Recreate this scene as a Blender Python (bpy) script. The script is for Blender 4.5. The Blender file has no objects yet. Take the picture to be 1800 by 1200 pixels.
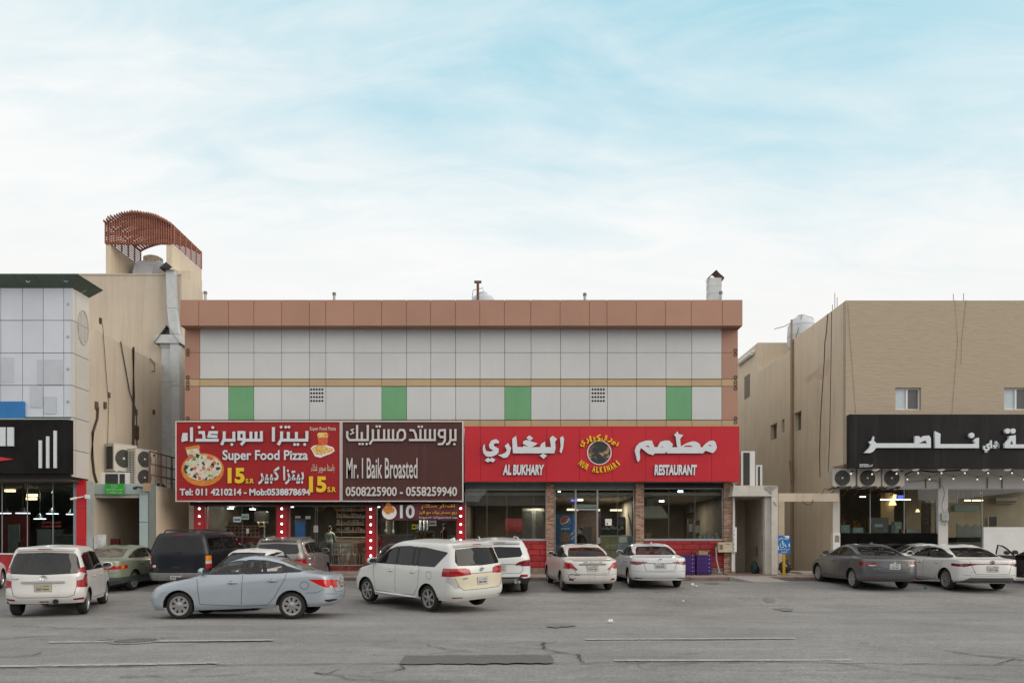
import bpy, bmesh, math, random
import numpy as np
from mathutils import Vector, Matrix
from mathutils.bvhtree import BVHTree
random.seed(7)
R = math.radians
sc = bpy.context.scene
COL = sc.collection
# ------------------------------------------------------------------ camera, sky, sun, exposure
EYE, FOC, CXP, HZP = 1.63, 1300.0, 900.0, 963.0
cam = bpy.data.cameras.new('camera'); camo = bpy.data.objects.new('camera', cam); COL.objects.link(camo)
camo.location = (0, 0, EYE); camo.rotation_euler = (R(90), 0, 0)
cam.sensor_width = 36.0; cam.lens = 36.0*FOC/1800.0; cam.shift_y = (HZP-600.0)/1800.0
cam.clip_start = .1; cam.clip_end = 3000
sc.camera = camo
sc.view_settings.view_transform = 'Standard'; sc.view_settings.look = 'None'; sc.view_settings.gamma = 1
sc.view_settings.exposure = 0.19
SUN_AZ, SUN_EL = 116.0, 26.0
world = bpy.data.worlds.new('World'); sc.world = world; world.use_nodes = True
def build_sky():
 nt = world.node_tree; N = nt.nodes; L = nt.links
 bg = N['Background']; bg.inputs['Strength'].default_value = .1
 sky = N.new('ShaderNodeTexSky'); sky.sky_type = 'NISHITA'; sky.sun_disc = False
 sky.sun_elevation = R(SUN_EL); sky.sun_rotation = R(SUN_AZ); sky.dust_density = 2.0
 def math_(op, a, b = None, c = None, clamp = False):
  n = N.new('ShaderNodeMath'); n.operation = op; n.use_clamp = clamp
  for i, v in enumerate((a, b, c)):
   if v is None:continue
   if isinstance(v, (int, float)):n.inputs[i].default_value = v
   else:L.new(v, n.inputs[i])
  return n.outputs[0]
 def mix(f, a, b):
  n = N.new('ShaderNodeMix'); n.data_type = 'RGBA'
  for k, v in((0, f), (6, a), (7, b)):
   if isinstance(v, (int, float)):n.inputs[k].default_value = v
   elif isinstance(v, tuple):n.inputs[k].default_value = v
   else:L.new(v, n.inputs[k])
  return n.outputs[2]
 tc = N.new('ShaderNodeTexCoord'); sep = N.new('ShaderNodeSeparateXYZ'); L.new(tc.outputs['Generated'], sep.inputs[0])
 x, y, z = sep.outputs
 zz = math_('MAXIMUM', z, 0.0)
 den = math_('ADD', zz, .22)
 px, py = math_('DIVIDE', x, den), math_('DIVIDE', y, den)
 def cloud(sx, sy, ox, oy, scale, detail, rough, dist):
  c = N.new('ShaderNodeCombineXYZ')
  L.new(math_('MULTIPLY_ADD', px, sx, ox), c.inputs[0]); L.new(math_('MULTIPLY_ADD', py, sy, oy), c.inputs[1])
  n = N.new('ShaderNodeTexNoise'); n.inputs['Scale'].default_value = scale; n.inputs['Detail'].default_value = detail
  n.inputs['Roughness'].default_value = rough; n.inputs['Distortion'].default_value = dist
  L.new(c.outputs[0], n.inputs['Vector']); return n.outputs[0]
 big = cloud(.75, 1.5, 3.1, 7.4, 1.25, 5, .55, .5)
 fine = cloud(.9, 2.4, 9.0, 2.0, 3.2, 9, .62, .9)
 wisp = cloud(.5, 3.4, 1.0, 4.0, 2.4, 10, .66, 1.4)
 # clouds fill the low sky and break up towards the zenith
 h = math_('MULTIPLY_ADD', zz, -4.6, 2.78)
 h = math_('MULTIPLY_ADD', px, -.24, h)
 d = math_('ADD', h, math_('MULTIPLY_ADD', big, 2.2, -1.1))
 d = math_('ADD', d, math_('MULTIPLY_ADD', fine, .9, -.45))
 mask = math_('MULTIPLY', math_('SMOOTH_MIN', math_('MAXIMUM', d, 0.0), 1.0, .25), 1.0, clamp = True)
 wm = math_('MULTIPLY', math_('MULTIPLY_ADD', wisp, 3.0, -1.72, clamp = True), .6)
 mask = math_('MAXIMUM', mask, wm)
 back = math_('MULTIPLY_ADD', y, -2.6, 2.0, clamp = True)
 mask = math_('MAXIMUM', mask, back)
 blue = mix(.86, sky.outputs[0], (3.7, 6.75, 7.85, 1))
 pale = mix(math_('MULTIPLY_ADD', zz, -2.4, 1.42, clamp = True), blue, (7.0, 8.0, 8.35, 1))
 cl = mix(math_('MULTIPLY_ADD', fine, 1.4, -.2, clamp = True), (7.55, 8.0, 8.1, 1), (8.75, 8.75, 8.65, 1))
 cl = mix(math_('MULTIPLY_ADD', zz, -3.2, 1.25, clamp = True), cl, (8.3, 8.1, 7.75, 1))
 cl = mix(back, cl, (9.0, 8.95, 8.8, 1))
 out = mix(mask, pale, cl)
 L.new(out, bg.inputs['Color'])
build_sky()
sl = bpy.data.lights.new('sun', 'SUN'); sl.energy = 1.3; sl.angle = R(45); sl.color = (1, .88, .72)
slo = bpy.data.objects.new('sun', sl); COL.objects.link(slo)
_sd = Vector((math.sin(R(SUN_AZ))*math.cos(R(SUN_EL)), math.cos(R(SUN_AZ))*math.cos(R(SUN_EL)), math.sin(R(SUN_EL))))
slo.rotation_euler = _sd.to_track_quat('Z', 'Y').to_euler(); slo.location = (40, -20, 30)
# ------------------------------------------------------------------ materials (procedural)
MATS = {}
def nodes_of(m):
 m.use_nodes = True
 return m.node_tree.nodes, m.node_tree.links, m.node_tree.nodes['Principled BSDF']
def mat(name, col, rough = .6, metal = 0., var = .10, scale = 2.5, bump = 0., coat = 0., streak = 0., bscale = None, emit = None, estr = 1., stain = None, spec = None, island = 0.):
 if name in MATS:return MATS[name]
 m = bpy.data.materials.new(name); N, L, b = nodes_of(m)
 b.inputs['Roughness'].default_value = rough; b.inputs['Metallic'].default_value = metal
 if coat:b.inputs['Coat Weight'].default_value = coat; b.inputs['Coat Roughness'].default_value = .06
 if spec is not None:b.inputs['Specular IOR Level'].default_value = spec
 c4 = (*col, 1)
 tc = N.new('ShaderNodeTexCoord')
 cur = None
 if var:
  nz = N.new('ShaderNodeTexNoise'); nz.inputs['Scale'].default_value = scale; nz.inputs['Detail'].default_value = 6; nz.inputs['Roughness'].default_value = .62
  L.new(tc.outputs['Object'], nz.inputs['Vector'])
  rp = N.new('ShaderNodeMapRange'); rp.inputs[1].default_value = .3; rp.inputs[2].default_value = .7
  rp.inputs[3].default_value = 1-var; rp.inputs[4].default_value = 1+var
  L.new(nz.outputs[0], rp.inputs[0])
  mx = N.new('ShaderNodeVectorMath'); mx.operation = 'SCALE'; mx.inputs[0].default_value = col
  L.new(rp.outputs[0], mx.inputs['Scale']); cur = mx.outputs[0]
 if streak:
  mp = N.new('ShaderNodeMapping'); mp.inputs['Scale'].default_value = (3.2, 3.2, .16); L.new(tc.outputs['Object'], mp.inputs[0])
  n2 = N.new('ShaderNodeTexNoise'); n2.inputs['Scale'].default_value = 1.3; n2.inputs['Detail'].default_value = 8; n2.inputs['Roughness'].default_value = .7
  L.new(mp.outputs[0], n2.inputs['Vector'])
  r2 = N.new('ShaderNodeMapRange'); r2.inputs[1].default_value = .5; r2.inputs[2].default_value = .78; r2.inputs[3].default_value = 0; r2.inputs[4].default_value = streak
  L.new(n2.outputs[0], r2.inputs[0])
  m2 = N.new('ShaderNodeMix'); m2.data_type = 'RGBA'
  if cur is not None:L.new(cur, m2.inputs[6])
  else:m2.inputs[6].default_value = c4
  st = stain or tuple(v*.45 for v in col)
  m2.inputs[7].default_value = (*st, 1); L.new(r2.outputs[0], m2.inputs[0]); cur = m2.outputs[2]
 if island and cur is not None:
  ge = N.new('ShaderNodeNewGeometry'); mr = N.new('ShaderNodeMapRange'); mr.inputs[3].default_value = 1-island; mr.inputs[4].default_value = 1+island; L.new(ge.outputs['Random Per Island'], mr.inputs[0])
  vs = N.new('ShaderNodeVectorMath'); vs.operation = 'SCALE'; L.new(cur, vs.inputs[0]); L.new(mr.outputs[0], vs.inputs['Scale']); cur = vs.outputs[0]
 if cur is not None:L.new(cur, b.inputs['Base Color'])
 else:b.inputs['Base Color'].default_value = c4
 if bump:
  n3 = N.new('ShaderNodeTexNoise'); n3.inputs['Scale'].default_value = bscale or 30; n3.inputs['Detail'].default_value = 5
  L.new(tc.outputs['Object'], n3.inputs['Vector'])
  bp = N.new('ShaderNodeBump'); bp.inputs['Strength'].default_value = bump; bp.inputs['Distance'].default_value = .02
  L.new(n3.outputs[0], bp.inputs['Height']); L.new(bp.outputs[0], b.inputs['Normal'])
 if emit:b.inputs['Emission Color'].default_value = (*emit, 1); b.inputs['Emission Strength'].default_value = estr
 MATS[name] = m; return m
def glass(name, tint, refl = 1.0, ior = 1.5, rough = .02, dirt = 0.0):
 if name in MATS:return MATS[name]
 m = bpy.data.materials.new(name); m.use_nodes = True; N = m.node_tree.nodes; L = m.node_tree.links; N.clear()
 o = N.new('ShaderNodeOutputMaterial'); t = N.new('ShaderNodeBsdfTransparent'); t.inputs[0].default_value = (*tint, 1)
 g = N.new('ShaderNodeBsdfGlossy'); g.inputs['Roughness'].default_value = rough; g.inputs[0].default_value = (.95, .97, 1, 1)
 f = N.new('ShaderNodeFresnel'); f.inputs[0].default_value = ior
 k = N.new('ShaderNodeMath'); k.operation = 'MULTIPLY'; k.use_clamp = True; k.inputs[1].default_value = refl; L.new(f.outputs[0], k.inputs[0])
 mx = N.new('ShaderNodeMixShader'); L.new(k.outputs[0], mx.inputs[0]); L.new(t.outputs[0], mx.inputs[1]); L.new(g.outputs[0], mx.inputs[2])
 if dirt:
  d = N.new('ShaderNodeBsdfDiffuse'); d.inputs[0].default_value = (.34, .31, .27, 1)
  tc = N.new('ShaderNodeTexCoord'); nz = N.new('ShaderNodeTexNoise'); nz.inputs['Scale'].default_value = 3; nz.inputs['Detail'].default_value = 7
  L.new(tc.outputs['Object'], nz.inputs['Vector'])
  kk = N.new('ShaderNodeMapRange'); kk.inputs[1].default_value = .3; kk.inputs[2].default_value = .75; kk.inputs[3].default_value = dirt*.4; kk.inputs[4].default_value = dirt*1.5
  L.new(nz.outputs[0], kk.inputs[0])
  m2 = N.new('ShaderNodeMixShader'); L.new(kk.outputs[0], m2.inputs[0]); L.new(mx.outputs[0], m2.inputs[1]); L.new(d.outputs[0], m2.inputs[2]); mx = m2
 L.new(mx.outputs[0], o.inputs[0]); MATS[name] = m; return m
def brick_mat(name, c1, c2, mort, bw, bh, msize, rough = .7, bump = .5, offset = .5, var = .0):
 if name in MATS:return MATS[name]
 m = bpy.data.materials.new(name); N, L, b = nodes_of(m); b.inputs['Roughness'].default_value = rough
 tc = N.new('ShaderNodeTexCoord'); s = N.new('ShaderNodeSeparateXYZ'); c = N.new('ShaderNodeCombineXYZ')
 L.new(tc.outputs['Object'], s.inputs[0]); ad = N.new('ShaderNodeMath'); ad.operation = 'ADD'; L.new(s.outputs[0], ad.inputs[0]); L.new(s.outputs[1], ad.inputs[1])
 L.new(ad.outputs[0], c.inputs[0]); L.new(s.outputs[2], c.inputs[1])
 t = N.new('ShaderNodeTexBrick'); L.new(c.outputs[0], t.inputs['Vector']); t.offset = offset
 t.inputs['Color1'].default_value = (*c1, 1); t.inputs['Color2'].default_value = (*c2, 1); t.inputs['Mortar'].default_value = (*mort, 1)
 t.inputs['Scale'].default_value = 1; t.inputs['Brick Width'].default_value = bw; t.inputs['Row Height'].default_value = bh; t.inputs['Mortar Size'].default_value = msize
 t.inputs['Mortar Smooth'].default_value = .25; t.inputs['Bias'].default_value = -.1
 nz = N.new('ShaderNodeTexNoise'); nz.inputs['Scale'].default_value = 9; nz.inputs['Detail'].default_value = 6; L.new(tc.outputs['Object'], nz.inputs['Vector'])
 mr = N.new('ShaderNodeMapRange'); mr.inputs[3].default_value = .7; mr.inputs[4].default_value = 1.25; L.new(nz.outputs[0], mr.inputs[0])
 vm = N.new('ShaderNodeVectorMath'); vm.operation = 'SCALE'; L.new(t.outputs[0], vm.inputs[0]); L.new(mr.outputs[0], vm.inputs['Scale']); L.new(vm.outputs[0], b.inputs['Base Color'])
 bp = N.new('ShaderNodeBump'); bp.inputs['Strength'].default_value = bump; bp.inputs['Distance'].default_value = .02; bp.invert = True
 L.new(t.outputs['Fac'], bp.inputs['Height']); L.new(bp.outputs[0], b.inputs['Normal'])
 MATS[name] = m; return m
 # ------------------------------------------------------------------ mesh helpers
class MB:
 def __init__(s):s.v, s.f, s.m, s.sm = [], [], [], []
 def add(s, vs, fs, mi = 0, smooth = False):
  o = len(s.v); s.v+=[tuple(p) for p in vs]
  for f in fs:s.f.append([o+i for i in f]); s.m.append(mi); s.sm.append(smooth)
  return s
 def box(s, x0, x1, y0, y1, z0, z1, mi = 0):
  v = [(x, y, z) for x in(x0, x1) for y in(y0, y1) for z in(z0, z1)]
  return s.add(v, [(0, 1, 3, 2), (4, 6, 7, 5), (0, 4, 5, 1), (2, 3, 7, 6), (0, 2, 6, 4), (1, 5, 7, 3)], mi)
 def rbox(s, cx, cy, cz, sx, sy, sz, rz = 0, mi = 0, rx = 0, ry = 0):
  M = Matrix.Translation((cx, cy, cz))@Matrix.Rotation(rz, 4, 'Z')@Matrix.Rotation(ry, 4, 'Y')@Matrix.Rotation(rx, 4, 'X')
  v = [M@Vector((x*sx/2, y*sy/2, z*sz/2)) for x in(-1, 1) for y in(-1, 1) for z in(-1, 1)]
  return s.add(v, [(0, 1, 3, 2), (4, 6, 7, 5), (0, 4, 5, 1), (2, 3, 7, 6), (0, 2, 6, 4), (1, 5, 7, 3)], mi)
 def prism(s, pts, y0, y1, mi = 0):
  n = len(pts); a = sum(pts[i][0]*pts[(i+1)%n][1]-pts[(i+1)%n][0]*pts[i][1] for i in range(n))
  if a<0:pts = pts[::-1]
  v = [(x, y0, z) for x, z in pts]+[(x, y1, z) for x, z in pts]
  fs = [tuple(range(n)), tuple(range(2*n-1, n-1, -1))]+[(i, i+n, (i+1)%n+n, (i+1)%n) for i in range(n)]
  return s.add(v, fs, mi)
 def cyl(s, p0, p1, r0, r1 = None, n = 12, mi = 0, cap = True):
  r1 = r0 if r1 is None else r1
  p0, p1 = Vector(p0), Vector(p1); d = (p1-p0)
  if d.length<1e-6:return s
  q = d.to_track_quat('Z', 'Y').to_matrix(); v = []
  for p, r in((p0, r0), (p1, r1)):
   for k in range(n):
    a = 2*math.pi*k/n; v.append(p+q@Vector((r*math.cos(a), r*math.sin(a), 0)))
  s.add(v, [(k, (k+1)%n, (k+1)%n+n, k+n) for k in range(n)], mi, True)
  if cap:s.add(v[:n], [tuple(range(n-1, -1, -1))], mi); s.add(v[n:], [tuple(range(n))], mi)
  return s
 def tube(s, path, r, n = 6, mi = 0):
  P = [Vector(p) for p in path]; v = []
  for i, p in enumerate(P):
   t = (P[min(i+1, len(P)-1)]-P[max(i-1, 0)]).normalized(); q = t.to_track_quat('Z', 'Y').to_matrix()
   for k in range(n):
    a = 2*math.pi*k/n; v.append(p+q@Vector((r*math.cos(a), r*math.sin(a), 0)))
  fs = [(i*n+k, i*n+(k+1)%n, (i+1)*n+(k+1)%n, (i+1)*n+k) for i in range(len(P)-1) for k in range(n)]
  return s.add(v, fs, mi, True)
 def lathe(s, prof, c, axis = 'z', n = 24, mi = 0, smooth = True, closed = False):
  v = []; c = Vector(c)
  for r, h in prof:
   for k in range(n):
    a = 2*math.pi*k/n; u, w = r*math.cos(a), r*math.sin(a)
    v.append(c+Vector({'z':(u, w, h), 'y':(u, h, w), 'x':(h, u, w)}[axis]))
  m = len(prof)
  fs = [(i*n+k, i*n+(k+1)%n, ((i+1)%m)*n+(k+1)%n, ((i+1)%m)*n+k) for i in range(m if closed else m-1) for k in range(n)]
  if axis=='y':fs = [f[::-1] for f in fs]
  return s.add(v, fs, mi, smooth)
 def disc(s, c, r, axis = 'y', n = 20, mi = 0, rz = None):
  c = Vector(c); rz = r if rz is None else rz; v = []
  for k in range(n):
   a = 2*math.pi*k/n; u, w = r*math.cos(a), rz*math.sin(a)
   v.append(c+Vector({'y':(u, 0, w), 'x':(0, u, w), 'z':(u, w, 0)}[axis]))
  return s.add(v, [tuple(range(n))], mi)
 def ell(s, c, rx, ry, rz, n = 14, m = 8, mi = 0, rot = None):
  v = []; c = Vector(c)
  for i in range(m+1):
   t = math.pi*i/m
   for k in range(n):
    a = 2*math.pi*k/n; p = Vector((rx*math.sin(t)*math.cos(a), ry*math.sin(t)*math.sin(a), -rz*math.cos(t)))
    v.append(c+(rot@p if rot else p))
  return s.add(v, [(i*n+k, i*n+(k+1)%n, (i+1)*n+(k+1)%n, (i+1)*n+k) for i in range(m) for k in range(n)], mi, True)
 def build(s, name, mats, parent = None, loc = None, sharp = 35):
  me = bpy.data.meshes.new(name); me.from_pydata(s.v, [], s.f)
  for m in(mats if isinstance(mats, (list, tuple)) else[mats]):me.materials.append(m)
  me.polygons.foreach_set('material_index', s.m); me.polygons.foreach_set('use_smooth', s.sm)
  if any(s.sm):
   me.set_sharp_from_angle(angle = R(sharp))
  me.update()
  o = bpy.data.objects.new(name, me); COL.objects.link(o)
  if loc is not None:o.location = loc
  if parent is not None:o.parent = parent
  return o
def tag(o, label = None, cat = None, group = None, kind = None):
 if label:o['label'] = label
 if cat:o['category'] = cat
 if group:o['group'] = group
 if kind:o['kind'] = kind
 return o
def thing(name, label, cat, loc = (0, 0, 0), group = None, rz = 0):
 o = bpy.data.objects.new(name, None); COL.objects.link(o); o.location = loc; o.rotation_euler = (0, 0, rz); o.empty_display_size = .2
 return tag(o, label, cat, group)
def structure(name, mb, m):return tag(mb.build(name, m), kind = 'structure')
def kids(o):return[c for c in COL.objects if c.parent==o]
def copy_tree(o, parent = None, _ch = None):
 if _ch is None:
  _ch = {}
  for c in COL.objects:
   if c.parent:_ch.setdefault(c.parent.name, []).append(c)
 c = o.copy(); COL.objects.link(c); c.parent = parent
 for k in _ch.get(o.name, []):copy_tree(k, c, _ch)
 return c
def recolour(root, old, new):
 for o in kids(root):
  for o2 in[o]+kids(o):
   for s in o2.material_slots:
    if s.material==old:s.link = 'OBJECT'; s.material = new
    # photo pixel (1800 wide) at depth Y -> world x, z
def S(px, py, Y):return((px-CXP)*Y/FOC, EYE-(py-HZP)*Y/FOC)
def RC(x0, y0, x1, y1, Y):
 a, b = S(x0, y0, Y), S(x1, y1, Y); return a[0], b[0], b[1], a[1]
def ground_z(Y):
 if Y<19.8:return 0.0
 if Y<25.5:return .38*(Y-19.8)/5.7
 if Y<27.4:return .38+.04*(Y-25.5)/1.9
 return .42
def G(px, py):
 Y = 20.0
 for _ in range(60):Y = .5*Y+.5*FOC*(EYE-ground_z(Y))/(py-HZP)
 return((px-CXP)*Y/FOC, Y)
 # ------------------------------------------------------------------ lettering
_AR = {'ا':(0xFE8D, 2), 'ب':(0xFE8F, 4), 'ت':(0xFE95, 4), 'ث':(0xFE99, 4), 'ج':(0xFE9D, 4), 'ح':(0xFEA1, 4), 'خ':(0xFEA5, 4), 'د':(0xFEA9, 2), 'ذ':(0xFEAB, 2), 'ر':(0xFEAD, 2), 'ز':(0xFEAF, 2), 'س':(0xFEB1, 4), 'ش':(0xFEB5, 4), 'ص':(0xFEB9, 4), 'ض':(0xFEBD, 4), 'ط':(0xFEC1, 4), 'ظ':(0xFEC5, 4), 'ع':(0xFEC9, 4), 'غ':(0xFECD, 4), 'ف':(0xFED1, 4), 'ق':(0xFED5, 4), 'ك':(0xFED9, 4), 'ل':(0xFEDD, 4), 'م':(0xFEE1, 4), 'ن':(0xFEE5, 4), 'ه':(0xFEE9, 4), 'و':(0xFEED, 2), 'ى':(0xFEEF, 2), 'ي':(0xFEF1, 4), 'ة':(0xFE93, 2), 'ء':(0xFE80, 1), 'أ':(0xFE83, 2), 'إ':(0xFE87, 2), 'ئ':(0xFE89, 4)}
def shape_arabic(s):
 out = []
 for i, ch in enumerate(s):
  if ch not in _AR:out.append(ch); continue
  base, n = _AR[ch]
  prev = i>0 and s[i-1] in _AR and _AR[s[i-1]][1]==4 and n>1
  nxt = n==4 and i+1<len(s) and s[i+1] in _AR and _AR[s[i+1]][1]>1
  out.append(chr(base+(3 if prev and nxt else 1 if prev else 2 if nxt else 0)))
 res, run = [], []
 for ch in reversed(out):
  if ch.isdigit():run.insert(0, ch); continue
  res+=run; run = []; res.append(ch)
 return ''.join(res+run)
_TXT = {}
def text_mesh(s, bold = 0.0, shear = 0.0):
 key = (s, bold, shear)
 if key in _TXT:return _TXT[key]
 t = shape_arabic(s) if any(c in _AR for c in s) else s
 cu = bpy.data.curves.new('lettering', 'FONT'); cu.body = t; cu.size = 1; cu.extrude = .5; cu.offset = bold; cu.shear = shear; cu.resolution_u = 3
 o = bpy.data.objects.new('lettering', cu); COL.objects.link(o); bpy.context.view_layer.update()
 me = bpy.data.meshes.new_from_object(o.evaluated_get(bpy.context.evaluated_depsgraph_get()))
 V = np.array([v.co[:] for v in me.vertices]) if len(me.vertices) else np.zeros((1, 3)); F = [tuple(p.vertices) for p in me.polygons]
 bpy.data.objects.remove(o); bpy.data.curves.remove(cu); bpy.data.meshes.remove(me)
 _TXT[key] = (V, F); return _TXT[key]
def fit_text(mb, s, x0, x1, z0, z1, y, depth = .03, bold = .02, shear = 0., mi = 0, keep = False):
 """lettering in the x,z plane, its front at y, filling the given box"""
 V, F = text_mesh(s, bold, shear); lo, hi = V.min(0), V.max(0)
 sx = (x1-x0)/max(hi[0]-lo[0], 1e-6); sz = (z1-z0)/max(hi[1]-lo[1], 1e-6)
 if keep:sx = min(sx, sz); sz = sx
 cx, cz = (x0+x1)/2, (z0+z1)/2
 mb.add([(cx+(p[0]-(lo[0]+hi[0])/2)*sx, y+(.5-p[2])*depth, cz+(p[1]-(lo[1]+hi[1])/2)*sz) for p in V], F, mi)
def stroke(pts, w):
 """outline of an open brush stroke"""
 P = [Vector(p) for p in pts]; n = len(P); L, Rr = [], []
 for i, p in enumerate(P):
  d0 = (P[i]-P[i-1]).normalized() if i>0 else None; d1 = (P[i+1]-P[i]).normalized() if i<n-1 else None
  if d0 is None:d0 = d1
  if d1 is None:d1 = d0
  n0 = Vector((-d0.y, d0.x)); n1 = Vector((-d1.y, d1.x)); m = (n0+n1)
  m = m.normalized() if m.length>1e-3 else n0
  k = min(1/max(m.dot(n0), .3), 1.6); L.append(p+m*w/2*k); Rr.append(p-m*w/2*k)
 return[tuple(q) for q in L]+[tuple(q) for q in reversed(Rr)]
def sm(P, n = 5):
 """a hanging cable's way through its points"""
 P = [Vector(p) for p in P]; out = []
 for i in range(len(P)-1):
  a, b, c, d = P[max(i-1, 0)], P[i], P[i+1], P[min(i+2, len(P)-1)]
  for k in range(n):
   t = k/n; out.append(.5*(2*b+(c-a)*t+(2*a-5*b+4*c-d)*t*t+(3*b-a-3*c+d)*t**3))
 return out+[P[-1]]
class ZC:
 """reads outlines off an enlarged crop of the photo: origin px, scale; gives x,z on the sign's plane"""
 def __init__(s, ox, oy, scl, Y):s.o = (ox, oy); s.k = scl; s.Y = Y
 def __call__(s, pts):return[S(s.o[0]+p[0]/s.k, s.o[1]+p[1]/s.k, s.Y) for p in pts]
def circ(cx, cy, r, n = 14, ry = None):return[(cx+r*math.cos(2*math.pi*k/n), cy+(ry or r)*math.sin(2*math.pi*k/n)) for k in range(n)]
# ------------------------------------------------------------------ ground, road, kerb, pavement
def asphalt():
 m = bpy.data.materials.new('asphalt'); N, L, b = nodes_of(m); b.inputs['Roughness'].default_value = .88; b.inputs['Specular IOR Level'].default_value = .3
 tc = N.new('ShaderNodeTexCoord')
 def noise(scale, detail, rough, mp = None):
  n = N.new('ShaderNodeTexNoise'); n.inputs['Scale'].default_value = scale; n.inputs['Detail'].default_value = detail; n.inputs['Roughness'].default_value = rough
  if mp:
   k = N.new('ShaderNodeMapping'); k.inputs['Scale'].default_value = mp; L.new(tc.outputs['Object'], k.inputs[0]); L.new(k.outputs[0], n.inputs['Vector'])
  else:L.new(tc.outputs['Object'], n.inputs['Vector'])
  return n.outputs[0]
 def ramp(v, a, b_, lo, hi):
  r = N.new('ShaderNodeMapRange'); r.inputs[1].default_value = a; r.inputs[2].default_value = b_; r.inputs[3].default_value = lo; r.inputs[4].default_value = hi; L.new(v, r.inputs[0]); return r.outputs[0]
 def mul(a, b_):
  n = N.new('ShaderNodeMath'); n.operation = 'MULTIPLY'; L.new(a, n.inputs[0]); L.new(b_, n.inputs[1]); return n.outputs[0]
 f = ramp(noise(.35, 5, .65), .3, .7, .80, 1.17)
 f = mul(f, ramp(noise(1.0, 7, .7, (.10, 1.3, 1)), .3, .72, .85, 1.11))
 f = mul(f, ramp(noise(26, 4, .85), .30, .70, .60, 1.42))
 f = mul(f, ramp(noise(10, 4, .8), .3, .7, .84, 1.16))
 f = mul(f, ramp(noise(3.4, 6, .7), .3, .7, .90, 1.10))
 f = mul(f, ramp(noise(2.2, 8, .75, (1, 2.6, 1)), .60, .74, 1.0, .66))
 f = mul(f, ramp(noise(8, 6, .8, (.5, 2.2, 1)), .66, .74, 1.0, .60))
 mx = N.new('ShaderNodeVectorMath'); mx.operation = 'SCALE'; mx.inputs[0].default_value = (.238, .234, .229); L.new(f, mx.inputs['Scale'])
 L.new(mx.outputs[0], b.inputs['Base Color'])
 bp = N.new('ShaderNodeBump'); bp.inputs['Strength'].default_value = .6; bp.inputs['Distance'].default_value = .012; L.new(noise(38, 4, .8), bp.inputs['Height']); L.new(bp.outputs[0], b.inputs['Normal'])
 return m
def build_ground():
 ys = [-200, -60, -20, 0, 5, 8, 10, 12, 14, 16, 18, 19.2]+[19.8+.3*i for i in range(20)]+[25.9, 26.4, 27.0, 27.4, 28, 30, 34, 40, 60, 120, 400, 1200]
 xs = [-900, -300, -100, -60, -40]+list(range(-30, 31, 2))+[40, 60, 100, 300, 900]
 mb = MB(); rnd = random.Random(3)
 v = []
 for y in ys:
  for x in xs:
   z = ground_z(y)+(rnd.uniform(-.012, .012) if 9<y<26 and abs(x)<31 else 0)
   v.append((x, y, z))
 n = len(xs)
 mb.add(v, [(i*n+j, i*n+j+1, (i+1)*n+j+1, (i+1)*n+j) for i in range(len(ys)-1) for j in range(n-1)], 0, True)
 structure('road', mb, asphalt())
build_ground()
def sheet(mb, px_pts, lift = .016, mi = 0, jitter = 0.0, rnd = random.Random(2)):
 v = []
 for p in px_pts:
  x, y = G(*p); v.append((x+rnd.uniform(-jitter, jitter), y+rnd.uniform(-jitter, jitter), ground_z(y)+lift))
 a = sum(v[i][0]*v[(i+1)%len(v)][1]-v[(i+1)%len(v)][0]*v[i][1] for i in range(len(v)))
 if a<0:v.reverse()
 mb.add(v, [tuple(range(len(v)))], mi)
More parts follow.
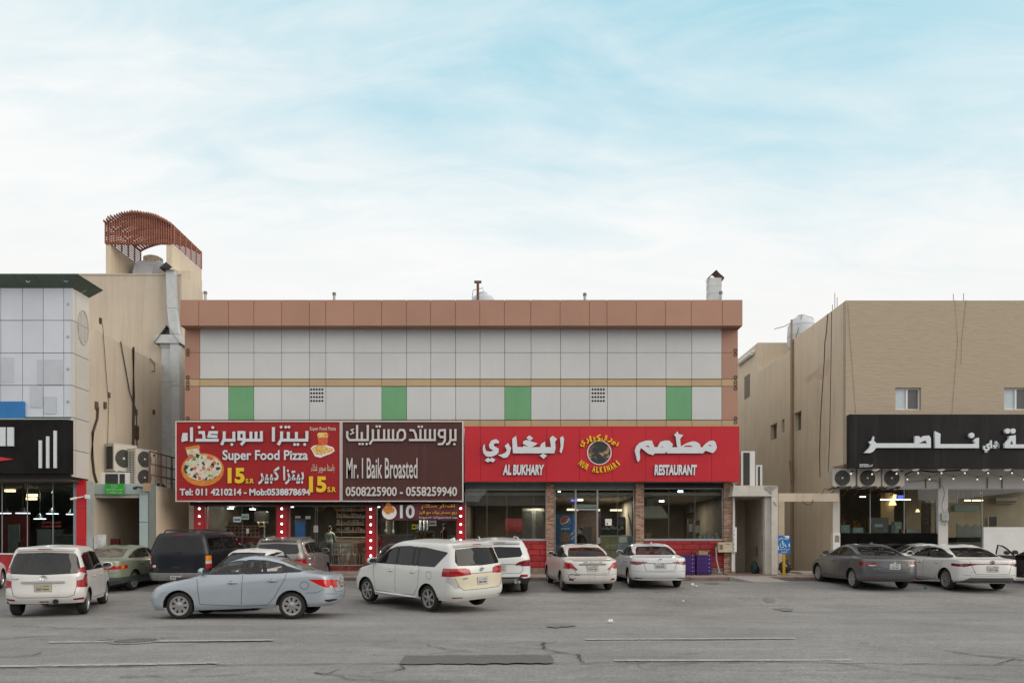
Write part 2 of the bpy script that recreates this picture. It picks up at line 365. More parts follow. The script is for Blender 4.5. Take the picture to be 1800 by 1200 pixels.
def build_markings():
 paint = mat('worn_road_paint', (.325, .32, .305), .8, var = .3, scale = 9, streak = 0)
 for i, (x0, y0, x1, y1, h) in enumerate(((85, 1129.6, 480, 1125.4, 2.6), (-40, 1173, 382, 1166, 3.6), (1028, 1124.3, 1398, 1122.6, 2.4), (1080, 1161.8, 1497, 1160.8, 3.2))):
  mb = MB(); n = 24; rnd = random.Random(i)
  for k in range(n):
   a, b = k/n, (k+1)/n
   w0, w1 = h*(.85+.2*rnd.random()), h*(.85+.2*rnd.random())
   w0*=.6+.4*rnd.random()
   sheet(mb, [(x0+(x1-x0)*a, y0+(y1-y0)*a-h/2), (x0+(x1-x0)*b, y0+(y1-y0)*b-h/2), (x0+(x1-x0)*b, y0+(y1-y0)*b+w1/2), (x0+(x1-x0)*a, y0+(y1-y0)*a+w0/2)])
  structure('road_marking', mb, paint)
 dark = mat('fresh_asphalt', (.115, .112, .108), .85, var = .2, scale = 20, bump = .4, bscale = 60)
 mb = MB(); rnd = random.Random(5)
 top = [(712+256*k/20, 1152.5-.8*k/20+rnd.uniform(-1, 1)) for k in range(21)]; bot = [(972-270*k/20, 1166.5+1.2*k/20+rnd.uniform(-1, 1)) for k in range(21)]
 sheet(mb, top+[(972, 1157)]+bot); structure('asphalt_patch', mb, dark)
 oil = mat('oil_stain', (.172, .166, .158), .7, var = .25, scale = 6)
 mb = MB()
 for c, rx, ry in(((985, 1099), 24, 5), ((1352, 1055), 11, 6), ((1378, 1071), 20, 3.2), ((1252, 1025), 14, 1.6), ((1072, 1034), 18, 1.6), ((1160, 1040), 12, 1.5)):
  n = 40; f1, f2, f3 = (rnd.uniform(0, 6) for _ in range(3)); sheet(mb, [(c[0]+rx*math.cos(a)*w_, c[1]+ry*math.sin(a)*w_) for a in(2*math.pi*k/n for k in range(n)) for w_ in(.8+.16*math.sin(2*a+f1)+.13*math.sin(3*a+f2)+.1*math.sin(7*a+f3), )], .012)
 structure('ground_stain', mb, oil)
 # cracks
 mb = MB()
 def crack(pts, w, br = 0):
  P = [Vector((*G(*p), 0)) for p in pts]; Q = [P[0]]
  for a, b in zip(P, P[1:]):
   n = max(2, int((b-a).length/.16))
   for k in range(1, n+1):
    q = a.lerp(b, k/n)
    if k<n:q+=Vector((rnd.uniform(-.05, .05), rnd.uniform(-.06, .06), 0))
    Q.append(q)
  for a, b in zip(Q, Q[1:]):
   d = (b-a).normalized(); nn = Vector((-d.y, d.x, 0)); w0 = w*rnd.uniform(.4, 1.3)
   vs = [a-nn*w0, b-nn*w0, b+nn*w0, a+nn*w0]
   mb.add([(p.x, p.y, ground_z(p.y)+.0165) for p in vs], [(0, 1, 2, 3)])
  for _ in range(br):
   k = rnd.randrange(len(Q)-1); q = Q[k]; e = q+Vector((rnd.uniform(-.9, .9), rnd.uniform(-.5, .5), 0))
   for t in range(6):
    a, b = q.lerp(e, t/6), q.lerp(e, (t+1)/6); a.y+=rnd.uniform(-.03, .03); d = (b-a).normalized(); nn = Vector((-d.y, d.x, 0))*w*.6
    mb.add([(p.x, p.y, ground_z(p.y)+.0165) for p in(a-nn, b-nn, b+nn, a+nn)], [(0, 1, 2, 3)])
 crack([(954, 1129), (962, 1142), (985, 1147), (1012, 1150), (1028, 1165)], .017, 4)
 crack([(0, 1176), (250, 1172), (540, 1168), (700, 1167)], .013, 4); crack([(972, 1166), (1300, 1165), (1560, 1167), (1810, 1170)], .011, 3)
 crack([(1660, 1144), (1740, 1155), (1806, 1162)], .018, 2); crack([(750, 1134), (795, 1142), (830, 1146)], .011, 2)
 crack([(210, 1191), (420, 1186), (450, 1180)], .010, 2); crack([(552, 1183), (600, 1189), (625, 1196), (740, 1199)], .012, 3); crack([(0, 1156), (55, 1153), (72, 1147)], .013, 2)
 crack([(700, 1167), (712, 1175), (690, 1182)], .010, 2); crack([(1480, 1168), (1620, 1186), (1750, 1197)], .007, 2); crack([(0, 1124), (40, 1120), (85, 1118)], .012, 2)
 crack([(160, 1128), (200, 1124)], .02); crack([(270, 1124), (318, 1120)], .014); crack([(20, 1100), (160, 1106), (330, 1101)], .010, 2); crack([(1130, 1177), (1480, 1180)], .006, 2)
 for k in range(34):
  x, y = rnd.uniform(0, 1800), rnd.uniform(1072, 1198); crack([(x, y), (x+rnd.uniform(15, 80), y+rnd.uniform(-2, 3))], .006)
 structure('road_crack', mb, mat('crack', (.045, .043, .04), .95, var = 0))
 # manhole with broken surround
 x, y = G(237, 1127); t = thing('manhole_cover', 'round dark manhole cover with a lattice face set in the road', 'manhole cover', (x, y, 0))
 iron = mat('cast_iron', (.10, .098, .095), .6, .3, var = .3, scale = 12)
 mb = MB(); mb.lathe([(.0, .020), (.33, .020), (.34, .012)], (0, 0, 0), 'z', 32); mb.build('cover', iron, t)
 mb = MB(); mb.lathe([(.35, .012), (.36, .024), (.42, .022), (.43, .010)], (0, 0, 0), 'z', 32); mb.build('frame', mat('manhole_concrete', (.2, .19, .18), .9, var = .3, scale = 8), t)
 mb = MB()
 for k in range(-4, 5):
  h = math.sqrt(max(.0, .30**2-(k*.065)**2)); mb.box(-h, h, k*.065-.013, k*.065+.013, .021, .027); mb.box(k*.065-.013, k*.065+.013, -h, h, .0215, .0275)
 mb.build('grating', mat('iron_worn', (.2, .195, .19), .5, .4, var = .2), t)
build_markings()
WALLY = 29.0
def build_kerbs():
 conc = mat('pavement_concrete', (.32, .25, .22), .9, var = .16, scale = 2.2, bump = .3, bscale = 22, streak = .25)
 kerbm = mat('kerb_stone', (.20, .155, .14), .9, var = .28, scale = 3, bump = .4, bscale = 14)
 mb = MB()
 mb.add([(-14.4, 27.56, .555), (11.75, 27.56, .555), (12.9, 30.2, .67), (-14.4, 30.2, .67)], [(0, 1, 2, 3)])
 mb.add([(-40, 26.14, .56), (-14.404, 26.14, .56), (-14.404, 29.4, .66), (-40, 29.4, .66)], [(0, 1, 2, 3)])
 structure('pavement', mb, conc)
 mb = MB(); x = -14.2; rnd = random.Random(1)
 while x<11.7:
  w = .98; z = .56+rnd.uniform(-.012, .008); y = 27.4+rnd.uniform(-.012, .012)
  mb.add([(x, y, .38), (x+w, y, .38), (x+w, y, z-.02), (x+w, y+.03, z), (x+w, y+.17, z+.004), (x, y+.17, z+.004), (x, y+.03, z), (x, y, z-.02)], [(0, 1, 2, 7), (7, 2, 3, 6), (6, 3, 4, 5)])
  x+=w+.012
 x = -40
 while x<-14.5:
  mb.box(x, x+.98, 26.0, 26.15, .36, .572+rnd.uniform(-.01, .01)); x+=1.0
 structure('kerb', mb, kerbm)
 # the little concrete wedge laid against the kerb
 x0, y0 = G(1300, 1028); mb = MB()
 mb.add([(8.05, 27.42, .575), (9.45, 27.42, .575), (9.95, 26.45, .428), (8.62, 26.45, .428), (8.05, 27.42, .37), (9.45, 27.42, .37), (9.95, 26.45, .36), (8.62, 26.45, .36)], [(3, 2, 1, 0), (0, 4, 7, 3), (1, 2, 6, 5), (3, 7, 6, 2)])
 tag(mb.build('concrete_ramp', mat('ramp_concrete', (.32, .31, .295), .9, var = .14, scale = 5, bump = .3)), 'grey concrete wedge ramp laid against the kerb beside the blue disabled sign', 'ramp')
 # raised steps by the right-hand alley
 mb = MB(); mb.box(11.2, 13.0, 28.6, 30.6, .3, .70); structure('alley_floor', mb, mat('alley_concrete', (.36, .32, .27), .9, var = .2, scale = 3, bump = .3))
 mb = MB(); mb.box(10.6, 12.2, 28.2, 28.58, .3, .64); structure('path_step', mb, mat('step_concrete', (.36, .33, .29), .9, var = .2, scale = 4, bump = .3))
 # marble-faced step in front of the pizza shop
 mb = MB(); mb.box(-12.85, -1.98, 28.5, 29.3, .4, .74); mb.box(-12.85, -1.98, 28.2, 28.5, .4, .66)
 structure('shop_path_step', mb, mat('step_tile', (.30, .255, .23), .8, var = .2, scale = 3))
build_kerbs()
# ------------------------------------------------------------------ common building materials
m_white = mat('panel_white', (.54, .555, .56), .42, var = .05, scale = .5, island = .035, streak = .22, stain = (.50, .47, .43))
m_rust = mat('panel_terracotta', (.375, .20, .14), .45, var = .07, scale = .8, island = .04, streak = .16, stain = (.34, .2, .15))
m_tan = mat('panel_tan', (.46, .33, .185), .45, var = .06, scale = .8, streak = .1)
m_green = mat('panel_green', (.13, .34, .16), .4, var = .06, scale = 1.2, streak = .25, stain = (.09, .24, .12))
m_joint = mat('joint_dark', (.10, .085, .075), .9, var = 0)
m_plaster = mat('plaster_beige', (.54, .47, .38), .9, var = .07, scale = .6, bump = .15, bscale = 9, streak = .48, stain = (.30, .25, .20))
m_plaster2 = mat('plaster_sand', (.60, .51, .395), .9, var = .08, scale = .5, bump = .2, bscale = 8, streak = .42, stain = (.27, .215, .165))
m_black = mat('black_paint', (.015, .014, .014), .4, var = .1)
m_dark = mat('dark_interior', (.055, .048, .042), .8, var = .2)
m_alu = mat('aluminium', (.40, .41, .42), .4, .5, var = .05)
m_steel = mat('galvanised_steel', (.50, .52, .53), .45, .35, var = .14, scale = 2.2, bump = .1, bscale = 6)
m_ruststeel = mat('rusty_steel', (.16, .085, .055), .8, .2, var = .35, scale = 9)
m_shopglass = glass('shop_glass', (.80, .84, .82), 1.0, 1.5, .015, .008)
m_shopglass2 = glass('shop_glass_clear', (.90, .92, .90), .9, 1.45, .015, .006)
m_whitepaint = mat('white_paint', (.72, .72, .72), .6, var = .05, scale = 2, streak = .12)
m_redpaint = mat('red_gloss', (.50, .012, .02), .35, var = .08, scale = 2)
m_paper = mat('paper', (.78, .78, .76), .7, var = .04)
m_tint = glass('car_glass_dark', (.07, .08, .09), .72, 1.55, .02, .015); m_tintm = glass('car_glass_mid', (.34, .38, .38), 1.1, 1.52, .02, .03); m_tintl = glass('car_glass_light', (.86, .89, .88), .9, 1.5, .02, .05); m_dusty = glass('car_glass_dusty', (.42, .42, .39), .8, 1.5, .05, .35)
m_ink = mat('plate_ink', (.03, .03, .03), .6, var = 0)
def lamp_mat(name, col, s):return mat(name, (.8, .8, .8), .5, var = 0, emit = col, estr = s)
m_lampw = lamp_mat('lamp_white', (1, .96, .9), 6.0)
m_lampy = lamp_mat('lamp_warm', (1, .72, .36), 6.0)
m_lampc = lamp_mat('lamp_cool', (.75, .88, 1), 6.0)
def room_light(parent_loc, power, col, size = .22):
 l = bpy.data.lights.new('lamp_light', 'AREA'); l.energy = power; l.color = col; l.size = size
 o = bpy.data.objects.new('lamp_light', l); COL.objects.link(o); o.location = parent_loc; return o
 # the other side of the street, behind the camera: it is what the shop glass mirrors
def build_far_side():
 mb = MB(); rnd = random.Random(12); x = -60
 while x<60:
  w = rnd.uniform(7, 13); h = rnd.uniform(6.5, 10); mb.box(x, x+w-.4, -34, -22-rnd.uniform(0, 1), 0, h, 0)
  for k in range(int(w/2.2)):
   for z in(1.0, 4.4):
    if z<h-2:mb.box(x+.5+k*2.2, x+1.9+k*2.2, -22.2, -21.9, z, z+1.9, 1)
  x+=w
 structure('background_street', mb, [mat('far_plaster', (.10, .078, .055), .9, var = .35, scale = .4), mat('far_window', (.02, .02, .02), .3, var = .2)])
 mb = MB()
 for k in range(70):
  x = rnd.uniform(-48, 48); r = rnd.uniform(.9, 1.8); mb.ell((x, rnd.uniform(-19, -16), rnd.uniform(2.6, 6.0)), r, r, r*1.1, 10, 6)
 for k in range(12):mb.cyl((-44+k*8, -17.5, 0), (-44+k*8, -17.5, 4), .2)
 tag(mb.build('background_treeline', mat('far_leaf', (.025, .032, .015), .9, var = .5, scale = 1.5)), kind = 'stuff')
build_far_side()
# ------------------------------------------------------------------ the restaurant building
FY = 29.0
XJ = [352, 402.3, 446.7, 495.5, 544.4, 573.2, 622.4, 671.3, 715, 757.4, 801, 843.9, 887.2, 933.5, 985.2, 1036.6, 1067.5, 1119, 1170.6, 1215.7, 1268.3]
def build_restaurant():
 t = thing('restaurant_building', 'two storey shop building clad in white panels under a terracotta cornice', 'building', (0, 0, 0))
 X = lambda p:S(p, 0, FY)[0]; Z = lambda p:S(0, p, FY)[1]
 g = .017
 # dark core behind the panels, the rest of the volume and roof
 mb = MB(); mb.box(X(326), X(1297), FY+.05, FY+.3, Z(850), Z(528));
 for a in(X(326), X(1297)-.3):ms = MB(); ms.box(a, a+.3, FY+.31, 46, .4, Z(536)); ms.build('side_wall', m_plaster, t)
 mb.box(X(326)+.31, X(1297)-.31, FY+.31, 45.9, Z(545), Z(541)); mb.box(X(326)+.31, X(1297)-.31, 45.7, 46, .4, Z(536))
 mb.build('wall', m_joint, t)
 mb = MB(); mg = []; rnd = random.Random(4)
 rows = [(574, 620), (620, 666), (679.5, 738)]
 GR = {(2, 1), (2, 7), (2, 12), (2, 18)}
 for r, (a, b) in enumerate(rows):
  for c in range(len(XJ)-1):
   bx = (X(XJ[c])+g/2, X(XJ[c+1])-g/2, FY-.03+rnd.uniform(-.004, .004), FY+.05, Z(b)+g/2, Z(a)-g/2)
   if(r, c) in GR:mg.append(bx)
   else:mb.box(*bx)
   # lower row hidden behind the signs
 for c in range(len(XJ)-1):mb.box(X(XJ[c])+g/2, X(XJ[c+1])-g/2, FY-.03, FY+.05, Z(848), Z(752))
 mb.build('cladding', m_white, t)
 for bx in mg:mb = MB(); mb.box(*bx); mb.build('green_panel', m_green, t)
 mb = MB()
 for a, b in((666.5, 679), (738.5, 751)):
  for c in range(-1, len(XJ)):
   x0 = X(325) if c<0 else X(XJ[c]); x1 = X(XJ[c+1]) if c+1<len(XJ) else X(1297)
   mb.box(x0+g/2, x1-g/2, FY-.035, FY+.05, Z(b)+.01, Z(a)-.01)
 mb.build('tan_band', m_tan, t)
 for xa, xb in((325, 352), (1268.3, 1297)):
  mb = MB()
  for a, b in((572, 620), (620, 666.5), (679, 738.5), (751, 850)):mb.box(X(xa)+g/2, X(xb)-g/2, FY-.03, FY+.05, Z(b)+g/2, Z(a)-g/2)
  mb.box(X(xa)-.004, X(xa)+.03, FY+.06, FY+1.4, Z(850), Z(560)) if xa==325 else mb.box(X(xb)-.03, X(xb)+.006, FY+.06, FY+1.4, Z(850), Z(560))
  p = mb.build('corner_panel', m_rust, t)
  ms = MB(); xs = X(xa)+.13 if xa==325 else X(xb)-.1
  for yy in(616, 623.5, 663, 671, 675.5, 683, 735, 742.5):ms.lathe([(.035, FY-.045), (.07, FY-.05), (.075, FY-.03)], (xs, 0, Z(yy)), 'y', 12)
  ms.build('stud', mat('stud_brown', (.10, .06, .045), .5, .3, var = .1), p)
  # cornice
 mb = MB(); cj = [316]+[349.4]+[XJ[i]-.6 for i in range(1, len(XJ)-1)]+[1269.8, 1305.5]; CY = FY-.55
 XC = lambda p:S(p, 0, CY)[0]; ZC_ = lambda p:S(0, p, CY)[1]
 for a, b in zip(cj, cj[1:]):mb.box(XC(a)+g/2, XC(b)-g/2, CY, CY+.04, ZC_(572), ZC_(527))
 mb.box(XC(316)+.02, XC(1305.5)-.02, CY+.05, FY+.9, ZC_(571), ZC_(528.5)); mb.box(XC(316), XC(316)+.04, CY+.045, FY+1, ZC_(572), ZC_(527)); mb.box(XC(1305.5)-.04, XC(1305.5), CY+.045, FY+1, ZC_(572), ZC_(527))
 mb.build('cornice', m_rust, t)
 # two plates drilled with vent holes
 for px, py in((547.5, 684.5), (1041.5, 684.5)):
  mb = MB()
  for i in range(5):
   for j in range(4):
    x, z = X(px+i*4.9), Z(py+j*6.7); mb.disc((x, FY-.0365, z), .044, 'y', 10)
  mb.build('vent_grille', mat('hole_black', (.01, .01, .01), .9, var = 0), t)
  # ---- ground floor: slab, fascia beam behind the signs, interior shell
 zf = .66; zc = 3.72
 mb = MB(); mb.box(X(345), X(1285), FY+.31, 37, .40, zf); mb.build('floor', mat('shop_floor_tile', (.30, .25, .21), .35, var = .12, scale = 2), t)
 mb = MB(); mb.box(X(345), X(812), FY+.31, 36.9, zf+.001, .92); mb.build('raised_floor', mat('shop_floor_red', (.16, .09, .07), .35, var = .2, scale = 2), t)
 mb = MB(); mb.box(X(345), X(1285), FY+.32, 37, zc, zc+.12); mb.build('ceiling', mat('ceiling_tile', (.42, .38, .32), .8, var = .05), t)
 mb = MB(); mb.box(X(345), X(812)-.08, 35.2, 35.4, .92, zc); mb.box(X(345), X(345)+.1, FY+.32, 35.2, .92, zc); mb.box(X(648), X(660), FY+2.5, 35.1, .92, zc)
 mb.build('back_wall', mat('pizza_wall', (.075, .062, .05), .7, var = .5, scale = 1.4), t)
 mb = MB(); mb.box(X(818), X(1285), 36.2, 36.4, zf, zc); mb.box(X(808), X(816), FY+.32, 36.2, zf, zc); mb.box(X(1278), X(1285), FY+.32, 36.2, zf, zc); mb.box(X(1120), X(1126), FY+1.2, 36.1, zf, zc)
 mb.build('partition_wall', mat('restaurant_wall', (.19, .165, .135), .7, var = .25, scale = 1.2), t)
 mb = MB(); mb.box(X(340), X(814), FY-.35, FY+.3, Z(888.5), Z(850)); mb.build('fascia_beam', m_black, t)
 mb = MB(); mb.box(X(818), X(1131), FY-.02, FY+.3, Z(859.5), Z(845)); mb.build('transom_panel', mat('transom_grey', (.13, .145, .13), .6, var = .15, scale = 3), t)
 mb = MB(); mb.box(X(1131), X(1271), FY-.02, FY+.3, Z(857.5), Z(845)); mb.build('transom_panel', m_black, t)
 # red lamp columns
 LX = [(345, 363), (488, 508), (644.5, 662), (803, 818)]
 ly = {0:(894, 907.5, 920.5), 1:(894, 907.5, 920.5, 934.5), 2:(895, 908.5, 922, 935, 949.5, 962.5, 976, 989), 3:(893.5, 907, 921.5, 935, 949)}
 for i, (a, b) in enumerate(LX):
  mb = MB(); mb.box(X(a), X(b), FY-.18, FY+.25, .6, Z(886)); mb.box(X(a)-.01, X(a)+.03, FY-.19, FY-.17, .6, Z(886), 1); mb.box(X(b)-.03, X(b)+.01, FY-.19, FY-.17, .6, Z(886), 1)
  c = mb.build('column', [m_redpaint, mat('column_trim', (.28, .02, .025), .3, var = .05)], t)
  for k, yy in enumerate(ly[i]):
   off = i==0 and k==2
   mb = MB(); cx = X((a+b)/2); z = Z(yy); mb.lathe([(.06, FY-.182), (.056, FY-.20), (.036, FY-.20)], (cx, 0, z), 'y', 16, 0); mb.lathe([(.038, FY-.199), (.03, FY-.215), (.0, FY-.225)], (cx, 0, z), 'y', 12, 1)
   warm = (i, k) in((2, 1), (2, 4), (1, 1), (3, 1))
   mb.build('lamp', [mat('lamp_rim', (.55, .4, .4), .3, var = 0), m_paper if off else lamp_mat('led_warm' if warm else 'led_cool', (1, .86, .62) if warm else(.93, .92, 1), 8)], c)
   # stone-clad columns
 stone = brick_mat('stone_cladding', (.46, .27, .18), (.13, .065, .045), (.42, .30, .22), .27, .072, .012, .75, .9)
 for a, b in((960, 973.5), (1116.5, 1131), (1271, 1285)):
  mb = MB(); mb.box(X(a), X(b), FY-.14, FY+.28, .6, Z(846)); mb.build('column', stone, t)
  # knee walls of big red bricks
 red = brick_mat('red_block', (.42, .018, .022), (.30, .012, .016), (.03, .006, .006), .66, .225, .016, .6, .6)
 base = brick_mat('base_mosaic', (.26, .19, .15), (.14, .09, .07), (.3, .25, .2), .07, .05, .006, .8, .5)
 for a, b in((818, 960), (1131, 1271)):
  mb = MB(); mb.box(X(a), X(b), FY-.06, FY+.25, .86, Z(950)); mb.build('knee_wall', red, t)
  mb = MB(); mb.box(X(a), X(b), FY-.08, FY+.25, .55, .855); mb.build('plinth', base, t)
  mb = MB(); mb.box(X(a), X(b), FY-.08, FY+.2, Z(949.9), Z(947.6)); mb.build('sill', m_alu, t)
  # windows: aluminium frame and panes
 def window(pa, pb, ztop, zbot, muls, gm, fr = .028, trans = None):
  mb = MB(); xa, xb = X(pa), X(pb)
  mb.box(xa, xa+fr, FY+.02, FY+.08, zbot, ztop); mb.box(xb-fr, xb, FY+.02, FY+.08, zbot, ztop); mb.box(xa+fr, xb-fr, FY+.021, FY+.079, ztop-fr, ztop); mb.box(xa+fr, xb-fr, FY+.021, FY+.079, zbot, zbot+fr)
  for mpx in muls:mb.box(X(mpx)-.008, X(mpx)+.008, FY+.03, FY+.07, zbot+fr, ztop-fr, 1)
  if trans:mb.box(xa+fr, xb-fr, FY+.022, FY+.078, trans-.02, trans+.02)
  w = mb.build('window', [m_alu, mat('mullion_dark', (.13, .13, .125), .5, .2, var = .05)], t)
  mb = MB(); mb.box(xa+fr, xb-fr, FY+.046, FY+.054, zbot+fr, ztop-fr); mb.build('pane', gm, w); return w
 zt = Z(888.5)
 window(363, 488, zt, .95, [425], m_shopglass); window(508, 644.5, zt, .95, [553.5, 557, 600], m_shopglass); window(662, 803, zt, .95, [716, 778], m_shopglass)
 window(818, 960, Z(859.5), Z(947.5), [856, 891, 938], m_shopglass2); window(1131, 1271, Z(857.5), Z(947.5), [1222, 1176], m_shopglass2)
 window(975, 1012, Z(859.5), .68, [1009], m_shopglass2); window(1050.5, 1115, Z(859.5), .68, [1086], m_shopglass2); window(1012.2, 1050.3, Z(859.5), Z(896), [], m_shopglass2)
 # marble riser under the pizza shop glass
 mb = MB(); mb.box(X(345), X(818), FY-.1, FY+.3, .735, .945); mb.build('marble_riser', mat('red_marble', (.17, .045, .032), .25, var = .55, scale = 6), t)
 # the door leaf, opened inwards, with its bar handle
 mb = MB(); mb.box(X(1011.5), X(1013.5), FY+.02, FY+.09, .68, Z(896)); mb.box(X(1049), X(1051), FY+.02, FY+.09, .68, Z(896)); mb.box(X(1013.5), X(1049), FY+.02, FY+.09, Z(896)-.0, Z(893.5))
 d = mb.build('door', m_alu, t)
 for px in(1055.8, 975.9):
  mb = MB(); mb.tube([(X(px), FY-.0, Z(941)), (X(px), FY-.05, Z(941)), (X(px), FY-.05, Z(952)), (X(px), FY, Z(952))], .014, 8); mb.build('handle', m_alu, d)
  # white service pipes on the last column
 mb = MB()
 for px, y0, y1 in((1287.0, 850, 1003), (1284.6, 960, 1003)):mb.cyl((X(px), FY-.2, Z(y0)), (X(px), FY-.2, Z(y1)), .035)
 mb.build('service_pipe', m_whitepaint, t)
 return t
REST = build_restaurant()
# ------------------------------------------------------------------ shop signs
def board(name, label, px0, py0, px1, py1, Y, depth, face, frame = None, fw = .05, panels = None, cat = 'sign'):
 x0, x1, z0, z1 = RC(px0, py0, px1, py1, Y)
 t = thing(name, label, cat, ((x0+x1)/2, Y, z0)); off = Vector(t.location)
 t['_o'] = 0; del t['_o']
 def P(mb, nm, m):o = mb.build(nm, m, t, loc = -off); return o
 mb = MB()
 if panels:
  xs = [x0]+[S(p, 0, Y)[0] for p in panels]+[x1]
  mb.box(x0+.01, x1-.01, Y+.03, Y+depth, z0+.01, z1-.01, 1)
  for a, b in zip(xs, xs[1:]):mb.box(a+.006, b-.006, Y, Y+.029, z0, z1)
 else:mb.box(x0, x1, Y, Y+depth, z0, z1)
 P(mb, 'face_panel', [face, m_joint])
 if frame:
  mb = MB(); mb.box(x0-fw, x1+fw, Y-.03, Y+depth, z1, z1+fw); mb.box(x0-fw, x1+fw, Y-.03, Y+depth, z0-fw, z0); mb.box(x0-fw, x0, Y-.03, Y+depth, z0, z1); mb.box(x1, x1+fw, Y-.03, Y+depth, z0, z1)
  P(mb, 'frame', frame)
 return t, P
m_let = mat('letter_white', (.62, .66, .70), .4, var = .04)
m_letside = mat('letter_side', (.12, .12, .13), .5, var = .1)  # dark colour on the sides imitates the letters' outline and shadow
m_yel = mat('letter_yellow', (.80, .52, .01), .4, var = .04)
m_cream = mat('letter_cream', (.62, .55, .44), .5, var = .05)
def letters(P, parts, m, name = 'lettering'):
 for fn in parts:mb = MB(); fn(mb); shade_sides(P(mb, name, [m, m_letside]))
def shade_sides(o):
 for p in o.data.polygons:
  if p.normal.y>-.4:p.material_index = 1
def strokes(mb, zc, lst, w, Y, depth, mi = 0):
 for k, s in enumerate(lst):
  ww = w
  if isinstance(s, tuple):s, ww = s
  pts = zc(stroke(s, ww)); mb.prism(pts, Y-depth-.0012*k, Y-.001, mi)
def dots(mb, zc, pts, r, Y, depth, mi = 0, sq = False):
 for k, (a, b) in enumerate(pts):
  o = [(a-r, b-r), (a+r, b-r), (a+r, b+r), (a-r, b+r)] if sq else circ(a, b, r)
  mb.prism(zc(o), Y-depth-.0009*(k+1), Y-.001, mi)
def px_text(mb, s, x0, y0, x1, y1, Y, depth = .03, bold = .02, shear = 0., mi = 0):
 a = RC(x0, y0, x1, y1, Y); fit_text(mb, s, a[0], a[1], a[2], a[3], Y-depth-.001, depth, bold, shear, mi)
def topping_mat(name, cols, scale):
 m = bpy.data.materials.new(name); N, L, b = nodes_of(m); b.inputs['Roughness'].default_value = .5
 tc = N.new('ShaderNodeTexCoord'); v = N.new('ShaderNodeTexVoronoi'); v.inputs['Scale'].default_value = scale; L.new(tc.outputs['Object'], v.inputs['Vector'])
 s = N.new('ShaderNodeSeparateColor'); L.new(v.outputs['Color'], s.inputs[0])
 r = N.new('ShaderNodeValToRGB'); r.color_ramp.interpolation = 'CONSTANT'; e = r.color_ramp.elements
 e[0].position = 0; e[0].color = (*cols[0][1], 1); e[1].position = cols[1][0]; e[1].color = (*cols[1][1], 1)
 for p, c in cols[2:]:n = e.new(p); n.color = (*c, 1)
 L.new(s.outputs[0], r.inputs[0]); L.new(r.outputs[0], b.inputs['Base Color']); MATS[name] = m; return m
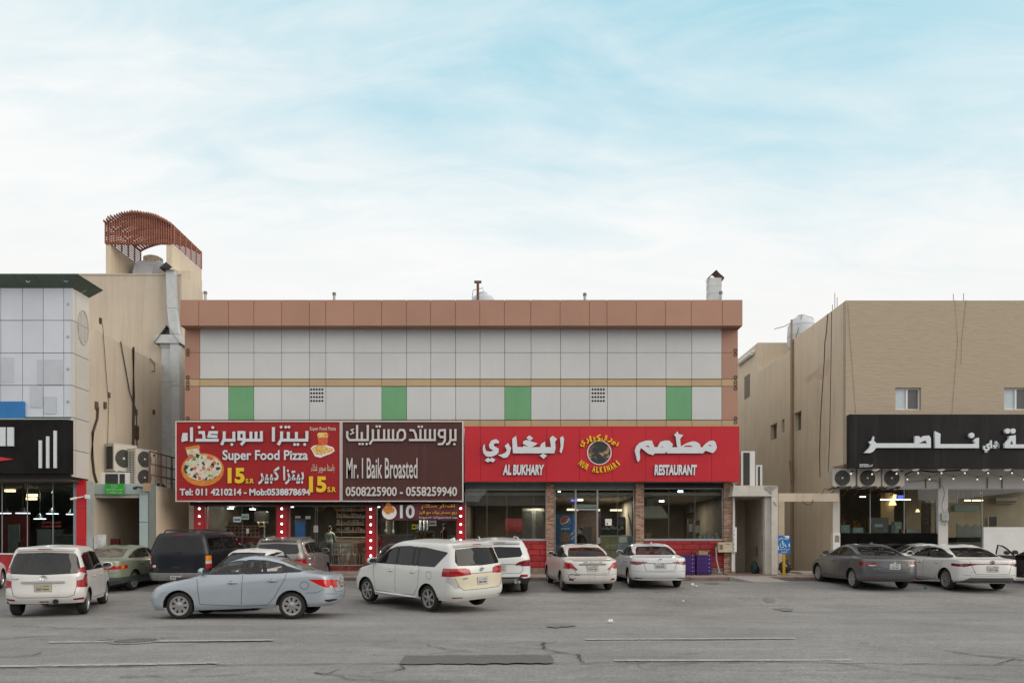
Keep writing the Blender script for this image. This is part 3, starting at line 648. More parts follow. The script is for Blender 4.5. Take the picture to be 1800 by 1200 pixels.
def build_signs():
 Y = 28.05
 face = mat('sign_red_vinyl', (.33, .016, .020), .5, var = .05, scale = 1.0, streak = .16, stain = (.40, .06, .055), spec = .25)
 frm = mat('sign_frame', (.66, .64, .62), .4, .3, var = .05)
 t, P = board('pizza_sign', 'red pizza shop sign with white Arabic lettering and a pizza picture', 310.5, 741.5, 597.5, 879.5, Y, .32, face, frm, .035)
 zc = ZC(300, 720, 6.665, Y); mb = MB()
 strokes(mb, zc, [[(207, 290), (163, 290), (155, 322), (207, 328)], [(134, 362), (207, 346)], [(252, 208), (252, 374)], [(335, 268), (392, 268), (402, 357)], [(300, 358), (570, 358)], [(562, 268), (468, 268), (456, 312), (556, 316)], [(636, 255), (634, 345), (604, 414)], [(632, 358), (768, 358)], [(748, 258), (748, 374)], [(868, 268), (808, 268), (806, 346), (868, 348)], [(868, 255), (868, 372), (832, 414)], [(872, 358), (1088, 358)], [(948, 258), (948, 372)], [(1008, 258), (1008, 372)], [(1070, 252), (1070, 374)], [(1211, 206), (1211, 374)], [(1308, 255), (1306, 345), (1266, 415)], [(1312, 358), (1620, 358)], [(1386, 262), (1386, 372)], [(1480, 262), (1480, 372)], [(1603, 252), (1603, 374)]], 34, Y, .06)
 dots(mb, zc, [(342, 208), (501, 209), (724, 408), (1300, 204), (1354, 205), (1391, 205), (1458, 408), (1496, 408), (1576, 408)], 17, Y, .06)
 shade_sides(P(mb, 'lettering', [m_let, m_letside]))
 letters(P, [lambda b:px_text(b, 'Super Food Pizza', 391.8, 790.8, 541.9, 813.6, Y, .045, .024), lambda b:px_text(b, 'بيتزا كبير', 454.5, 819.5, 534.8, 851.3, Y, .045, .028), lambda b:px_text(b, 'Tel: 011 4210214 - Mob:0538878694', 316.4, 858, 546, 870.6, Y, .03, .036)], m_let)
 letters(P, [lambda b:(px_text(b, '15', 400.8, 822, 430.8, 849.3, Y, .04, .045), px_text(b, 'S.R', 432.3, 840.8, 447, 849.3, Y, .04, .03)), lambda b:(px_text(b, '15', 543.6, 837, 574.3, 865, Y, .04, .045), px_text(b, 'S.R', 576, 855.5, 591, 864.5, Y, .04, .03))], m_yel, 'price_lettering')
 letters(P, [lambda b:px_text(b, 'Super Food Pasta', 544.7, 749.8, 590.5, 758, Y, .01, .012), lambda b:px_text(b, 'باستا سوبر غذاء', 547, 815, 588, 831, Y, .01, .012)], m_cream, 'small_lettering')
 # printed pizza: crust, topping, lifted slice
 crust = mat('pizza_crust', (.62, .22, .03), .6, var = .25, scale = 6); top = topping_mat('pizza_topping', [(0, (.62, .60, .48)), (.42, (.55, .50, .36)), (.55, (.55, .12, .07)), (.70, (.66, .64, .55)), (.82, (.03, .03, .03)), (.90, (.2, .3, .08))], 9)
 mb = MB(); zp = ZC(300, 720, 6.665, Y)
 mb.prism(zp(circ(375, 700, 250, 40, 192)), Y-.012, Y-.001, 0); mb.prism(zp(circ(378, 680, 222, 36, 150)), Y-.020, Y-.002, 1)
 mb.prism(zp([(172, 440), (330, 412), (352, 445), (178, 470)]), Y-.026, Y-.003, 0); mb.prism(zp([(182, 462), (340, 440), (352, 520), (330, 620), (215, 590)]), Y-.023, Y-.004, 1)
 P(mb, 'pizza_picture', [crust, top])
 mb = MB(); zp = ZC(560, 720, 6.665, Y)
 mb.prism(zp([(-92, 450), (-60, 420), (60, 400), (170, 440), (190, 480), (150, 510), (20, 560), (-40, 545)]), Y-.010, Y-.001, 2); mb.prism(zp([(-80, 450), (-10, 410), (80, 425), (165, 455), (175, 480), (30, 530), (-30, 520)]), Y-.016, Y-.002, 0)
 mb.prism(zp([(-10, 300), (110, 300), (105, 410), (0, 420)]), Y-.020, Y-.003, 1); mb.prism(zp([(-15, 290), (0, 268), (95, 265), (115, 290), (110, 325), (-5, 325)]), Y-.024, Y-.004, 0)
 P(mb, 'pasta_picture', [topping_mat('pasta_yellow', [(0, (.72, .46, .12)), (.5, (.78, .58, .22)), (.8, (.5, .2, .04))], 22), mat('cup_red', (.6, .1, .03), .5, var = .3, scale = 12), m_paper])
 # ---- brown broasted-chicken sign
 face = mat('sign_brown_vinyl', (.078, .030, .027), .5, spec = .25, var = .06, scale = 1.0, streak = .22, stain = (.16, .085, .08))
 t, P = board('broasted_sign', 'dark brown broasted chicken shop sign with white Arabic lettering and phone numbers', 602, 741.5, 812.5, 879.5, Y, .32, face, frm, .035)
 zc = ZC(560, 720, 6.665, Y); mb = MB()
 strokes(mb, zc, [[(340, 252), (340, 320), (362, 356), (468, 356)], [(455, 180), (455, 368)], ([(418, 228), (386, 238), (414, 272), (374, 290)], 15), [(455, 356), (592, 356)], [(510, 262), (510, 366)], [(580, 180), (580, 368)], [(640, 230), (640, 350), (600, 406)], [(645, 356), (945, 356)], [(705, 230), (705, 366)], [(772, 230), (772, 366)], [(824, 230), (824, 366)], [(876, 230), (876, 366)], [(930, 362), (930, 275), (956, 238), (1000, 240), (1016, 275), (1014, 330), (985, 356), (935, 356)], [(1068, 240), (1118, 244), (1140, 290), (1150, 356)], [(1062, 356), (1376, 356)], [(1196, 230), (1196, 366)], [(1252, 230), (1252, 366)], [(1308, 230), (1308, 366)], [(1364, 230), (1364, 368)], [(1484, 240), (1420, 244), (1408, 290), (1430, 322), (1484, 322)], [(1482, 228), (1482, 362), (1455, 402), (1400, 406)], [(1548, 230), (1548, 362), (1525, 400), (1496, 406)], [(1548, 356), (1616, 356)], [(1605, 228), (1605, 368)]], 25, Y, .06)
 dots(mb, zc, [(484, 402), (520, 402), (567, 402), (684, 197), (720, 197), (1176, 200), (1212, 200), (1592, 404)], 13, Y, .06, sq = True)
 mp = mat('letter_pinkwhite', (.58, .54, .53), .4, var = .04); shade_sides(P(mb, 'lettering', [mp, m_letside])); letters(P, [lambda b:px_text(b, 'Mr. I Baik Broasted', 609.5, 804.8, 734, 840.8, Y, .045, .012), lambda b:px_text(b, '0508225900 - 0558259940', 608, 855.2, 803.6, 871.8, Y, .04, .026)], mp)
 # ---- big red restaurant sign
 Y = 28.35
 face = mat('sign_red_panel', (.50, .020, .032), .45, var = .08, scale = .7, streak = .22, stain = (.44, .06, .065), spec = .3)
 t, P = board('restaurant_sign', 'long bright red restaurant sign with raised white Arabic lettering and a round picture', 816.8, 748.8, 1300, 846, Y, .4, face, None, panels = [844.6, 903.5, 961, 1018.5, 1077, 1135, 1193.5, 1251])
 zc = ZC(800, 730, 6.923, Y); mb = MB(); k = 0
 for pl in([(1275, 272), (1308, 254), (1325, 287), (1312, 400), (1290, 466), (1270, 440), (1283, 380)], [(695, 287), (740, 250), (748, 292), (757, 386), (822, 388), (835, 372), (893, 384), (822, 345), (832, 315), (868, 300), (1003, 342), (975, 365), (930, 388), (1030, 388), (1045, 350), (1092, 318), (1099, 387), (1166, 388), (1150, 280), (1185, 249), (1240, 290), (1215, 322), (1222, 400), (1204, 463), (704, 463), (699, 400)], [(865, 275), (905, 244), (949, 280), (910, 314)], [(1029, 490), (1072, 464), (1117, 490), (1075, 531)], [(604, 372), (645, 338), (681, 400), (664, 470), (635, 512), (590, 520), (518, 480), (560, 478), (612, 455), (630, 425)], [(345, 365), (362, 352), (366, 405), (382, 436), (430, 442), (468, 430), (420, 400), (412, 360), (440, 308), (500, 290), (536, 318), (532, 344), (490, 340), (470, 356), (478, 376), (530, 405), (530, 450), (500, 482), (440, 506), (380, 500), (345, 460), (337, 410)], [(359, 548), (405, 514), (425, 532), (447, 514), (493, 540), (460, 573), (430, 558), (400, 573)]):
  mb.prism(zc(pl), Y-.09-.001*k, Y-.001); k+=1
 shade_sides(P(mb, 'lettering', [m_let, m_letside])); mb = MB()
 zc = ZC(1060, 730, 6.923, Y)
 mb.prism(zc([(1198, 392), (1240, 345), (1290, 312), (1336, 308), (1362, 330), (1378, 390), (1362, 430), (1328, 460), (1240, 432), (1208, 463), (776, 463), (762, 444), (750, 463), (626, 463), (602, 486), (545, 468), (462, 402), (455, 396), (440, 442), (447, 530), (425, 570), (412, 555), (380, 430), (400, 375), (440, 335), (520, 308), (592, 308), (600, 340), (622, 388), (662, 386), (662, 372), (690, 325), (740, 308), (800, 308), (846, 355), (832, 388), (895, 390), (878, 262), (857, 243), (900, 194), (915, 230), (971, 240), (932, 287), (940, 378), (1010, 340), (1075, 318), (1120, 320), (1166, 345), (1184, 390)]), Y-.092, Y-.001)
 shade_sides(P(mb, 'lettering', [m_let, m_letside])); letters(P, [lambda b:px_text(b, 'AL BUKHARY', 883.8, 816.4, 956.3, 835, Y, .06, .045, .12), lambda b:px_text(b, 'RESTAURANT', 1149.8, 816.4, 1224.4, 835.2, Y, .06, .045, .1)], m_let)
 mb = MB()
 for q in([(962, 384), (1008, 366), (1062, 368), (1088, 384)], [(1272, 370), (1295, 357), (1318, 376)], [(512, 376), (545, 366), (562, 392)], [(690, 386), (722, 378), (728, 388)]):mb.prism(zc(q), Y-.096, Y-.0935)
 P(mb, 'letter_counter', face)
 # round portrait picture and the arc of yellow letters
 cx, cz = S(1053.4, 795.4, Y); r = 21.4*Y/FOC
 mb = MB(); mb.lathe([(r, 0), (r, -.03), (r*.93, -.035), (r*.93, -.02)], (cx, Y, cz), 'y', 40); P(mb, 'picture_ring', m_whitepaint)
 pm = bpy.data.materials.new('dark_picture'); N, Lk, b = nodes_of(pm); b.inputs['Roughness'].default_value = .5; tc = N.new('ShaderNodeTexCoord'); nz = N.new('ShaderNodeTexNoise'); nz.inputs['Scale'].default_value = 3.2; nz.inputs['Detail'].default_value = 4; nz.inputs['Distortion'].default_value = .8
 Lk.new(tc.outputs['Object'], nz.inputs['Vector']); rp = N.new('ShaderNodeValToRGB'); rp.color_ramp.elements[0].position = .50; rp.color_ramp.elements[0].color = (.022, .024, .024, 1); rp.color_ramp.elements[1].position = .64; rp.color_ramp.elements[1].color = (.42, .30, .17, 1); e = rp.color_ramp.elements.new(.56); e.color = (.10, .06, .045, 1); Lk.new(nz.outputs[0], rp.inputs[0]); Lk.new(rp.outputs[0], b.inputs['Base Color'])
 mb = MB(); mb.disc((cx, Y-.018, cz), r*.935, 'y', 40); P(mb, 'round_picture', pm)
 mb = MB(); u = Y/FOC
 def arc_piece(s, ang, rad, w, h, c_px, up):
  V, F = text_mesh(s, .035, 0); lo, hi = V.min(0), V.max(0); c0, c1 = S(c_px[0], c_px[1], Y); ca, sa = math.cos(ang), math.sin(ang)
  out = []
  for p in V:
   lx = (p[0]-(lo[0]+hi[0])/2)/(hi[0]-lo[0])*w*u; lz = (p[1]-(lo[1]+hi[1])/2)/(hi[1]-lo[1])*h*u
   if up:bx, bz = math.sin(ang)*rad*u, math.cos(ang)*rad*u; out.append((c0+bx+lx*ca+lz*sa, Y-.07+(.5-p[2])*.06, c1+bz-lx*sa+lz*ca))
   else:bx, bz = math.sin(ang)*rad*u, -math.cos(ang)*rad*u; out.append((c0+bx+lx*ca-lz*sa, Y-.07+(.5-p[2])*.06, c1+bz+lx*sa+lz*ca))
  mb.add(out, F)
 word = 'NUR ALKINARI'; n = len(word)
 for k, ch in enumerate(word):
  if ch!=' ':arc_piece(ch, (-.72+1.44*k/(n-1)), 49, 4.9 if ch!='I' else 2.4, 10.5, (1053.3, 776.5), False)
 P(mb, 'arched_lettering', m_yel); mb = MB()
 for s, a, w, h in(('ي', -.72, 10, 11), ('ر', -.50, 6, 9), ('كنا', -.16, 21, 11), ('ال', .20, 9, 12), ('ر', .44, 7, 9), ('نو', .68, 12, 10)):arc_piece(s, a, 44, w, h, (1053.3, 813.5), True)
 P(mb, 'arched_lettering', m_yel)
 # ---- hanging cloth banner below the brown sign
 Y = 28.3; a = RC(668.5, 883.5, 806, 914, Y); t = thing('banner', 'maroon cloth banner showing fried chicken and the number 10, tied under the brown sign', 'banner', (a[0], Y, a[2])); off = Vector(t.location)
 mb = MB(); nx, nz_ = 40, 12; v = []
 def cloth(u_, w_):return Y-.03+.035*math.sin(u_*9)*w_+.02*math.sin(u_*23+w_*3), -.05*(math.sin(u_*math.pi*2%math.pi))*(1 if w_>.99 else 0)
 for j in range(nz_+1):
  for i in range(nx+1):
   u_, w_ = i/nx, j/nz_; yy, dz = cloth(u_, w_); v.append((a[0]+(a[1]-a[0])*u_+(.10*(1-w_) if i==0 else 0), yy, a[2]+(a[3]-a[2])*w_-.07*abs(math.sin(u_*math.pi*2))*w_**2))
 mb.add(v, [(j*(nx+1)+i, j*(nx+1)+i+1, (j+1)*(nx+1)+i+1, (j+1)*(nx+1)+i) for j in range(nz_) for i in range(nx)], 0, True)
 mb.build('cloth', mat('banner_maroon', (.11, .022, .03), .7, var = .12, scale = 2), t, loc = -off)
 mb = MB(); px_text(mb, '10', 703, 887, 729, 910.5, Y-.07, .006, .03); px_text(mb, 'يوجد لدينا جميع أنواع السمبوسة', 736.5, 906.5, 804, 911.5, Y-.07, .006, .02); mb.build('lettering', m_let, t, loc = -off)
 mb = MB(); px_text(mb, 'افطار صائم', 741, 885.5, 799.5, 894.5, Y-.07, .006, .02); px_text(mb, 'ربع مستر بيك مع الرز', 736.5, 897.5, 803, 904.5, Y-.07, .006, .02); mb.build('coloured_lettering', mat('banner_orange', (.78, .38, .02), .5, var = .1), t, loc = -off)
 mb = MB(); zp = ZC(640, 870, 9, Y-.07); mb.prism(zp(circ(400, 270, 115, 30, 112)), Y-.076, Y-.07, 0)
 for c in((385, 150, 40), (345, 225, 45), (410, 205, 50), (440, 235, 45), (380, 255, 50)):mb.prism(zp(circ(c[0], c[1], c[2], 14, c[2]*.95)), Y-.080-c[0]*1e-5, Y-.0765, 1)
 mb.build('chicken_picture', [m_paper, mat('fried_chicken', (.62, .22, .04), .6, var = .4, scale = 14)], t, loc = -off)
 # ---- signs of the neighbours
 Y = 25.68
 face = mat('sign_black_vinyl', (.009, .0085, .0085), .5, spec = .12, var = .5, scale = 1.2, streak = .12, stain = (.05, .045, .045))
 x0, x1, z0, z1 = RC(-90, 737, 118.5, 832, Y); t = thing('coffee_shop_sign', 'black sign box with white bars on the grey panelled building', 'sign', (x0, Y, z0)); off = Vector(t.location)
 mb = MB(); mb.box(x0, x1, Y, 26.03, z0, z1); mb.box(x0, x1+.03, Y+.05, 26.03, z1+.001, z1+.05, 1); mb.build('face_panel', [face, mat('sign_top_green', (.35, .42, .40), .5, var = .1)], t, loc = -off)
 mb = MB()
 for px, py in((72, 774), (85, 767), (98, 757)):a = RC(px-2.3, py, px+2.3, 822.5, Y); mb.box(a[0], a[1], Y-.06, Y-.001, a[2], a[3])
 for px0, px1, py0 in((14.5, 25, 751), (-4, 11, 751)):a = RC(px0, py0, px1, 784, Y); mb.box(a[0], a[1], Y-.06, Y-.001, a[2], a[3])
 a = RC(-30, 776, -4, 784, Y); mb.box(a[0], a[1]-.001, Y-.06, Y-.001, a[2], a[3])
 mb.build('lettering', m_let, t, loc = -off)
 mb = MB(); zc = ZC(0, 640, 3.75, Y); mb.prism(zc([(-60, 608), (0, 610), (95, 626), (0, 638), (-60, 640)]), Y-.03, Y-.001); mb.build('red_arrow', m_redpaint, t, loc = -off)
 a = RC(-60, 705.5, 42.5, 735, 26.0); mb = MB(); mb.box(a[0], a[1], 25.97, 26.06, a[2], a[3]); tag(mb.build('blue_sign', mat('sign_blue', (.008, .15, .40), .4, var = .08, scale = 2)), 'plain blue sign panel above the black coffee shop sign', 'sign')
 # green plate on the entrance portal
 Y = 27.38; a = RC(184.5, 849.5, 217, 868.5, Y); t = thing('green_sign', 'small bright green plate with white writing on the grey portal beam', 'sign', (a[0], Y, a[2])); off = Vector(t.location)
 mb = MB(); mb.box(a[0], a[1], Y, Y+.04, a[2], a[3]); mb.build('plate', mat('sign_green', (.02, .36, .03), .5, var = .06), t, loc = -off)
 mb = MB(); px_text(mb, 'مفتوحة', 195, 851.5, 206, 854, Y, .006, .01); px_text(mb, 'للجميع', 195.5, 855.3, 206, 857.5, Y, .006, .01); px_text(mb, 'قهوتي من الاجود للقهوة', 187, 858.5, 215, 862, Y, .006, .01); px_text(mb, 'قهوة - 055858 - 2', 188, 864.2, 214, 866.6, Y, .006, .01); mb.build('lettering', m_let, t, loc = -off)
build_signs()
# ------------------------------------------------------------------ left neighbour: grey panelled shop building
def YX(px, X):return X*FOC/(px-CXP)
def zat(py, Y):return EYE-(py-HZP)*Y/FOC
m_greypanel = mat('panel_grey', (.55, .585, .65), .38, var = .06, scale = .55, island = .04, streak = .16, stain = (.40, .42, .47))
m_sidelitpanel = mat('panel_sidelit', (.55, .53, .50), .4, var = .06, scale = .6, island = .05, streak = .2, stain = (.42, .40, .36))  # the grey cladding again, with warm sidelight put into its colour
m_canopy = mat('canopy_green', (.085, .125, .095), .45, var = .1, scale = 2, streak = .15)
AX, AY = -15.5, 26.07
def build_left():
 t = thing('panelled_building', 'grey panelled shop building with a dark green flared cornice', 'building', (0, 0, 0)); g = .022
 X = lambda p:S(p, 0, AY)[0]; Z = lambda p:S(0, p, AY)[1]
 mb = MB(); mb.box(-32, AX-.06, AY+.05, 27.1, Z(845), Z(506)); mb.build('wall', m_joint, t)
 xs = [-36*2-36, -72, -35.5, 1.3, 39.5, 76, 112, 127]; ys = [506, 563, 620, 677, 733]
 rnd = random.Random(8); mb = MB(); v = []
 for a, b in zip(xs, xs[1:]):
  for c, d in zip(ys, ys[1:]):yy = AY+rnd.uniform(-.005, .005); mb.box(X(a)+g/2, X(b)-g/2, yy, AY+.05, Z(d)+g/2, Z(c)-g/2)
 mb.build('cladding', m_greypanel, t)
 # cleaner patches where older signs hung
 for a, b, c, d in((3, 25, 628, 672), (66, 74, 632, 676), (78, 110, 632, 676), (54, 75, 679, 716), (78, 99, 697, 727)):mb = MB(); mb.box(X(a), X(b), AY-.0135, AY-.006, Z(d), Z(c)); mb.build('faded_patch', mat('panel_faded', (.47, .50, .55), .42, var = .06), t)
 mb = MB()
 for yy in(535, 592, 649, 706):mb.disc((X(119.5), AY-.008, Z(yy)), .055, 'y', 12)
 mb.build('rosette', mat('rosette_grey', (.33, .34, .36), .5, var = .3, scale = 30), t)
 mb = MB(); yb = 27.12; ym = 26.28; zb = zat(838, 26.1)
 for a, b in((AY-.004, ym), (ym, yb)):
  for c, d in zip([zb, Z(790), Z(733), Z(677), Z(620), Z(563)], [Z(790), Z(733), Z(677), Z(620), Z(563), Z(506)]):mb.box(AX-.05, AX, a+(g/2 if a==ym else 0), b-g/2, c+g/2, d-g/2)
 p = mb.build('side_cladding', m_sidelitpanel, t)
 mb = MB(); cy, cz_, r = 26.72, zat(576, 26.72), .62
 ring = [(AX+.012, cy+.33*math.cos(k*.314), cz_+r*math.sin(k*.314)) for k in range(21)]; mb.tube(ring, .014, 5)
 for k in range(-3, 4):yy = cy+k*.085; h = r*math.sqrt(max(0, 1-(k*.085/.34)**2))*.9; mb.box(AX, AX+.012, yy-.012, yy+.012, cz_-h, cz_+h)
 mb.build('emblem', mat('emblem_grey', (.40, .38, .36), .6, var = .1), p)
 # flared cornice
 zi, zo = Z(506), zat(481.5, 25.5); o = .52; xo = AX+o; yo = AY-o; mb = MB(); segs = [X(q) for q in xs]
 for a, b in zip(segs, segs[1:]):
  bb = b-.008; k0 = a+.008; sh = o if b==segs[-1] else 0
  mb.add([(k0, AY, zi), (bb, AY, zi), (bb+sh, yo, zo), (k0, yo, zo)], [(3, 2, 1, 0)])
 for a, b in((AY, 26.6), (26.6, 27.12)):mb.add([(AX, a+.008, zi), (AX, b-.008, zi), (xo, b-.008, zo), (xo, (a if a>AY else yo)+.008, zo)], [(3, 2, 1, 0)])
 mb.add([(segs[0], yo, zo), (xo, yo, zo), (xo, 27.12, zo), (segs[0], 27.12, zo)], [(0, 1, 2, 3)]); mb.add([(segs[0], yo, zo), (xo, yo, zo), (xo, yo, zo+.03), (segs[0], yo, zo+.03)], [(0, 1, 2, 3)])
 mb.add([(AX, 27.12, zi), (xo, 27.12, zo), (AX, 27.12, zo)], [(0, 1, 2)])
 c = mb.build('cornice', m_canopy, t)
 for px, py in((50.5, 494), (117, 493)):mb = MB(); x, z = S(px, py, 25.8); mb.lathe([(.07, -.04), (.07, .0), (.03, .0)], (x, 25.78, z), 'y', 14); mb.build('spotlight', mat('spot_ring', (.5, .52, .5), .4, var = 0), c)
 # shop front: soffit, glass, red columns, base
 mb = MB(); mb.box(-32, AX, AY+.02, 26.98, zb-.06, zb-.002); s = mb.build('soffit', m_black, t)
 for px, py, w in((20, 832.5, 8), (41, 837, 11), (88, 835.5, 6), (103, 836.8, 11)):
  x, z = S(px, py, 26.3); mb = MB(); mb.lathe([(.11, -.012), (.10, -.02), (.0, -.02)], (x, 26.35, zb-.06), 'z', 14); mb.build('downlight', m_lampy if px<30 else mat('lamp_off', (.55, .5, .42), .4, var = 0), s)
 GY = 26.95; x0 = -32
 mb = MB(); a = RC(134, 838, 149.5, 1010, 26.6); mb.box(a[0], a[1], 26.6, 26.69, .5, zb-.06);
 for z in(zat(893, 26.6), zat(948, 26.6)):mb.box(a[0]-.004, a[1]+.004, 26.594, 26.695, z-.012, z+.012, 1)
 mb.build('column', [m_redpaint, mat('column_joint', (.3, .01, .015), .5, var = 0)], t)
 mb = MB(); mb.box(AX-.35, AX+.09, 26.72, 27.24, .5, zb-.065); mb.build('grey_jamb', mat('jamb_grey', (.34, .37, .38), .5, var = .1, streak = .1), t)
 zs = zat(974, GY); mb = MB(); mb.box(x0, a[0], GY-.08, GY+.15, .5, zs); mb.build('knee_wall', mat('base_red', (.36, .02, .022), .5, var = .15, streak = .2), t)
 mb = MB(); mb.box(x0, a[0], GY-.1, GY+.15, zs, zs+.05); mb.build('sill', m_whitepaint, t)
 mb = MB()
 for px in(3.5, 48, 93, 132):xx = S(px, 0, GY)[0]; mb.box(xx-.012, xx+.012, GY, GY+.03, zs+.05, zb-.06)
 w = mb.build('window', m_alu, t); mb = MB(); mb.box(x0, a[0], GY+.01, GY+.02, zs+.05, zb-.06); mb.build('pane', glass('tinted_shop_glass', (.62, .66, .63), 1.0, 1.5, .015, .006), w)
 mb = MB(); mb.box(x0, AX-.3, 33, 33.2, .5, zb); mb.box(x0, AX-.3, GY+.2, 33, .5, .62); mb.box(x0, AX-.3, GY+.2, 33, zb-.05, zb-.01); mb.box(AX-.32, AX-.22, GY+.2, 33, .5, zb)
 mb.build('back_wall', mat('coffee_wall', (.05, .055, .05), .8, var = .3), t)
 mb = MB(); mb.box(-21.6, -20.2, 30.9, 31.0, .62, 3.2);
 for k in range(12):mb.box(-19.6, -18.8, 30.8, 30.9, .9+k*.16, .98+k*.16)
 mb.build('red_shelving', mat('coffee_red', (.16, .012, .014), .5, var = .2), t)
 # dome camera and white box on the red column
 tc_ = thing('security_camera', 'white security camera on the red column', 'camera', (a[0]+.1, 26.55, zat(875, 26.6))); mb = MB(); mb.box(-.02, .13, -.05, .04, -.07, .07); mb.build('junction_box', m_whitepaint, tc_, loc = (.28, 0, .05)); mb = MB(); mb.cyl((0, -.1, 0), (-.15, -.22, -.06), .04, n = 10); mb.cyl((0, -.1, 0), (.2, 0, .05), .02, n = 8); mb.build('camera_body', m_whitepaint, tc_)
 room_light((-18.5, 29.5, 3.9), 70, (.85, .95, 1))
 for px, py, ln in((40, 901.5, .5), (9, 901.7, .42), (92, 902.5, .42), (70, 911.5, .42), (127, 903.4, .42)):
  x, z = S(px, py, 29.5); q = thing('pendant_lamp', 'black pendant lamp with a cool white tube glowing behind the coffee shop glass', 'lamp', (x, 29.5, z), 'pendant lamps in the coffee shop'); mb = MB(); mb.box(-ln/2, ln/2, -.06, .06, -.015, .015); mb.build('tube', m_lampc, q)
  mb = MB(); mb.lathe([(ln*.38, .02), (.05, .22), (.012, .24), (.012, 4.12-z)], (0, 0, 0), 'z', 12); mb.build('lamp_shade', m_black, q)
 for px, py in((17.5, 862), (55.5, 876), (56.5, 870)):
  x, z = S(px, py, 30.5); q = thing('spotlight', 'warm yellow spotlight glowing on the coffee shop ceiling', 'lamp', (x, 30.5, z), 'warm spotlights in the coffee shop'); mb = MB(); mb.box(-.2, .2, -.05, .05, -.05, .05); mb.build('lamp', m_lampy, q); mb = MB(); mb.cyl((0, 0, .05), (0, 0, 4.2-z), .012, n = 6); mb.build('stem', m_black, q)
 return t
build_left()
def build_coffee_props():
# counter, oven and panels in the coffee shop
 x0, x1, z0, z1 = RC(14, 921, 33.5, 975, 28.2); t = thing('display_stand', 'pale door-high stand standing behind the coffee shop window', 'panel', ((x0+x1)/2, 28.2, .62)); mb = MB(); mb.box(-(x1-x0)/2, (x1-x0)/2, 0, .06, 0, z1-.62); mb.build('board', mat('pale_panel', (.42, .45, .44), .5, var = .1), t); mb = MB(); mb.box(.2, .26, -.03, 0, 1.0, 1.25); mb.build('handle', m_black, t)
 x0, x1, z0, z1 = RC(65, 932, 90, 958, 29.5); t = thing('pizza_oven', 'grey steel oven in the coffee shop behind the white car', 'oven', ((x0+x1)/2, 29.5, .62)); w = (x1-x0)/2; mb = MB(); mb.box(-w, w, 0, .8, 0, z1-.62); mb.box(-w*1.05, w*1.05, -.05, .85, z1-.62, z1-.57); mb.build('body', m_steel, t); mb = MB(); mb.box(-w*.75, w*.75, -.03, 0, .45, .95); mb.build('door', m_black, t)
 x0, x1, z0, z1 = RC(98, 941, 131, 958, 28.6); t = thing('counter', 'low grey counter at the right of the coffee shop window', 'counter', ((x0+x1)/2, 28.6, .62)); w = (x1-x0)/2; mb = MB(); mb.box(-w, w, 0, .7, 0, z1-.62); mb.build('body', mat('counter_grey', (.17, .19, .19), .5, var = .2), t); mb = MB(); mb.box(-w*1.04, w*1.04, -.06, .75, z1-.62, z1-.56); mb.build('top', m_alu, t)
build_coffee_props()
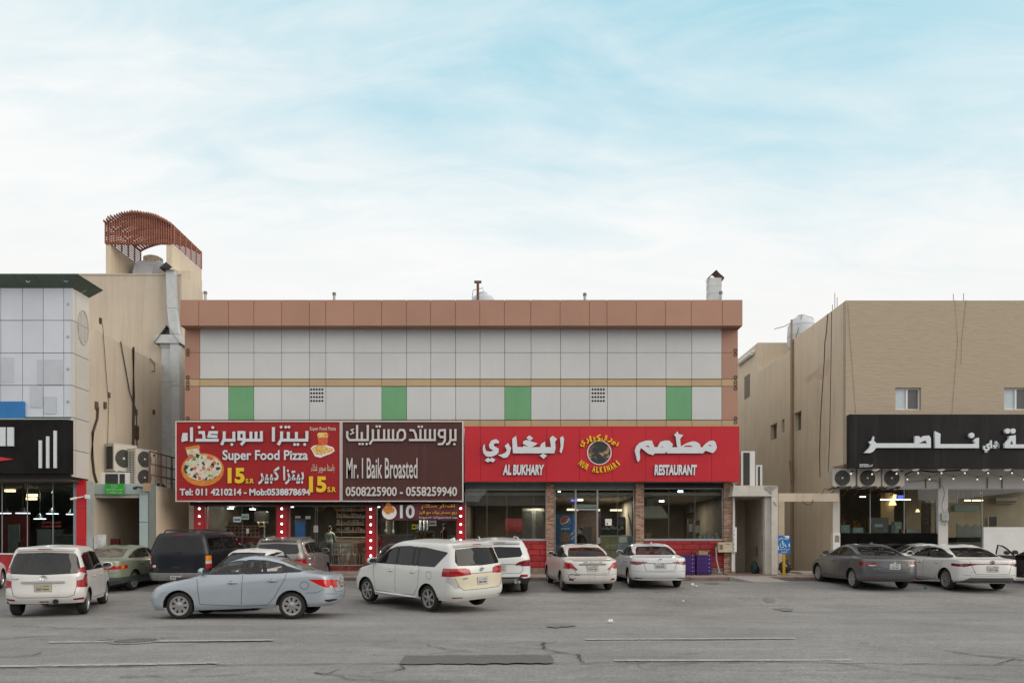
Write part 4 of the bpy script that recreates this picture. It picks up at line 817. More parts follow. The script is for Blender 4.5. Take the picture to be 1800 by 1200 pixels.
# ------------------------------------------------------------------ plaster buildings behind on the left
def build_left_back():
 t = thing('plaster_building', 'tall stained beige plaster building with a rooftop tower', 'building', (0, 0, 0))
 z1 = zat(573, 27.12); z2 = zat(482, 33.0); xr = (319-900)/FOC*33.0
 mb = MB(); mb.box(AX-.24, AX-.04, 27.14, 33.0, .3, z1); mb.box(-24, AX-.24, 27.14, 33.0, z1-.3, z1-.2); mb.box(-24, AX-.24, 27.14, 27.3, 5.2, z1-.31); mb.build('side_wall', m_plaster, t)
 mb = MB(); mb.box(-30, xr, 33.0, 35.3, .3, z2); mb.box(-30, -15.64, 35.31, 38, .3, z2-.01); mb.box(-30, xr+.01, 32.97, 33.0, z2-.04, z2+.02); mb.build('wall', m_plaster, t)
 x0, x1 = (186-900)/FOC*34, (300-900)/FOC*34; zt = zat(428, 34)
 for a, b in((x0, x0+.22), (x1-.2, x1+.04)):mb = MB(); mb.box(a, b, 34, 37.3, z2+.001, zt); mb.build('tower_wall', m_plaster2, t)
 mb = MB(); mb.box(x1+.04, xr, 33.9, 35.2, z2+.001, z2+.5); mb.build('roof_ledge', m_plaster2, t)
 # cables, pipes, small openings on the side wall
 mb = MB()
 def W(px, py):Y = YX(px, AX-.04); return(AX+.0, Y, zat(py, Y))
 for pts, r in(([(210, 600), (226, 690), (238, 722), (239, 795)], .022), ([(232.5, 610), (233, 700), (232, 800)], .05), ([(178, 570), (187, 690)], .012), ([(262, 630), (270, 640), (270, 653), (265, 652)], .018), ([(170, 715), (169, 735), (161, 760), (160, 800), (163, 830), (168, 848)], .045), ([(189, 700), (187, 780)], .010)):
  q = [Vector(W(*p)) for p in pts]; q = [Vector((AX+.01, p.y, p.z)) for p in q]; mb.tube(q, r, 6)
 mb.build('cable', mat('cable_dark', (.05, .035, .03), .7, var = .2), t)
 for px, py, s in((190, 694, .09), (168, 712, .12), (183, 712, .11), (238, 724, .09), (269, 724, .09), (175, 564, .1)):
  p = W(px, py); mb = MB(); mb.box(AX-.03, AX+.03, p[1]-s*.6, p[1]+s*.6, p[2]-s*1.1, p[2]+s*1.1); mb.build('outlet', mat('outlet_dark', (.12, .08, .06), .9, var = .3), t)
 p0, p1 = W(233.5, 746), W(242, 772); mb = MB(); mb.box(AX-.03, AX+.015, p0[1], p1[1], p1[2], p0[2]); w = mb.build('window', mat('void_dark', (.03, .028, .025), .8, var = 0), t)
 mb = MB()
 for k in range(5):z = p1[2]+(p0[2]-p1[2])*(k+.5)/5; mb.box(AX+.015, AX+.03, p0[1], p1[1], z-.02, z+.02)
 mb.build('grille', m_ruststeel, w)
 # pergola of rust-red slats on the tower
 pg = thing('pergola', 'arched rust red slatted pergola on top of the beige tower', 'pergola', (x0, 34, zt)); off = Vector(pg.location); ms = mat('slat_redbrown', (.30, .115, .075), .7, var = .25, scale = 4)
 zb_, yb = zt, 37.2; n = 28; W_ = x1+.04-x0; base_h = zat(394, 34)-zt
 def top(u):return zb_+base_h+(zat(377.5, 34)-zat(394, 34))*1.05*(1-(2*u-.95)**2)*(1 if 0<=u<=1 else 0)
 mb = MB()
 for k in range(n+1):
  u = k/n; x = x0+W_*u; mb.box(x-.021, x+.021, 33.93, 33.98, zb_-.02, max(top(u), zb_+base_h))
 for zz in(zb_+.02, zb_+base_h*.5, zb_+base_h):mb.box(x0, x0+W_, 33.985, 34.03, zz-.07, zz+.07)
 mb.build('front_slats', ms, pg, loc = -off)
 mb = MB(); rnd = random.Random(2)
 for k in range(26):
  u = k/25; x = x0+W_*u; z = top(u)+.03; mb.box(x-.018, x+.018, 33.75+rnd.uniform(-.06, .06), yb, z-.05, z+.05)
 for j in range(6):
  yy = 34.2+j*.58; pts = [(x0+W_*i/16, yy, top(i/16)-.05) for i in range(17)]; mb.tube(pts, .05, 5)
 mb.build('roof_slats', ms, pg, loc = -off)
 for xx, sx in((x0, -.03), (x0+W_, .0)):
  mb = MB()
  for k in range(9):z = zb_+.05+k*(base_h-.05)/8; mb.box(xx+sx, xx+sx+.04, 34.03, yb, z-.022, z+.022)
  for j in range(6):yy = 34.1+j*.6; mb.box(xx+sx+.041, xx+sx+.07, yy, yy+.09, zb_, zb_+base_h)
  mb.build('side_slats', ms, pg, loc = -off)
 mb = MB(); mb.box(x0+.2, x1-.2, 37.1, 37.16, zt-.75, zt-.68); mb.build('tie_bar', m_ruststeel, pg, loc = -off)
 # steel water tank lying between the tower walls
 Y = 35.2; xa, za = S(222, 482, Y); xb, zb2 = S(297, 461, 36.25); r = 1.05
 wt = thing('water_tank', 'ribbed pale grey horizontal water tank under the red pergola', 'water tank', ((xa+xb)/2, Y+r, z2)); mb = MB(); L = (xb-xa)/2; c = (0, 0, zb2-z2-r)
 prof = [(0, -L), (r*.7, -L+.06), (r*.95, -L+.3)]+[(r+(.012 if k%2 else 0), -L+.3+(2*L-.6)*k/24) for k in range(25)]+[(r*.95, L-.3), (r*.7, L-.06), (0, L)]
 mb.lathe(prof, c, 'x', 36); mb.build('body', mat('tank_grey', (.55, .57, .60), .45, .1, var = .08), wt); mb = MB(); mb.lathe([(.45, r-.1), (.45, r+.18), (.3, r+.26), (0, r+.28)], c, 'z', 20); mb.build('lid', m_plaster2, wt)
 mb = MB(); mb.box(-L*.8, -L*.6, -.5, .5, 0, c[2]-.3); mb.box(L*.6, L*.8, -.5, .5, 0, c[2]-.3); mb.build('cradle', m_ruststeel, wt)
 # kitchen exhaust ducts
 Y = 32.82; x0, x1, za, zb3 = RC(284, 610, 311, 860, Y)
 d = thing('exhaust_duct', 'wide square galvanised duct with a hooded cap beside the beige wall', 'duct', ((x0+x1)/2, Y, .8), 'kitchen ducts'); w = (x1-x0)/2; cz = lambda z:z-.8; mb = MB()
 zt_ = zat(612, Y); n = 5
 for k in range(n):a, b = 3.0+(zt_-3.0)*k/n, 3.0+(zt_-3.0)*(k+1)/n; mb.box(-w, w, -.02, .62, cz(a)+.012, cz(b)-.012)
 mb.box(-w+.02, w-.02, 0, .6, cz(3.0), cz(zt_)); mb.build('shaft', m_steel, d)
 x2, x3, z4, z5 = RC(275, 605, 317, 590, Y); w2 = (x3-x2)/2; mb = MB(); v = [(-w, -.02, cz(zt_)), (w, -.02, cz(zt_)), (w, .62, cz(zt_)), (-w, .62, cz(zt_)), (-w2, -.2, cz(z4)), (w2, -.2, cz(z4)), (w2, .8, cz(z4)), (-w2, .8, cz(z4)), (-w2, -.2, cz(z5)), (w2, -.2, cz(z5)), (w2, .8, cz(z5)), (-w2, .8, cz(z5))]
 fs = []
 for o in(0, 4):fs+=[(o+i, o+(i+1)%4, o+4+(i+1)%4, o+4+i) for i in range(4)]
 mb.add(v, fs); p = mb.build('hood', m_steel, d); zr = zat(574, Y); mb = MB()
 mb.add([(-w2-.05, -.25, cz(z5)), (0, -.25, cz(zr)), (w2+.05, -.25, cz(z5)), (-w2-.05, .85, cz(z5)), (0, .85, cz(zr)), (w2+.05, .85, cz(z5))], [(0, 1, 4, 3), (1, 2, 5, 4)]); mb.build('cap', mat('duct_cap', (.30, .29, .28), .5, .5, var = .2), p)
 mb = MB(); mb.add([(-w2, -.1, cz(z5)), (0, -.1, cz(zr)-.03), (w2, -.1, cz(z5))], [(0, 2, 1)]); mb.build('opening', m_black, p)
 Y = 32.95; d = thing('exhaust_duct', 'narrower sloping galvanised duct running down the front of the tall beige building', 'duct', (S(309, 0, Y)[0], Y, 3), 'kitchen ducts'); mb = MB(); pts = [(304, 478), (306, 545), (311, 590), (313, 680), (313, 770), (314, 860)]
 for a, b in zip(pts, pts[1:]):
  (xa, za), (xb, zb4) = S(*a, Y), S(*b, Y); ha, hb = .19, .19; ox = d.location.x
  mb.add([(xa-ha-ox, -.28, za-3), (xa+ha-ox, -.28, za-3), (xb+hb-ox, -.28, zb4-3+.015), (xb-hb-ox, -.28, zb4-3+.015), (xa-ha-ox, .02, za-3), (xa+ha-ox, .02, za-3), (xb+hb-ox, .02, zb4-3+.015), (xb-hb-ox, .02, zb4-3+.015)], [(0, 3, 2, 1), (1, 2, 6, 5), (0, 4, 7, 3), (0, 1, 5, 4), (2, 3, 7, 6)])
 s = mb.build('shaft', m_steel, d); xa, za = S(301, 478, Y); mb = MB(); ox = d.location.x; mb.add([(xa-.3-ox, -.5, za-3), (xa-ox, -.5, za-3+.26), (xa+.3-ox, -.5, za-3), (xa-.3-ox, .1, za-3), (xa-ox, .1, za-3+.26), (xa+.3-ox, .1, za-3)], [(0, 1, 4, 3), (1, 2, 5, 4), (0, 2, 1)]); mb.build('cap', m_black, d)
build_left_back()
# ------------------------------------------------------------------ low entrance portal with air conditioners
PX = -13.5; PY = 27.5
def build_portal():
 m_pg = mat('portal_grey', (.36, .45, .45), .45, var = .07, scale = 1.2, streak = .12)
 t = thing('entrance_portal', 'low grey entrance portal with a dark passage and beige side wall', 'building', (0, 0, 0)); X = lambda p:S(p, 0, PY)[0]; Z = lambda p:S(0, p, PY)[1]
 mb = MB(); mb.box(X(151.5), X(262)-.02, PY, PY+.5, Z(868), Z(850)); mb.box(X(151.5), X(157), PY, PY+.5, .5, Z(868)-.003); mb.box(X(245), X(260), PY, PY+.5, Z(917)+.01, Z(868)-.003); mb.box(X(245), X(260), PY, PY+.5, .5, Z(917)-.01); mb.build('frame', m_pg, t)
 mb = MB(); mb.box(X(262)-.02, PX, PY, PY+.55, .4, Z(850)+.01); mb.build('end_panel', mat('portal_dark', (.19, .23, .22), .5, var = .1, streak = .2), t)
 mb = MB(); mb.box(X(153), PX-.03, PY+.5, 33.0, Z(862), Z(851)); mb.box(X(157), X(245), PY+.08, PY+.48, Z(874), Z(868)-.004); mb.build('ceiling', mat('portal_ceiling', (.50, .47, .43), .8, var = .12, streak = .3), t)
 ztop = zat(861, 27.8)
 mb = MB(); mb.box(PX-.25, PX, PY+.56, 40, .3, ztop); mb.build('side_wall', m_plaster2, t)
 mb = MB(); mb.box(X(151)-.3, X(151.5), PY+.3, 32, .4, Z(862)); mb.box(X(151), PX-.25, 31.8, 32, .4, Z(862)); mb.build('passage_wall', mat('passage_plaster', (.27, .235, .20), .9, var = .15, streak = .3), t)
 x0, x1, z0, z1 = RC(204, 926, 226, 958, 29.5); mb = MB(); mb.box(-15.6, -15.2, 28.6, 28.72, .6, 2.0); mb.build('red_cabinet', mat('cabinet_maroon', (.12, .022, .028), .5, var = .1), t)
 mb = MB(); mb.box(-15.3, -14.65, 30.5, 30.56, 2.0, 2.08); mb.box(-14.7, -14.62, 30.5, 30.56, .6, 2.0); mb.build('door_frame', mat('maroon_frame', (.06, .015, .015), .5, var = .1), t)
 mb = MB(); mb.box(-14.75, -14.5, 31.6, 31.79, 1.9, 2.5); mb.cyl((-14.6, 31.7, 1.9), (-14.6, 31.7, 1.2), .025); mb.build('meter', mat('meter_grey', (.33, .32, .30), .5, var = .1), t)
 mb = MB(); mb.tube([(-15.05, 31.75, 3.6), (-15.03, 31.75, 2.6), (-15.06, 31.75, 1.6)], .02); mb.tube([(-14.9, 31.75, 3.4), (-14.5, 31.75, 3.35), (-14.45, 31.75, 2.5)], .03); mb.build('cable', mat('cable_brown', (.06, .035, .03), .7, var = 0), t)
 a = RC(165, 939, 186, 963, 27.2); q = thing('white_notice', 'white marbled board leaning at the dark passage entrance', 'board', (a[0], 27.2, ground_z(27.2)+.14)); mb = MB(); mb.box(0, a[1]-a[0], 0, .03, .42, a[3]-q.location.z); mb.build('board_face', mat('notice_marble', (.60, .62, .64), .5, var = .35, scale = 4), q); mb = MB(); mb.box(.03, .07, .03, .06, 0, 1.0); mb.box(a[1]-a[0]-.07, a[1]-a[0]-.03, .03, .06, 0, 1.0); mb.build('leg', m_ruststeel, q)
 # tan junction box and camera on the portal corner
 a = RC(251, 848.5, 260, 863, 27.3); q = thing('junction_box', 'tan junction box at the corner of the grey portal beam', 'box', (a[0], 27.3, a[2])); mb = MB(); mb.box(0, a[1]-a[0], 0, .19, 0, a[3]-a[2]); mb.build('case', mat('box_tan', (.36, .26, .17), .7, var = .2), q); mb = MB(); mb.cyl((0, .05, .13), (-.25, -.05, .16), .03); mb.cyl((-.2, -.04, .1), (-.32, -.07, .12), .05, n = 8); mb.build('camera', m_black, q)
 zr = Z(851)+.001
 # rusty railing on top of the wall
 q = thing('railing', 'rusty steel railing on top of the beige passage wall', 'railing', (PX-.1, 27.75, ztop)); mb = MB(); H = zat(793, 27.8)-ztop
 ys = [.0, .9, 1.8, 2.7, 3.6, 4.5, 5.4]
 for k, y in enumerate(ys):mb.box(-.03, .03, y-.03, y+.03, 0, H)
 mb.build('post', m_ruststeel, q); mb = MB()
 for h in(.05, H*.40, H*.68, H):mb.box(-.025, .025, .03, 5.4, h-.025, h+.025)
 for y in(.45, 1.35, 2.25, 3.15, 4.05):mb.cyl((0, y, .05), (0, y, H), .014, n = 6)
 mb.build('rail', m_ruststeel, q)
 # air-conditioner outdoor units
 m_ac = mat('ac_cream', (.54, .51, .45), .55, var = .08, scale = 3, streak = .25); m_fan = mat('ac_grille', (.13, .125, .115), .6, var = .2, scale = 20); m_coil = mat('ac_coil', (.05, .05, .05), .7, .3, var = .2, scale = 30)
 def ac_unit(label, w, d, h, fans, loc, rz, group, side_lattice = True):
  u = thing('air_conditioner', label, 'air conditioner', loc, group, rz); mb = MB(); mb.box(-w/2, w/2, -d/2, d/2, .04, h); mb.box(-w/2+.08, -w/2+.16, -d/2, d/2, 0, .04); mb.box(w/2-.16, w/2-.08, -d/2, d/2, 0, .04); mb.box(-w/2-.01, w/2+.01, -d/2-.01, d/2+.01, h, h+.03); mb.build('casing', m_ac, u)
  fr = min(h/fans*.43, w*.36)
  for k in range(fans):
   cz = h*(k+.5)/fans; cx = -w*.08; mb = MB(); mb.disc((cx, -d/2-.004, cz), fr, 'y', 28, 0);
   for rr in(.95, .75, .55, .35):mb.lathe([(fr*rr, -d/2-.016), (fr*rr+.012, -d/2-.022), (fr*rr+.02, -d/2-.014)], (cx, 0, cz), 'y', 28, 1)
   for j in range(8):a = j*math.pi/4; mb.cyl((cx+fr*.2*math.cos(a), -d/2-.018, cz+fr*.2*math.sin(a)), (cx+fr*math.cos(a), -d/2-.018, cz+fr*math.sin(a)), .006, n = 5, mi = 1)
   mb.lathe([(fr*.16, -d/2-.012), (fr*.14, -d/2-.035), (0, -d/2-.04)], (cx, 0, cz), 'y', 14, 2); mb.build('fan_grille', [m_coil, m_fan, m_ac], u)
  mb = MB(); mb.box(w*.33, w*.44, -d/2-.006, -d/2-.001, h*.86, h*.92); mb.build('badge', m_black, u)
  mb = MB()
  for s in(-1, ):
   x = s*w/2; mb.box(x-.006 if s<0 else x, x if s<0 else x+.006, -d/2+.06, d/2-.05, .1, h-.08, 0)
   if side_lattice:
    for j in range(5):yy = -d/2+.06+(d-.11)*j/4; mb.box(x-.014, x-.0065, yy-.012, yy+.012, .1, h-.08, 1)
    for j in range(14):z = .1+(h-.18)*j/13; mb.box(x-.0145, x-.007, -d/2+.06, d/2-.05, z-.012, z+.012, 1)
  mb.build('coil_guard', [m_coil, m_ac], u); return u
 a = S(206, 850, 28.2); ac_unit('cream air conditioner with one big fan, upper of the stacked pair on the portal roof', .95, .5, 1.05, 1, (a[0]+.0, 28.5, zr+.53), R(62), 'air conditioners on the portal roof', False)
 x, z = S(202, 850, 28.0); u = thing('air_conditioner', 'low white window unit under the other air conditioner on the portal roof', 'air conditioner', (x, 28.3, zr), 'air conditioners on the portal roof'); mb = MB(); mb.box(-.52, .42, -.3, .4, 0, .5); mb.build('casing', m_whitepaint, u); mb = MB(); mb.box(-.36, .12, -.312, -.301, .06, .44); mb.box(.18, .38, -.312, -.301, .06, .44); mb.build('grille', m_coil, u)
 x, z = S(239, 850, 28.3); ac_unit('tall beige air conditioner with two stacked fans on the portal roof', .95, .42, 1.42, 2, (x+.02, 28.75, zr), R(66), 'air conditioners on the portal roof')
 x, z = S(287, 850, 31.5); ac_unit('dusty cream air conditioner behind the rusty railing', .85, .34, .62, 1, (x, 31.5, ztop), R(5), 'air conditioners on the portal roof', False)
 return ac_unit, m_ac, m_coil
ac_unit, m_ac, m_coil = build_portal()
# ------------------------------------------------------------------ right-hand side
RX, RY, RS = 13.0, 28.8, 30.0
m_ridge = bpy.data.materials.new('ridged_render')
def _ridge():
 N, L, b = nodes_of(m_ridge); b.inputs['Roughness'].default_value = .9; tc = N.new('ShaderNodeTexCoord'); mp = N.new('ShaderNodeMapping'); mp.inputs['Scale'].default_value = (1.3, 1.3, 9); L.new(tc.outputs['Object'], mp.inputs[0])
 nz = N.new('ShaderNodeTexNoise'); nz.inputs['Scale'].default_value = 2.1; nz.inputs['Detail'].default_value = 4; nz.inputs['Roughness'].default_value = .5; nz.inputs['Distortion'].default_value = .35; L.new(mp.outputs[0], nz.inputs['Vector'])
 r = N.new('ShaderNodeMapRange'); r.inputs[1].default_value = .35; r.inputs[2].default_value = .65; L.new(nz.outputs[0], r.inputs[0])
 mx = N.new('ShaderNodeMix'); mx.data_type = 'RGBA'; mx.inputs[6].default_value = (.385, .318, .236, 1); mx.inputs[7].default_value = (.418, .348, .26, 1); L.new(r.outputs[0], mx.inputs[0]); L.new(mx.outputs[2], b.inputs['Base Color'])
 bp = N.new('ShaderNodeBump'); bp.inputs['Strength'].default_value = .35; bp.inputs['Distance'].default_value = .03; L.new(nz.outputs[0], bp.inputs['Height']); L.new(bp.outputs[0], b.inputs['Normal'])
_ridge()
def build_right():
 t = thing('ridged_building', 'tan building with a ridged plaster front and a white framed cafe below', 'building', (0, 0, 0))
 zt = zat(528, RY); zo = zat(815, RY); X = lambda p:S(p, 0, RY)[0]; Y2, Y3, Y4 = YX(1393, RX), YX(1332, RX), 48
 # front with two window openings
 w1 = (X(1574), X(1619), zat(720, RY), zat(681, RY)); w2 = (X(1765), X(1812), zat(720, RY), zat(681, RY)); xe = 24.0; mb = MB()
 for a, b, c, d in((RX, xe, w1[3], zt), (RX, xe, zo, w1[2]), (RX, w1[0], w1[2], w1[3]), (w1[1], w2[0], w1[2], w1[3]), (w2[1], xe, w1[2], w1[3])):mb.box(a, b, RY, RY+.25, c, d)
 mb.build('front_wall', m_ridge, t)
 for w in(w1, w2):
  mb = MB(); a, b, c, d = w; f = .05; yy = RY+.12
  mb.box(a, a+f, yy, yy+.07, c, d); mb.box(b-f, b, yy, yy+.07, c, d); mb.box(a+f, b-f, yy, yy+.07, d-f, d); mb.box(a+f, b-f, yy, yy+.07, c, c+f); mb.box((a+b)/2-.03, (a+b)/2+.03, yy-.02, yy+.07, c+f, d-f)
  o = mb.build('window', m_whitepaint, t); mb = MB(); mb.box(a+f, (a+b)/2-.03, yy+.03, yy+.036, c+f, d-f, 0); mb.box((a+b)/2+.03, b-f, yy+.03, yy+.036, c+f, d-f, 1); mb.build('pane', [mat('frosted_pane', (.50, .57, .62), .25, var = .08), mat('dark_pane', (.10, .10, .10), .12, var = .1)], o)
  mb = MB(); mb.box(a-.02, b+.02, RY+.3, RY+.34, c-.02, d+.02); mb.build('curtain', mat('curtain_grey', (.33, .34, .34), .8, var = .1), o)
  # side walls, split where the roof steps
 z2 = zat(612, Y2)-.02; z3 = zat(602, Y3); mb = MB()
 def Wy(px):return YX(px, RX)
 holes = [(Wy(1404)-.0, Wy(1395), zat(758, Wy(1400)), zat(724, Wy(1400)))]
 def side(y0, y1, zz0, zz1, hs):
  ys = sorted({y0, y1}|{h for q in hs for h in q[:2]})
  for a, b in zip(ys, ys[1:]):
   q = [h for h in hs if h[0]<=a+1e-4 and h[1]>=b-1e-4]
   if q:h = q[0]; mb.box(RX, RX+.3, a, b, zz0, h[2]); mb.box(RX, RX+.3, a, b, h[3], zz1)
   else:mb.box(RX, RX+.3, a, b, zz0, zz1)
 hs1 = [(min(Wy(1409), Wy(1396)), max(Wy(1409), Wy(1396)), zat(757, Wy(1402)), zat(724, Wy(1402)))]
 hs2 = [(Wy(1366), Wy(1354), zat(772, Wy(1360)), zat(745, Wy(1360))), (Wy(1379), Wy(1374), zat(760, Wy(1376)), zat(737, Wy(1376)))]
 hs3 = []
 side(RY+.25, Y2, zo, zt, hs1); side(Y2, Y3, .3, z2, hs2); side(Y3, Y4, .3, z3, hs3)
 mb.box(RX, RX+.3, RS, Y2, .3, zo-.001); mb.box(RX+.3, 16.5, Y3, Y3+.25, 8, z3); mb.box(RX+.3, xe, Y2-.25, Y2, 8, zt); mb.box(RX+.3, xe, RY+.25, Y2-.25, zt-.5, zt-.4); mb.box(RX+.3, 20, Y2, Y3, z2-.5, z2-.4)
 mb.build('side_wall', m_plaster2, t)
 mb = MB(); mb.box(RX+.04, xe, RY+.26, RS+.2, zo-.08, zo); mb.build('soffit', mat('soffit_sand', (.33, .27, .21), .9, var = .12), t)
 for h in hs1+hs2:
  mb = MB(); mb.box(RX+.2, RX+.24, h[0], h[1], h[2], h[3]); w = mb.build('window', mat('dark_pane', (.10, .10, .10), .12, var = .1), t); mb = MB(); yy = h[0]+(h[1]-h[0])*.45; mb.box(RX+.15, RX+.199, yy-.03, yy+.03, h[2], h[3]); mb.box(RX+.15, RX+.199, h[0], h[1], h[2], h[2]+.05); mb.build('frame', m_whitepaint, w)
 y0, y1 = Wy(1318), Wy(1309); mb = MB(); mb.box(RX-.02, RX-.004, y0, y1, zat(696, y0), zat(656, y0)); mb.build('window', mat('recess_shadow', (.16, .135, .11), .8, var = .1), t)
 # drain pipe, crack and stains
 mb = MB(); yy = Y2-.1; mb.cyl((RX-.07, yy, .7), (RX-.07, yy, zt+.3), .07, n = 10); mb.cyl((RX-.07, yy, zt+.3), (RX-.07, yy, zat(562, yy)), .055, n = 10)
 p = S(1384, 825, yy)
 mb.cyl((RX-.1, yy-.1, p[1]-.5), (RX-.25, yy-.3, p[1]+.4), .07, n = 8)
 mb.build('drain_pipe', mat('pipe_tan', (.30, .22, .155), .6, var = .15, streak = .2), t)
 mb = MB(); pts = [(1455.5, 552), (1453, 585), (1450.5, 600), (1449, 640), (1447, 668), (1445, 700), (1442.5, 740), (1441, 800), (1442, 838)]; q = []
 for a in pts:Y = Wy(a[0]); q.append((RX-.012, Y, zat(a[1], Y)))
 mb.tube(q, .018, 5); q = []
 for a in[(1462, 548), (1461, 640), (1459, 760), (1456, 830)]:Y = Wy(a[0]); q.append((RX-.01, Y, zat(a[1], Y)))
 mb.tube(q, .012, 5); mb.build('cable', mat('cable_dark', (.05, .035, .03), .7, var = .2), t)
 mb = MB(); rnd = random.Random(11)
 q = [(1413, 668), (1432, 652), (1446, 640), (1455, 628), (1459, 634), (1458, 650), (1450, 662), (1440, 668), (1432, 662), (1420, 674)]; v = [(RX-.004, Wy(a), zat(b, Wy(a))) for a, b in q]; mb.add(v, [tuple(range(len(v)))]); mb.build('stain_patch', mat('plaster_stain', (.52, .435, .33), .9, var = .14, scale = 1.5), t)
 # things poking over the parapet
 mb = MB()
 for px, h in((1457, .35), (1461, .75), (1465, .5)):Y = Wy(px); mb.cyl((RX+.15, Y, zt-.02), (RX+.15, Y, zt+h), .012, n = 6)
 for px, h in((1679, .3), (1697, .32)):mb.cyl((X(px), RY+.12, zt), (X(px), RY+.12, zt+h), .012, n = 6)
 mb.build('rebar', m_ruststeel, t)
 mb = MB();
 for pts in([(1678, 526), (1683, 600), (1675, 700), (1673, 728)], [(1698, 526), (1690, 600), (1689, 640)], [(1490, 534), (1496, 620), (1504, 727)]):mb.tube([(S(a, b, RY)[0], RY-.012, S(a, b, RY)[1]) for a, b in pts], .0035, 5)
 mb.build('wire', mat('cable_dark', (.05, .035, .03), .7, var = .2), t)
 # ground floor cafe
 Xs = lambda p:S(p, 0, RS)[0]; Zs = lambda p:zat(p, RS); fl = .62; m_wp = mat('cafe_white', (.60, .58, .56), .7, var = .06, scale = 1.5, streak = .22, stain = (.45, .38, .32))
 mb = MB(); mb.box(Xs(1464)-.0, xe, RS, RS+.25, Zs(858), zo-.085); mb.box(Xs(1464), Xs(1475.5), RS-.02, RS+.25, .3, Zs(858)-.002); mb.box(Xs(1649), Xs(1666), RS-.02, RS+.25, .3, Zs(858)-.002); mb.build('lintel', m_wp, t)
 mb = MB()
 for px in(1627, 1652, 1735, 1761):mb.cyl((Xs(px), RS-.02, Zs(840)), (Xs(px), RS-.02, Zs(858)), .018, n = 6)
 mb.build('rust_stain', m_ruststeel, t)
 def win(pa, pb, ztop, zb, muls, gm):
  mb = MB(); a, b = Xs(pa), Xs(pb); f = .04
  mb.box(a, a+f, RS+.05, RS+.12, zb, ztop); mb.box(b-f, b, RS+.05, RS+.12, zb, ztop); mb.box(a+f, b-f, RS+.05, RS+.12, ztop-f, ztop)
  for m in muls:mb.box(Xs(m)-.01, Xs(m)+.01, RS+.06, RS+.11, zb, ztop-f)
  w = mb.build('window', m_alu, t); mb = MB(); mb.box(a+f, b-f, RS+.08, RS+.088, zb, ztop-f); mb.build('pane', gm, w)
 win(1475.5, 1649, Zs(858), Zs(937), [1531, 1591], m_shopglass2); win(1666, 1830, Zs(858), .75, [1728], m_shopglass2)
 mb = MB(); mb.box(Xs(1475.5), Xs(1649), RS+.03, RS+.13, .3, Zs(936.8)); mb.build('black_base', mat('polished_black', (.008, .008, .008), .06, var = .3), t)
 mb = MB(); mb.box(Xs(1728), Xs(1860), RS-.04, RS+.04, .3, Zs(926)); mb.build('white_base', m_whitepaint, t)
 mb = MB(); mb.box(Xs(1464), xe, RS+.26, 37, .3, fl); mb.box(Xs(1464), xe, 37, 37.2, fl, zo); mb.box(Xs(1464)+.35, Xs(1464)+.45, RS+.26, 37, fl, zo); mb.box(Xs(1464), xe, RS+.26, 37, zo-.5, zo-.42); mb.build('back_wall', mat('cafe_wall', (.16, .125, .085), .8, var = .25, scale = 1.2), t)
 mb = MB(); mb.box(18.2, 23.9, 34.2, 34.3, fl, zo-.51); mb.build('partition_wall', mat('cafe_cream', (.36, .31, .23), .8, var = .2, scale = .8), t)
 x0, x1 = Xs(1560)+.9, Xs(1570)+1.0; mb = MB(); mb.box(16.65, 17.05, 33, 33.4, fl, 4.1); mb.build('column', mat('cafe_column', (.50, .41, .27), .8, var = .05), t)
 mb = MB(); mb.box(Xs(1638), Xs(1649), RS+.5, RS+.8, 1.4, 3.6); mb.build('stone_pier', brick_mat('pier_stone', (.22, .16, .11), (.12, .09, .07), (.05, .04, .03), .3, .09, .012), t)
 room_light((15.5, 33, 4.1), 9, (1, .78, .5)); room_light((20.5, 32.5, 4.1), 12, (1, .86, .6))
 # sign
 Y = 28.5; face = mat('sign_charcoal', (.012, .0115, .012), .45, spec = .16, var = .35, scale = .8, streak = .3, stain = (.07, .065, .065)); a0, a1, b0, b1 = RC(1494.5, 728, 1900, 822, Y); s = thing('cafe_sign', 'long black cafe sign with white Arabic lettering on the tan ridged wall', 'sign', (a0, Y, b0)); off = Vector(s.location)
 mb = MB(); mb.box(a0+.04, a1, Y, RY-.02, b0, b1); mb.box(a0, a0+.039, Y-.01, RY-.02, b0-.01, b1+.01); mb.build('face_panel', face, s, loc = -off)
 zc = ZC(1440, 700, 4.617, Y); mb = MB(); k = 0
 for pl in([(356, 444), (395, 405), (410, 378), (392, 354), (418, 345), (430, 308), (438, 318), (434, 345), (455, 366), (766, 366), (766, 308), (800, 308), (812, 326), (832, 308), (880, 303), (895, 325), (895, 403), (452, 403), (430, 432), (405, 445)], [(928, 268), (973, 290), (970, 372), (1240, 372), (1256, 360), (1238, 350), (1258, 325), (1284, 320), (1284, 405), (929, 405)], circ(1226, 302, 22, 16), [(1581, 300), (1581, 375), (1900, 375), (1900, 405), (1492, 405), (1490, 372), (1528, 326), (1524, 310)], circ(1515, 267, 21, 16), circ(1560, 267, 21, 16)):mb.prism(zc(pl), Y-.10-.001*k, Y-.001); k+=1
 px_text(mb, 'شاي', 1726.5, 774, 1754.5, 795.5, Y, .08, .05); px_text(mb, 'ترن', 1527.5, 815.5, 1534, 820, Y, .01, .02); px_text(mb, '76687000021', 1510.5, 815, 1527, 818, Y, .01, .02); px_text(mb, '2050 80000', 1510.5, 818.6, 1527, 820.6, Y, .01, .02)
 mb.build('lettering', m_let, s, loc = -off); mb = MB()
 for pl in([(800, 366), (828, 352), (850, 344), (862, 366)], [(1534, 374), (1550, 345), (1557, 374)]):mb.prism(zc(pl), Y-.106, Y-.1045)
 mb.build('letter_counter', face, s, loc = -off)
